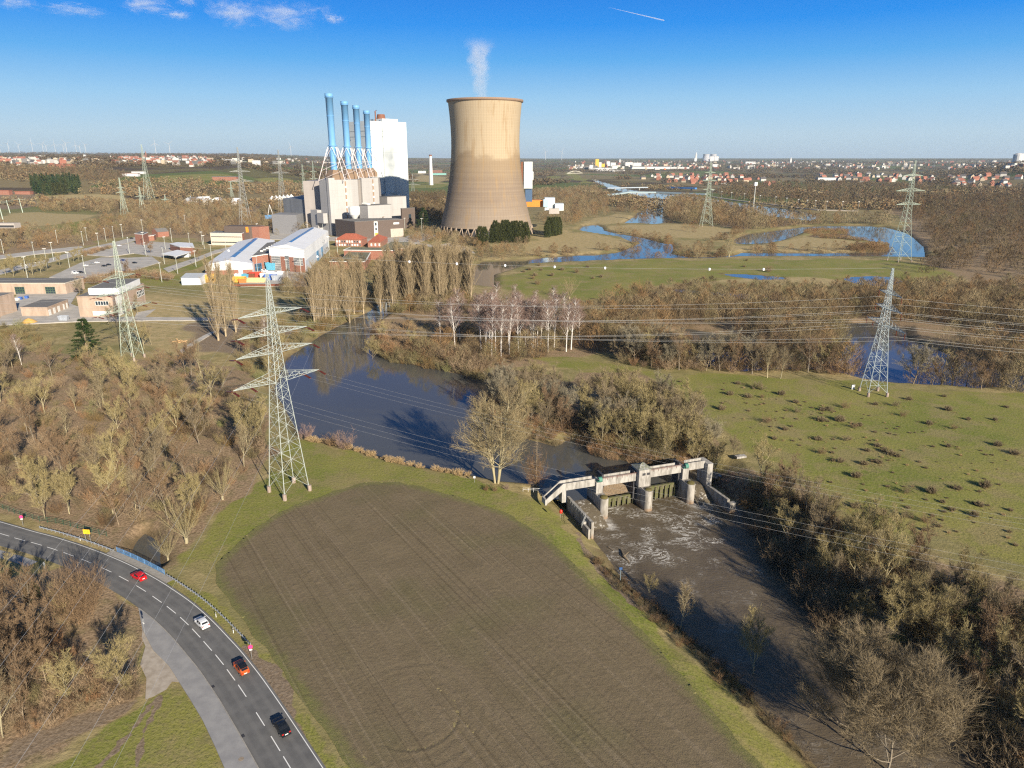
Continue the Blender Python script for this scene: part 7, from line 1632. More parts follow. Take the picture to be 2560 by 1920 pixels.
# ---- chimneys
for (cx, cy, zt_), nm in zip([(-219.2, 915, 164.4), (-216.7, 985, 160.8), (-214.3, 1045, 160), (-211.7, 1105, 157)], ['nearest and leftmost', 'second from the left', 'third from the left', 'farthest and rightmost']):
    e = empty('chimney', (cx, cy, 64)); tag(e, nm + ' of the four light blue steel chimneys', 'chimney', 'blue chimneys on the boiler house'); zb = 64
    mb = MB(); mb.lathe([(4.0, 12), (4.1, 40), (4.35, zt_ - zb - 4), (4.9, zt_ - zb - 4), (4.9, zt_ - zb), (3.9, zt_ - zb), (3.9, zt_ - zb - 6)], 28); mb.build('shaft', chim_b, e, True)
    for z_, r in ((41.5, 5.5), (zt_ - zb - .2, 5.0), (zt_ - zb - 4.2, 5.3), ((41.5 + zt_ - zb) * .53, 4.6), (30, 4.3)):
        mb = MB(); mb.lathe([(3.9, z_ - .1), (r, z_), (r, z_ + (1.2 if z_ > 40 and z_ < 42 else .5)), (3.9, z_ + (1.3 if z_ > 40 and z_ < 42 else .6))], 28); mb.build('flange', chim_b, e)
    mb = MB(); mb.lathe([(11, 1), (11, 7), (5.5, 13.5), (4.8, 14)], 4); mb.build('base_housing', penth, e)
    mb = MB(); k8 = [Vector((sx_ * 16, sy * 16, 1)) for sx_, sy in ((-1, -1), (1, -1), (1, 1), (-1, 1))]; tp = [Vector((sx_ * 4.9, sy * 4.9, 40)) for sx_, sy in ((-1, -1), (1, -1), (1, 1), (-1, 1))]
    for i in range(4):
        mb.bar(k8[i], tp[i], .8, 5); j = (i + 1) % 4; m1, m2 = k8[i].lerp(tp[i], .55), k8[j].lerp(tp[j], .55); l1, l2 = k8[i].lerp(tp[i], .3), k8[j].lerp(tp[j], .3)
        mb.bar(m1, m2, .36, 4); mb.bar(k8[i], l2, .36, 4); mb.bar(l1, m2, .36, 4); mb.bar(m1, (tp[i] + tp[j]) / 2, .5, 4); mb.bar(m2, (tp[i] + tp[j]) / 2, .5, 4)
    mb.build('support_frame', pinkw, e)
# ---- white boiler tower
kb_ = empty('white_tower_block', (-210, 1170, 0)); tag(kb_, 'tall white clad tower block behind the blue chimneys, in part shaded by the cooling tower', 'power plant')
cK = at_y(R2(890, 900), 1150); zK = NY(*R2(890, 322), 1150).z; mb = MB(); pbox(mb, cK, 72, 62, -1, zK); child(mb, 'wall', whitec, kb_)
mb = MB(); pbox(mb, cK, 30, 5, -1, zK + 4, 24, -2.2); child(mb, 'raised_bay', whitec, kb_); mb = MB(); pbox(mb, cK, 24, 30, zK, zK + 4, 26, 3); child(mb, 'roof_house', whitec, kb_)
for f in (.90, .845):
    mb = MB(); pbox(mb, cK, 72.6, 62.6, zK * f, zK * f + 1.1, -.3, -.3); child(mb, 'band', simple('band_grey', (.42, .46, .46), .6), kb_); mb = MB(); pbox(mb, cK, 30.6, 1, zK * f, zK * f + 1.1, 23.7, -2.5); child(mb, 'band', simple('band_grey', (.42, .46, .46), .6), kb_)
mb = MB(); q = cK + UR * 34 + UL * 14; mb.lathe([(7.5, zK + 4), (7.0, zK + 5), (5.8, zK + 11), (5.2, zK + 11), (5.2, zK + 9)], 24, q.x, q.y); child(mb, 'roof_hood', rustm, kb_)
mb = MB(); q = cK + UR * 22 + UL * 12; mb.tube([Vector((q.x, q.y, zK)), Vector((q.x, q.y, zK + 15)), Vector((q.x + 2, q.y, zK + 16.5))], 1.0, 8); child(mb, 'vent_pipe', rustm, kb_)
mb = MB(); q = cK + UR * 8 + UL * 22; [mb.bar((q.x + dx, q.y, zK), (q.x + dx, q.y, zK + 11), .35) for dx in (-1.5, 1.5)]; [mb.bar((q.x - 1.5, q.y, zK + z_), (q.x + 1.5, q.y, zK + z_ + 2), .25) for z_ in (2, 5, 8)]; child(mb, 'antenna_mast', zinc, kb_)
mb = MB(); pbox(mb, cK, 30, 8, -1, 38, 18, -9); child(mb, 'low_annexe', whitec, kb_); mb = MB(); pbox(mb, cK, 2.5, .4, zK * .86, zK * .895, -.2, .5); child(mb, 'window', dark_m, kb_)
# ---- cooling tower
TC = Vector((-33, 930, 0)); ct = empty('cooling_tower', TC); tag(ct, 'huge tan concrete cooling tower with steam rising from its rim', 'cooling tower')
prof = [(58.6, 9.5), (55.5, 20), (51.8, 35), (48.8, 49), (46.2, 63), (44.2, 78), (42.9, 92), (42.3, 105), (42.2, 115), (42.6, 128), (43.6, 142), (45.0, 156)]
fine_p = []
for (r0, z0), (r1, z1) in zip(prof, prof[1:]):
    for k in range(4): fine_p.append((r0 + (r1 - r0) * k / 4, z0 + (z1 - z0) * k / 4))
fine_p.append(prof[-1]); mb = MB(); mb.lathe(fine_p, 128); mb.lathe([(r - .9, z) for r, z in fine_p][::-1], 128)
t = NT('tower_concrete'); z = t.n('ShaderNodeSeparateXYZ'); t.t.links.new(t.co, z.inputs[0])
ang_ = t.math('ARCTAN2', z.outputs['Y'], z.outputs['X']); rib = t.step(t.math('ABSOLUTE', t.math('SUBTRACT', t.math('FRACT', t.math('MULTIPLY', ang_, 88 / 6.2832)), .5)), .40, .48)
lift = t.step(t.math('ABSOLUTE', t.math('SUBTRACT', t.math('FRACT', t.math('MULTIPLY', z.outputs['Z'], .55)), .5)), .40, .48)
strk = t.noise(1.0, 5, .65, t.map(sc=(.16, .16, .018))); blot = t.noise(.035, 4, .55); rowv = t.noise(1, 2, .5, t.map(sc=(.004, .004, .5)))
zz_ = t.math('ADD', z.outputs['Z'], t.math('MULTIPLY', t.math('SUBTRACT', blot, .5), 55))
cc = t.mix(t.step(zz_, 50, 88), (.20, .155, .118), (.245, .185, .122)); cc = t.mix(t.step(zz_, 90, 100), cc, (.36, .29, .198)); cc = t.mix(t.step(zz_, 18, 50), (.235, .19, .15), cc)
cc = t.mix(t.math('MULTIPLY', t.step(strk, .50, .66), .6), cc, (.27, .185, .10)); cc = t.mix(t.math('MULTIPLY', t.step(rowv, .4, .7), .10), cc, (.5, .4, .27))
cc = t.mix(t.math('MULTIPLY', t.math('MAXIMUM', rib, t.math('MULTIPLY', lift, .7)), .28), cc, (.13, .09, .055)); t.bsdf(cc, .95, spec=.1); mb.build('shell', t.mat, ct, True)
rimm = simple('tower_rim_concrete', (.25, .17, .12), .9); mb = MB(); mb.lathe([(44.2, 155.4), (46.8, 156.2), (46.9, 158.6), (44.0, 158.8), (44.0, 155.4)], 128); mb.build('rim', rimm, ct, True)
mb = MB(); n = 44
for k in range(n):
    a0, a1 = 2 * math.pi * k / n, 2 * math.pi * (k + .5) / n
    for s_ in (-1, 1): mb.bar((61.5 * math.cos(a0), 61.5 * math.sin(a0), -1), (58.3 * math.cos(a0 + s_ * math.pi / n), 58.3 * math.sin(a0 + s_ * math.pi / n), 10.2), 1.2, 5)
mb.build('legs', simple('tower_leg_concrete', (.33, .26, .2), .9), ct)
mb = MB(); mb.lathe([(52, -1), (52, 7), (20, 9), (.01, 9)], 64); mb.build('basin', dark_m, ct)
# ---- conveyor tower and bunker right of the cooling tower
def simple_block(name, label, boxes, cat='building', group=None, loc=None):
    """boxes: (part, mat, px_left, px_right, base_y, top_y, Y, depth) in native pixels"""
    q0 = at_y(((boxes[0][2] + boxes[0][3]) / 2, boxes[0][4]), boxes[0][6]); root = empty(name, q0 if loc is None else loc); tag(root, label, cat, group)
    for part, m, xl, xr, yb, yt, Y, dp in boxes:
        a, b = NY(xl, yb, Y), NY(xr, yb, Y); z0, z1 = a.z, NY(xl, yt, Y).z; mb = MB(); mb.prism([(a.x, Y), (b.x, Y), (b.x, Y + dp), (a.x, Y + dp)], z0, z1, True, True); child(mb, part, m, root)
    return root
def Rm(f, *l): return [(p, m, f(x0, 0)[0], f(x1, 0)[0], f(0, yb)[1], f(0, yt)[1], Y, dp) for p, m, x0, x1, yb, yt, Y, dp in l]
stl = simple('dark_blue_steel', (.06, .11, .20), .6)
simple_block('conveyor_tower', 'white and red conveyor tower half hidden right of the cooling tower', Rm(R3, ('white_wall', whitec, 30, 98, 415, 203, 960, 16), ('upper_bay', whitec, 98.5, 106, 345, 282, 961, 14), ('red_side', rustm, 8, 29.5, 412, 205, 962, 14), ('steel_legs', stl, 42, 96, 520, 416, 963, 10)), 'tower')
simple_block('orange_bunker', 'long bright orange bunker right of the cooling tower foot', Rm(R3, ('wall', simple('bunker_orange', (.68, .22, .03), .6), 40, 180, 560, 508, 985, 20)), 'building')
simple_block('silo_plant', 'pale blue and white block plant beside the orange bunker', Rm(R3, ('main_block', whitec, 195, 275, 590, 488, 980, 18), ('blue_block', simple('pale_blue_sheet', (.35, .5, .66), .5), 185, 222, 560, 500, 978, 1.8), ('right_block', whitec, 276, 345, 590, 535, 975, 18), ('low_block', simple('grey_block', (.4, .36, .33), .8), 230, 310, 615, 575, 965, 9)), 'building')
# ---- steam
stm = NT('steam'); stm.t.nodes.remove(stm.out); stm.out = stm.t.nodes.new('ShaderNodeOutputMaterial'); pv = stm.n('ShaderNodeVolumePrincipled'); pv.inputs['Color'].default_value = (.97, .96, .97, 1); pv.inputs['Anisotropy'].default_value = .0
zs_ = stm.n('ShaderNodeSeparateXYZ'); gen = stm.n('ShaderNodeTexCoord'); stm.t.links.new(gen.outputs['Object'], zs_.inputs[0])
hz_ = stm.math('DIVIDE', zs_.outputs['Z'], 88.0)
cxm = stm.math('SUBTRACT', zs_.outputs['X'], stm.math('MULTIPLY', stm.math('SINE', stm.math('MULTIPLY', hz_, 2.6)), -3.0)); rr_ = stm.math('SQRT', stm.math('ADD', stm.math('MULTIPLY', cxm, cxm), stm.math('MULTIPLY', zs_.outputs['Y'], zs_.outputs['Y'])))
rad_ = stm.math('ADD', 9.0, stm.math('MULTIPLY', stm.math('POWER', stm.math('MAXIMUM', hz_, 0.0), 1.6), 16.0)); core = stm.math('SUBTRACT', 1.0, stm.math('DIVIDE', rr_, rad_))
sn = stm.noise(.085, 5, .62, dist=.6); dens = stm.step(stm.math('ADD', core, stm.math('MULTIPLY', stm.math('SUBTRACT', sn, .5), 2.3)), .05, .7); fade = stm.math('MULTIPLY', stm.step(hz_, .88, .62), stm.step(hz_, 0.0, .1))
stm.t.links.new(stm.math('MULTIPLY', stm.math('MULTIPLY', dens, fade), .030), pv.inputs['Density']); stm.t.links.new(pv.outputs[0], stm.out.inputs['Volume'])
mb = MB(); mb.lathe([(14, 0), (15, 20), (22, 50), (29, 78), (24, 88), (.01, 89)], 24, cap=False); mb.quad(*[(14 * math.cos(-k * math.pi / 12), 14 * math.sin(-k * math.pi / 12), 0) for k in range(24)])
ex = MB(); ex.v, ex.f, ex.m = mb.v, mb.f, mb.m; st_o = ex.build('steam_plume', stm.mat); st_o.location = (-36, 925, 152); tag(st_o, 'white steam plume rising above the cooling tower', 'steam')
# ---- lamp posts, parked cars, yard clutter
lampm = simple('lamp_post_steel', (.48, .50, .45), .5, .2)
def lamp(p, h, label, group, both=True):
    e = empty('street_lamp', (p[0], p[1], 0), W(0, 3)); tag(e, label, 'street lamp', group)
    mb = MB(); mb.tube([(0, 0, -.5), (0, 0, h)], [.26, .16], 6); mb.build('pole', lampm, e); mb = MB(); mb.box(0, 0, h, h + .35, 2.8 if both else 1.5, .7); mb.build('lamp_head', frame_w, e)
for x, y in [(30,930),(280,985),(425,985),(218,1120),(375,1035),(552,1045),(675,1095),(660,865),(455,845),(785,890),(840,835),(905,835),(972,810),(1025,935),(1155,950),(1140,880),(1300,1010),(1360,840),(1405,1090),(1550,1035),(1675,985),(1280,1155),(1308,900),(1600,860),(1615,890),(1500,870),(1790,930),(1900,900),(1965,855),(1465,700),(2040,810),(690,830),(1130,760)]:
    lamp(N(*R1(x, y)), W(13, 17), 'thin pale street lamp along the works road and car parks at the left', 'street lamps at the works')
for px in [R2(378,1240),R2(500,1230),R2(622,1215),R2(1280,1215),R2(1145,1190),A_(445,1360),A_(300,1370),B_(1590,860),B_(1395,955),B_(960,860),B_(2000,600)]: lamp(N(*px), W(15, 19), 'thin pale street lamp standing in the power plant yard', 'street lamps in the plant yard')
def box_car(name, c, label, p, hd, cat='car', group=None):
    return car(name, HATCH, c, None, label, p, hd, group, z=.45)
for (x, y), c, lb in [((680, 1030), 'white', 'white parked car in the left row of the car park'), ((770, 1008), 'white', 'second white parked car at the top of the car park'), ((825, 1035), 'dark', 'black parked car leftmost of the dark pair'), ((860, 1025), 'dark', 'black parked car beside the leftmost dark one'), ((975, 990), 'navy', 'dark blue car parked near the pylon'), ((1065, 1010), 'dark', 'dark car parked alone right of the pylon'), ((730, 1018), 'grey', 'grey parked car between the two white ones'), ((640, 1085), 'dark', 'dark car parked behind the white van'), ((660, 1132), 'navy', 'blue car parked in front of the white van'), ((795, 885), 'white', 'white car driving on the works road'), ((1040, 815), 'dark', 'dark car on the works road beside the brick lodge'), ((298, 1010), 'white', 'white car on the works road at the left'), ((945, 872), 'white', 'white car at the works junction')]:
    c3 = {'white': paint_m('white_paint', (.72, .73, .75)), 'dark': paint_m('black_paint', (.012, .015, .02)), 'navy': paint_m('navy_paint', (.02, .035, .12)), 'grey': paint_m('grey_paint', (.2, .21, .22))}[c]; box_car('car', c3, lb, N(*R1(x, y)), W(-.3, .3))
VAN = [(0, .6, .6), (.03, 1.1, 2.0), (.2, 1.15, 2.35), (1.5, 1.15, 2.4), (3.2, 1.15, 2.35), (3.7, 1.12, 2.2), (4.5, 1.1, 1.25), (5.0, .95, 1.0), (5.3, .7, .72), (5.35, .5, .51)]
for px, lb in [(R1(598, 1092), 'white panel van parked in the left car park'), (B_(1060, 820), 'white van in front of the brick annexe gate'), (B_(1390, 800), 'white vehicle parked before the right-hand hall'), (R1(195, 1030), 'white truck-like van on the works road at the far left')]: car('van', VAN, paint_m('white_paint', (.72, .73, .75)), None, lb, N(*px), W(-.2, .2), z=.45, W_=1.0)
cols = {'yellow': (.66, .38, .06), 'orange': (.62, .18, .05), 'red': (.5, .06, .04), 'blue': (.06, .14, .42), 'white': (.7, .7, .7), 'green': (.1, .25, .17), 'grey': (.32, .35, .4), 'cream': (.62, .48, .25), 'rust': (.2, .07, .04), 'teal': (.10, .34, .48)}
def skip(px, c, L, Wd, h, lb):
    p = N(*px); e = empty('container', (p.x, p.y, .45), W(-.15, .15)); tag(e, lb, 'container'); m = simple('container_' + c, cols[c], .6, var=.25)
    mb = MB(); b = [(-L * .42, -Wd * .45), (L * .42, -Wd * .45), (L * .42, Wd * .45), (-L * .42, Wd * .45)]; tp = [(-L / 2, -Wd / 2), (L / 2, -Wd / 2), (L / 2, Wd / 2), (-L / 2, Wd / 2)]
    for k in range(4): j = (k + 1) % 4; mb.quad((*b[k], 0), (*b[j], 0), (*tp[j], h), (*tp[k], h))
    mb.quad(*[(*q, h * .75) for q in tp]); mb.build('box', m, e); mb = MB()
    for k in range(4): mb.bar((*tp[k], h), (*tp[(k + 1) % 4], h), .18)
    mb.build('rim', m, e)
for px, c, L, Wd, h, lb in [(B_(690, 970), 'yellow', 10, 4, 4, 'yellow skip at the left of the storage yard'), (B_(235, 970), 'yellow', 12, 5, 6, 'large yellow container beside the grey shed'), (B_(295, 965), 'orange', 5, 4, 5, 'orange container beside the large yellow one'), (B_(745, 975), 'orange', 6, 4, 3, 'orange skip next to the yellow skip'), (B_(930, 970), 'cream', 17, 4, 3, 'long cream skip in the front row of the storage yard'), (B_(740, 945), 'green', 6, 3, 2, 'green box behind the orange skip'), (B_(680, 905), 'white', 6, 3, 3, 'white box at the left of the back row'), (B_(755, 905), 'teal', 10, 3, 3, 'pale teal container in the back row'), (B_(870, 905), 'rust', 6, 4, 3.5, 'brown rusty skip in the back row'), (B_(925, 900), 'red', 9, 4, 4, 'red container in the back row'), (B_(985, 898), 'orange', 5, 4, 4, 'orange-red container right of the red one'), (B_(1050, 915), 'white', 5, 4, 4, 'white stack in the middle of the yard'), (B_(1150, 935), 'blue', 10, 4, 4, 'blue container right in the storage yard'), (B_(1215, 870), 'white', 14, 3, 3, 'long white container behind the blue one'), (B_(1245, 940), 'grey', 8, 5, 4, 'grey container at the right end of the yard'), (B_(1165, 790), 'teal', 9, 5, 6, 'turquoise box container by the brick annexe'), (B_(950, 1025), 'rust', 40, 2, 1, 'long rusty pipe stack in front of the yard'), (E_(845, 750), 'grey', 5.5, 2.5, 2.6, 'grey container beside the works lane left of the dark pine'), (E_(275, 475), 'blue', 2, 2, 1.6, 'blue bin in the left yard'), (E_(355, 460), 'blue', 2, 2, 1.6, 'second blue bin right in the left yard'), (E_(220, 485), 'white', 3.5, 2, 1.2, 'white boxes left in the left yard')]: skip(px, c, L, Wd, h, lb)
mb = MB(); p = N(*E_(385, 775)); mb.lathe([(4.6, .1), (3.4, 1.0), (2.0, 2.0), (.8, 2.6), (.01, 2.75)], 18, p.x, p.y); tag(mb.build('sand_heap', simple('yellow_sand', (.60, .36, .10), .95), smooth=True), 'cone of orange sand beside the yard lane at the left', 'sand heap')
mb = MB(); p = N(*R5(1235, 155))
for i in range(9): d = Vector((W(-1, 1), W(-1, 1), W(0, .3))).normalized() * 2.2; c0 = p + Vector((W(-2.5, 2.5), W(-2, 2), W(.2, .9))); mb.bar(c0 - d, c0 + d, .45, 6)
tag(mb.build('log_pile', simple('cut_timber', (.5, .33, .17), .9)), 'pale pile of cut logs on the lawn by the gravel path', 'log pile')
# white tents and small roadside buildings left of the plant
for i, x in enumerate([100, 130, 160, 190, 220, 250]):
    q = N(*R2(x, 970 - i * 3)); mb = MB(); mb.lathe([(9, 0), (9, 6), (4, 11), (.1, 15)], 4, q.x, q.y); tag(mb.build('marquee_tent', frame_w), 'white peaked tent in the cluster left of the boiler house', 'tent', 'white tents left of the plant')
for px0, px1, ptop, lb in [(R1(1543, 540), R1(1600, 545), R1(1543, 505), 'white gabled house beside the country road left of the plant'), (R1(1650, 545), R1(1760, 545), R1(1650, 515), 'low white house right of the white gabled one'), (R1(1830, 548), R1(1885, 548), R1(1830, 520), 'small white house below the grey pylon'), (R1(1450, 540), R1(1530, 545), R1(1450, 510), 'dark-roofed house left of the white gabled one')]:
    a, b = N(*px0), N(*px1); Bld('house', lb, a, b, zt(a, ptop), 24, wall=frame_w).gable(grey_r if 'dark' in lb else white_r, 7, frame_w, 'gabled' in lb)
for px, lb in [(R1(2140, 655), 'small blue and white drilling rig left of the boiler house')]:
    p = N(*px); e = empty('drill_rig', p); tag(e, lb, 'rig'); mb = MB(); mb.box(0, 0, 0, 6, 16, 7); mb.build('base_unit', simple('rig_blue', (.1, .3, .6), .5), e); mb = MB(); [mb.bar((x, 0, 6), (0, 0, 22), .8) for x in (-4, 4)]; mb.build('mast', frame_w, e)
# sports ground masts at the left edge, stand with dark seats
for x0, y0, yt in [(40, 725, 510), (80, 610, 505), (180, 605, 490)]:
    p = N(*R1(x0, y0)); h = zt(p, R1(x0 - 20, yt)); e = empty('gantry_mast', p); tag(e, f'thin pale gantry mast in the switchyard at the left edge, {"nearest" if x0 == 40 else "left back" if x0 == 80 else "right back"} one', 'mast'); mb = MB(); mb.tube([(0, 0, 0), (-2, 0, h)], [.8, .4], 6); mb.build('pole', py_green, e)
    mb = MB(); mb.bar((-14, 0, h * .9), (10, 0, h * .92), .5); mb.build('cross_beam', py_green, e)
simple_block('long_shed', 'long low grey shed with dark openings at the left edge', Rm(R1, ('wall', simple('grey_block', (.4, .36, .33), .8), -60, 118, 728, 690, 760, 10), ('opening_band', dark_m, -60, 110, 722, 706, 759.7, .5)), 'shed')
# ------------------------------------------------------------------ bridges over the canal
br_w = simple('bridge_paint_pale', (.36, .45, .47), .5); br_g = simple('bridge_paint_grey', (.36, .42, .48), .5); br_b = simple('bridge_paint_blue', (.06, .20, .48), .5)
def bridge(name, label, pts, fn, z, wdt, h, mat, piers=(), arch=None):
    P = [N(*fn(*p), z) for p in pts]; root = empty(name, P[0]); tag(root, label, 'bridge'); mb = MB()
    for a, b in zip(P, P[1:]):
        d = (b - a).normalized(); n = Vector((-d.y, d.x, 0)) * wdt / 2; mb.prism([((a - n).x, (a - n).y), ((b - n).x, (b - n).y), ((b + n).x, (b + n).y), ((a + n).x, (a + n).y)][::1], z - h, z, True, True)
    child(mb, 'deck', mat, root)
    for f in piers:
        i = min(int(f), len(P) - 2); q = P[i].lerp(P[i + 1], f - i); mb = MB(); mb.box(q.x, q.y, -2, z - h, 3, wdt * .8); child(mb, 'pier', conc, root)
    if arch:
        a, b = P[0], P[-1]
        for sd in (-1, 1):
            d = (b - a).normalized(); n = Vector((-d.y, d.x, 0)) * wdt / 2 * sd; mb = MB(); q = [a.lerp(b, k / 14) + n + Vector((0, 0, arch * (1 - (2 * k / 14 - 1) ** 2))) for k in range(15)]; mb.tube(q, 1.0, 5)
            for k in range(1, 14): mb.bar(q[k], (q[k].x, q[k].y, z), .5)
            child(mb, 'arch', mat, root)
    return root
bridge('pipe_bridge', 'long pale grey bridge across the side channel', [(700, 462), (860, 438), (1080, 440), (1470, 455)], R3, 10, 9, 3.5, br_w, (.15, 1.3, 2.3))
bridge('road_bridge', 'grey road bridge over the canal behind the pale bridge', [(685, 408), (1005, 402)], R3, 9, 10, 2.5, br_g, (.2, .8))
bridge('road_bridge', 'bright blue girder bridge to the right of the grey bridge', [(1165, 400), (1390, 408)], R3, 9, 10, 4.5, br_b, (.02, .85))
bridge('arch_bridge', 'small pale arched bridge far up the canal', [(375, 297), (490, 293)], R3, 6, 10, 2.0, simple('bridge_cream', (.6, .57, .48), .6), (.05, .95), 14)
mb = MB(); qy = [N(*p, 1.5) for p in [R3(1520, 478), R3(1700, 505), R3(2000, 540), R3(2212, 568), R4(600, 582), R4(900, 588)]]
for a, b in zip(qy, qy[1:]):
    d = (b - a).normalized(); n = Vector((-d.y, d.x, 0)) * 5; mb.prism([((a - n).x, (a - n).y), ((b - n).x, (b - n).y), ((b + n).x, (b + n).y), ((a + n).x, (a + n).y)], -1.5, 1.5, True, True)
tag(mb.build('quay_wall', simple('quay_concrete', (.33, .29, .24), .85)), 'long quay wall with lamp posts along the far side of the canal', 'quay')
for k in range(13):
    t = k / 12 * (len(qy) - 1.001); i = int(t); q = qy[i].lerp(qy[i + 1], t - i); e = empty('street_lamp', (q.x, q.y, 1.5)); tag(e, 'dark lamp post on the quay wall along the canal', 'street lamp', 'quay lamps'); mb = MB(); mb.bar((0, 0, 0), (0, 0, 15), .5); mb.build('pole', py_grey, e); mb = MB(); mb.box(0, 0, 15, 15.6, 3, 1); mb.build('lamp_head', frame_w, e)
p = N(*R3(1840, 600)); h = zt(p, R3(1870, 365)); e = empty('radio_mast', p); tag(e, 'slender radio mast with a red and white head by the canal', 'mast'); mb = MB(); mb.tube([(0, 0, 0), (0, 0, h)], [1.2, .8], 5); mb.build('mast', py_grey, e); mb = MB(); mb.box(0, 0, h - 6, h, 5, 5); mb.build('head', frame_w, e)
# ------------------------------------------------------------------ houses of the towns
hw = [simple('house_white', (.50, .48, .45), .8), simple('house_cream', (.44, .36, .26), .8), simple('house_brick', (.36, .16, .11), .85)]
hr = [simple('house_roof_red', (.30, .12, .08), .85), simple('house_roof_dark', (.10, .09, .09), .85), simple('house_roof_brown', (.22, .11, .08), .85)]
def house_mesh(wm_i, rm_i, L, Wd, h, rise):
    mb = MB(); mb.prism([(-L / 2, -Wd / 2), (L / 2, -Wd / 2), (L / 2, Wd / 2), (-L / 2, Wd / 2)], -8, h, False)
    for s_ in (-1, 1): mb.quad(*[(s_ * L / 2, -Wd / 2, h), (s_ * L / 2, Wd / 2, h), (s_ * L / 2, 0, h + rise)][::s_])
    mb.mi = 1; o = .4
    mb.quad((-L / 2 - o, -Wd / 2 - o, h - .3), (L / 2 + o, -Wd / 2 - o, h - .3), (L / 2 + o, 0, h + rise), (-L / 2 - o, 0, h + rise)); mb.quad((L / 2 + o, Wd / 2 + o, h - .3), (-L / 2 - o, Wd / 2 + o, h - .3), (-L / 2 - o, 0, h + rise), (L / 2 + o, 0, h + rise))
    mb.mi = 0; mb.box(L * .2, .8, h + rise * .5, h + rise + 1, .9, .9)
    return mb.mesh('house', [hw[wm_i], hr[rm_i]])
HM = [house_mesh(a, b, 15, 11, 6.5, 5.5) for a in range(3) for b in range(3)]
hr_ = random.Random(77)
def town(i, n, wts, label, group, sc=1.0, dmin=24):
    P = poly(*TOWNS[i])
    for x, y in scatter(P, n, dmin, 300 + i, clear=10):
        o = link('house', hr_.choice([HM[k] for k in wts]), None, (x, y, tz(x, y))); o.rotation_euler = (0, 0, hr_.choice([0, .3, 1.2, 1.57, -.4, 2.2])); o.scale = (sc * hr_.uniform(.85, 1.5),) * 3; tag(o, label, 'house', group)
town(0, 46, [0, 0, 1, 3, 6, 4], 'small distant house in the village on the left horizon', 'houses of the left village', 1.0)
town(1, 80, [0, 0, 0, 2, 3, 1], 'white-walled red-roofed house in the distant town left of the plant', 'houses of the town left of the plant', 1.1)
town(2, 62, [0, 1, 4, 6, 6, 7, 3], 'distant house in the estate beyond the canal bridges', 'houses of the estate beyond the canal', 1.0)
town(4, 48, [0, 0, 6, 4, 1, 7], 'distant house of the settlement behind the canal woods', 'houses behind the canal woods', 1.1)
town(5, 44, [1, 0, 4, 7, 6, 1], 'house of the hillside settlement at the right edge', 'houses of the right settlement', 1.0)
def stuff_town(name, boxes, mats, label):
    mb = MB()
    for x, y, z, L, Wd, h, mi, a in boxes: mb.mi = mi; mb.box(x, y, z - 10, z + h, L, Wd, a)
    o = mb.build(name, mats); tag(o, label, 'town', None, 'stuff'); return o
bx_ = []
for _ in range(520):
    q = NG(hr_.uniform(1420, 2560), hr_.uniform(404, 424)); L = hr_.choice([14, 18, 26, 40]); bx_.append((q.x, q.y, tz(q.x, q.y), L, 14, hr_.uniform(8, 20), hr_.choice([0, 0, 1, 2, 3]), hr_.uniform(0, 3)))
for _ in range(160):
    q = NG(hr_.uniform(0, 900), hr_.uniform(398, 411)); bx_.append((q.x, q.y, tz(q.x, q.y), 24, 14, hr_.uniform(8, 16), hr_.choice([0, 0, 1, 2, 3]), hr_.uniform(0, 3)))
stuff_town('far_town', bx_, [hw[0], hw[1], hr[0], grey_r], 'sprawl of tiny far-off buildings below the horizon')
def far_box(name, label, f, x0, x1, yb, yt, Y, mat, cat, group=None, roof=None, part='wall'):
    yn = f(x0, yb)[1]
    if yn > 385 and Y < 9000: Y = NG(f((x0 + x1) / 2, yb)[0], yn).y
    a, b = NY(*f(x0, yb), Y), NY(*f(x1, yb), Y); z1 = NY(*f(x0, yt), Y).z; root = empty(name, ((a.x + b.x) / 2, Y, a.z)); tag(root, label, cat, group); mb = MB(); dp = max(12, (b.x - a.x) * .3); mb.prism([(a.x, Y), (b.x, Y), (b.x, Y + dp), (a.x, Y + dp)], a.z - 25, z1, True); child(mb, part, mat, root)
    mb = MB(); mb.prism([(a.x - 1, Y - 1), (b.x + 1, Y - 1), (b.x + 1, Y + dp + 1), (a.x - 1, Y + dp + 1)], z1 + .01, z1 + max(1, (z1 - a.z) * .06)); child(mb, 'roof', roof or grey_r, root); return root
yel = simple('silo_yellow', (.70, .42, .03), .6); wht = simple('far_white', (.55, .55, .55), .7); tur = simple('turbine_haze_grey', (.42, .44, .47), .7)  # white turbines toned grey-blue, distance fading put into the colour
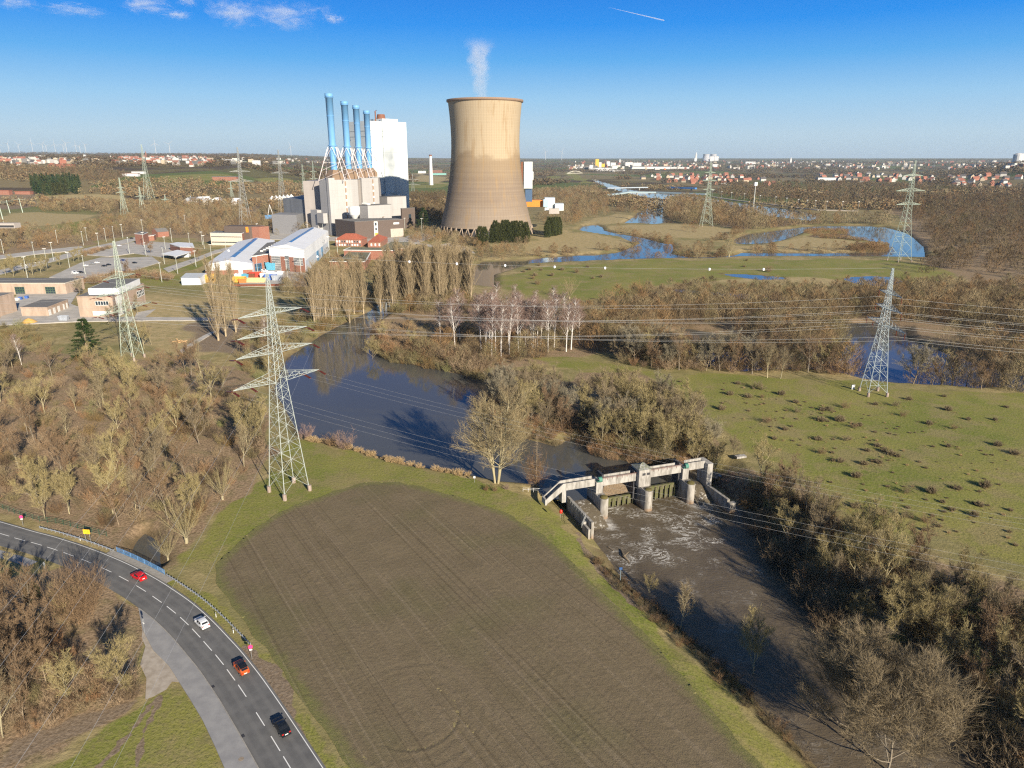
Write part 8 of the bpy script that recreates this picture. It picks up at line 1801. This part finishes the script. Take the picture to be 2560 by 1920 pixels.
for nm, lb, x0, x1, yb, yt, Y, m, cat in [('silo_tower', 'tall yellow silo tower of the distant works right of centre', 279, 306, 150, 88, 5200, yel, 'silo'), ('silo_block', 'lower yellow silo block of the distant works', 328, 354, 152, 124, 5180, yel, 'silo'), ('works_building', 'white works building left of the yellow tower', 232, 262, 172, 134, 4800, wht, 'building'), ('works_building', 'grey-white works tower between the yellow silos', 307, 327, 160, 112, 5300, wht, 'building'), ('works_building', 'white works hall below the yellow silos', 262, 412, 184, 156, 4500, wht, 'building'), ('works_building', 'white factory block right of the yellow silos', 412, 450, 168, 140, 4700, wht, 'building'), ('works_building', 'pale tower block right of the works', 368, 395, 140, 105, 5600, wht, 'building'), ('works_building', 'pale block with flat roof in the works centre', 400, 440, 145, 115, 5500, wht, 'building'),
        ('works_building', 'pale row of flats right of the works', 516, 575, 140, 112, 5600, wht, 'building'), ('works_building', 'brick and white flats at the end of the pale row', 578, 642, 145, 116, 5500, wht, 'building'), ('long_hall', 'very long white warehouse in front of the distant city', 572, 870, 166, 148, 4700, wht, 'hall'), ('long_hall', 'right half of the long white warehouse', 872, 1022, 164, 151, 4750, wht, 'hall'), ('works_building', 'low white hall front right of the works', 415, 510, 190, 172, 4200, wht, 'building'), ('storage_tank', 'round grey tank left of the works', 186, 228, 172, 146, 4900, grey_r, 'tank'), ('works_building', 'white low sheds by the canal', 100, 180, 160, 146, 5000, wht, 'building'), ('hospital', 'white blocks of a large building on the right horizon', 1465, 1520, 132, 108, 6200, wht, 'building'), ('hospital', 'lower white wing right of the white blocks', 1522, 1575, 130, 116, 6250, wht, 'building'), ('works_building', 'white hall at the far right of the distant city', 1204, 1250, 150, 128, 5600, wht, 'building'), ('apartment_row', 'first white apartment row beyond the bridges', 745, 802, 236, 220, 3000, hw[0], 'building'), ('apartment_row', 'second white apartment row beyond the bridges', 848, 900, 235, 219, 3050, hw[0], 'building'), ('apartment_row', 'third white apartment row beyond the bridges', 933, 990, 237, 221, 3000, hw[0], 'building'), ('apartment_row', 'fourth white apartment row behind the island pylon', 1040, 1100, 237, 221, 3000, hw[0], 'building'), ('apartment_row', 'fifth white apartment row right of the island pylon', 1222, 1286, 237, 222, 3000, hw[0], 'building'), ('warehouse', 'white warehouse among the right-hand houses', 2038, 2190, 256, 234, 2700, wht, 'building')]:
    far_box(nm, lb, G_, x0, x1, yb, yt, Y, m, cat)
far_box('works_building', 'white high-rise group on the left horizon', C_, 440, 512, 160, 130, 4300, wht, 'building'); far_box('water_tower', 'pale water tower on the left horizon', C_, 966, 986, 168, 122, 4300, wht, 'tower')
far_box('apartment_block', 'white tower block above the town left of the plant', R1, 1995, 2055, 230, 192, 3600, wht, 'building'); far_box('apartment_block', 'wide pale block above the town left of the plant', R1, 1760, 1840, 212, 184, 3900, wht, 'building')
far_box('farm_building', 'red-roofed farm range by the pine block at the left', R1, -40, 75, 470, 432, 1500, brick, 'building', roof=hr[0]); far_box('farm_building', 'brick farm range right next to the pine block', R1, 120, 240, 465, 440, 1520, brick, 'building', roof=hr[0]); far_box('school', 'low red-roofed school with white wing in the left fields', R1, 960, 1090, 318, 295, 2500, wht, 'building', roof=hr[0]); far_box('school', 'grey-roofed wing behind the red-roofed school', R1, 1040, 1140, 300, 280, 2700, wht, 'building'); far_box('farm_building', 'dark and red barns right of the left field pylon', R1, 1680, 1870, 355, 322, 2250, brick, 'building')
for x0, x1, lb in [(560, 640, 'row of bright red roofs at the left end of the terrace'), (645, 735, 'middle row of bright red roofs in the terrace'), (770, 850, 'right row of orange-red roofs in the terrace')]: far_box('terrace_row', lb, C_, x0, x1, 272, 236, 2700, hr[0], 'building', roof=hr[0])
# chimney works behind the plant
p = at_y(R2(1350, 720), 2700); e = empty('works_chimney', p); h = NY(*R2(1345, 590), 2700).z; tag(e, 'lone white works chimney between the tower block and the cooling tower', 'chimney'); mb = MB(); mb.tube([(0, 0, -5), (0, 0, h - 5)], [7.5, 5], 16); mb.build('shaft', wht, e); mb = MB(); mb.tube([(0, 0, h - 5), (0, 0, h)], 5.3, 16); mb.build('top_band', rustm, e)
far_box('works_building', 'brown and green works sheds at the foot of the lone chimney', R2, 1335, 1440, 750, 712, 2680, hr[2], 'building'); far_box('works_building', 'teal shed front of the lone chimney works', R2, 1365, 1470, 752, 736, 2600, simple('teal_sheet', (.2, .42, .38), .6), 'building'); far_box('works_building', 'white shed left of the lone chimney', R2, 1250, 1310, 738, 718, 2800, wht, 'building')
# distant power station on the horizon
FY = 11000
for x, lb in ((1153, 'left one of two hazy cooling towers on the right horizon'), (1209, 'right one of two hazy cooling towers on the right horizon')):
    a = NY(*G_(x, 96), FY); h = NY(*G_(x, 48), FY).z; k = h - a.z; mb = MB(); mb.lathe([(62, a.z - 20), (50, a.z + k * .35), (43, a.z + k * .7), (46, a.z + k)], 24, a.x, FY); tag(mb.build('far_cooling_tower', simple('far_tower_grey', (.4, .4, .42), .9)), lb, 'cooling tower')
far_box('far_power_block', 'white block in front of the hazy cooling towers', G_, 1185, 1218, 96, 66, 10800, wht, 'building'); far_box('far_power_block', 'second white block right of the hazy cooling towers', G_, 1220, 1252, 96, 66, 10850, wht, 'building'); far_box('far_power_block', 'small white block left of the hazy cooling towers', G_, 1062, 1082, 96, 78, 10800, wht, 'building')
for x, yt, lb, f, yb in [(1073, 30, 'thin white stack left of the hazy cooling towers', G_, 96), (1820, 72, 'thin white mast on the right horizon', G_, 122), (472, 84, 'pale church spire in the distant city', G_, 118), (701, 90, 'dark church tower in the distant city', G_, 116), (1690, 80, 'church spire in the left town', C_, 185)]:
    Y = NG(*f(x, yb)).y if f(x, yb)[1] > 399.5 else 8000; a = NY(*f(x, yb), Y); h = NY(*f(x, yt), Y).z; mb = MB(); w_ = Y * .0011; mb.prism([(a.x - w_, Y - w_), (a.x + w_, Y - w_), (a.x + w_, Y + w_), (a.x - w_, Y + w_)], a.z - 20, a.z + (h - a.z) * .6); mb.tube([(a.x, Y, a.z + (h - a.z) * .6), (a.x, Y, h)], [w_ * 1.3, .3], 6); tag(mb.build('spire' if 'church' in lb else 'stack', wht if 'white' in lb or 'pale' in lb else hr[2]), lb, 'tower')
orb = N(*G_(826, 186)); mb = MB(); mb.lathe([(8, orb.z - 2), (9, orb.z + 8), (8, orb.z + 22), (.1, orb.z + 24)], 10, orb.x, orb.y); tag(mb.build('orange_tank', simple('tank_orange', (.66, .16, .03), .6)), 'small orange tank on the grassy mound in the distance', 'tank')
# wind turbines on the horizon
def turbine(px, Y, ht, label, rot):
    a = at_y(px, Y); zb = tz(a.x, Y); e = empty('wind_turbine', (a.x, Y, zb), hr_.uniform(-.6, .6)); tag(e, label, 'wind turbine', 'wind turbines on the horizon')
    mb = MB(); mb.tube([(0, 0, -30), (0, 0, ht)], [4.2, 2.4], 8); mb.build('mast', tur, e); mb = MB(); mb.box(0, 2, ht - 2, ht + 3, 4, 10); mb.build('nacelle', tur, e)
    for k in range(3): an = rot + k * 2.094; L = ht * .55; d = Vector((math.sin(an), 0, math.cos(an))); mb = MB(); mb.tube([Vector((0, -4, ht)), Vector((0, -4, ht)) + d * L * .3, Vector((0, -4, ht)) + d * L], [1.8, 2.4, .5], 4); mb.build('blade', tur, e)
for i, x in enumerate([10, 110, 230, 385, 505, 545, 645, 740, 775, 885, 930, 995]): turbine(C_(x, 118), 10500 + (i * 977) % 2600, 118 + (i * 37) % 40, 'tiny white wind turbine standing on the left horizon', i * .7)
for i, (px) in enumerate([C_(1800, 125), C_(1962, 125), R2(250, 640), R3(330, 185), R3(200, 180)]): turbine(px, 9000 + i * 700, 130, ['wind turbine right of the church spire', 'wind turbine right of the tall field pylon', 'white wind turbine left of the boiler house', 'wind turbine right of the cooling tower, taller one', 'wind turbine right of the cooling tower, fainter one'][i], i * .9)
for o_ in [o for o in bpy.data.objects if o.name.startswith('wind_turbine') and 'tiny' not in o['label']]: del o_['group']
for k, (x, y) in enumerate([(2165, 175), (2190, 178)]):
    a = NY(*R4(x, y), 4300); mb = MB(); mb.lathe([(26, a.z - 30), (26, a.z + 20), (10, a.z + 28), (.1, a.z + 29)], 16, a.x, a.y); tag(mb.build('hill_tank', wht), ('left' if k == 0 else 'right') + ' one of the two white tanks on the wooded hill at the right edge', 'tank')
# ------------------------------------------------------------------ clouds: thin wisps high above, and a vapour trail
def wisp(px0, px1, label, Y, seed, dens):
    a, b = NY(*px0, Y), NY(*px1, Y); c = (a + b) / 2; mb = MB(); L, Hh = abs(b.x - a.x) * .8, abs(a.z - b.z) * .75; Dp = L * .8
    for i in range(9):
        th = math.pi * i / 8
        for k in range(16): ph = 2 * math.pi * k / 16; mb.v.append((L * math.sin(th) * math.cos(ph), Dp * math.sin(th) * math.sin(ph), Hh * math.cos(th)))
    for i in range(8):
        for k in range(16): k2 = (k + 1) % 16; mb.f.append((i * 16 + k, i * 16 + k2, (i + 1) * 16 + k2, (i + 1) * 16 + k)[::-1]); mb.m.append(0)
    t = NT('cloud_vapour'); pv = t.n('ShaderNodeVolumePrincipled'); pv.inputs['Color'].default_value = (1, 1, 1, 1)
    o3 = t.map(sc=(1 / L, 1 / Dp, 1 / Hh)); ln = t.n('ShaderNodeVectorMath', operation='LENGTH'); t.put(ln.inputs[0], o3); core = t.math('SUBTRACT', 1.0, ln.outputs['Value'])
    nz = t.noise(1.0, 7, .68, t.map(sc=(2.2 / L, 2.2 / Dp, 2.0 / Hh), loc=(seed, seed * 1.7, 0)), dist=1.2)
    d = t.step(t.math('ADD', t.math('MULTIPLY', core, .9), t.math('MULTIPLY', t.math('SUBTRACT', nz, .5), 3.2)), .32, 1.35)
    t.t.links.new(t.math('MULTIPLY', d, dens / Dp), pv.inputs['Density']); t.t.links.new(pv.outputs[0], t.out.inputs['Volume'])
    o = mb.build('cloud', t.mat); o.location = c; tag(o, label, 'cloud'); return o
def S8(x, y): return (x / 1.7015, y / 1.7015)
for p0, p1, lb, sd in [((205, 18), (435, 68), 'thin flat wisp of cloud at the top left', 1), ((520, -20), (715, 62), 'brighter cloud wisp along the top edge', 2), ((880, -6), (1110, 112), 'ragged white cloud wisp left of the long one', 3), ((1075, 4), (1370, 116), 'largest ragged cloud wisp at the top', 4), ((-20, -20), (140, 40), 'faint cloud wisp in the top left corner', 5), ((690, 44), (815, 84), 'small faint wisp below the bright one', 6), ((1380, 60), (1470, 100), 'last tiny wisp at the right end of the clouds', 7), ((755, -30), (835, 30), 'small bright wisp touching the top edge', 8)]: wisp(S8(*p0), S8(*p1), lb, 20000, sd, 1.3)
a, b = NY(1520 * 1.0, 18, 30000), NY(1660, 51, 26000); ct_ = NT('vapour_trail'); pv = ct_.n('ShaderNodeVolumePrincipled'); pv.inputs['Density'].default_value = .011; pv.inputs['Color'].default_value = (1, 1, 1, 1); ct_.t.links.new(pv.outputs[0], ct_.out.inputs['Volume']); mb = MB(); mb.tube([a, a.lerp(b, .5), b], [5, 15, 22], 6); tag(mb.build('vapour_trail', ct_.mat), 'short thin white vapour trail high in the sky at the top right of centre', 'vapour trail')
# ------------------------------------------------------------------ haze
hz_t = NT('haze_air'); pv = hz_t.n('ShaderNodeVolumePrincipled'); pv.inputs['Density'].default_value = 3.0e-5; pv.inputs['Color'].default_value = (.60, .76, .95, 1); pv.inputs['Anisotropy'].default_value = 0.1; hz_t.t.links.new(pv.outputs[0], hz_t.out.inputs['Volume'])
mb = MB(); mb.box(0, 21000, -9, 330, 104000, 43400); tag(mb.build('haze', hz_t.mat), 'pale blue winter haze over the plain', 'haze', None, 'stuff')
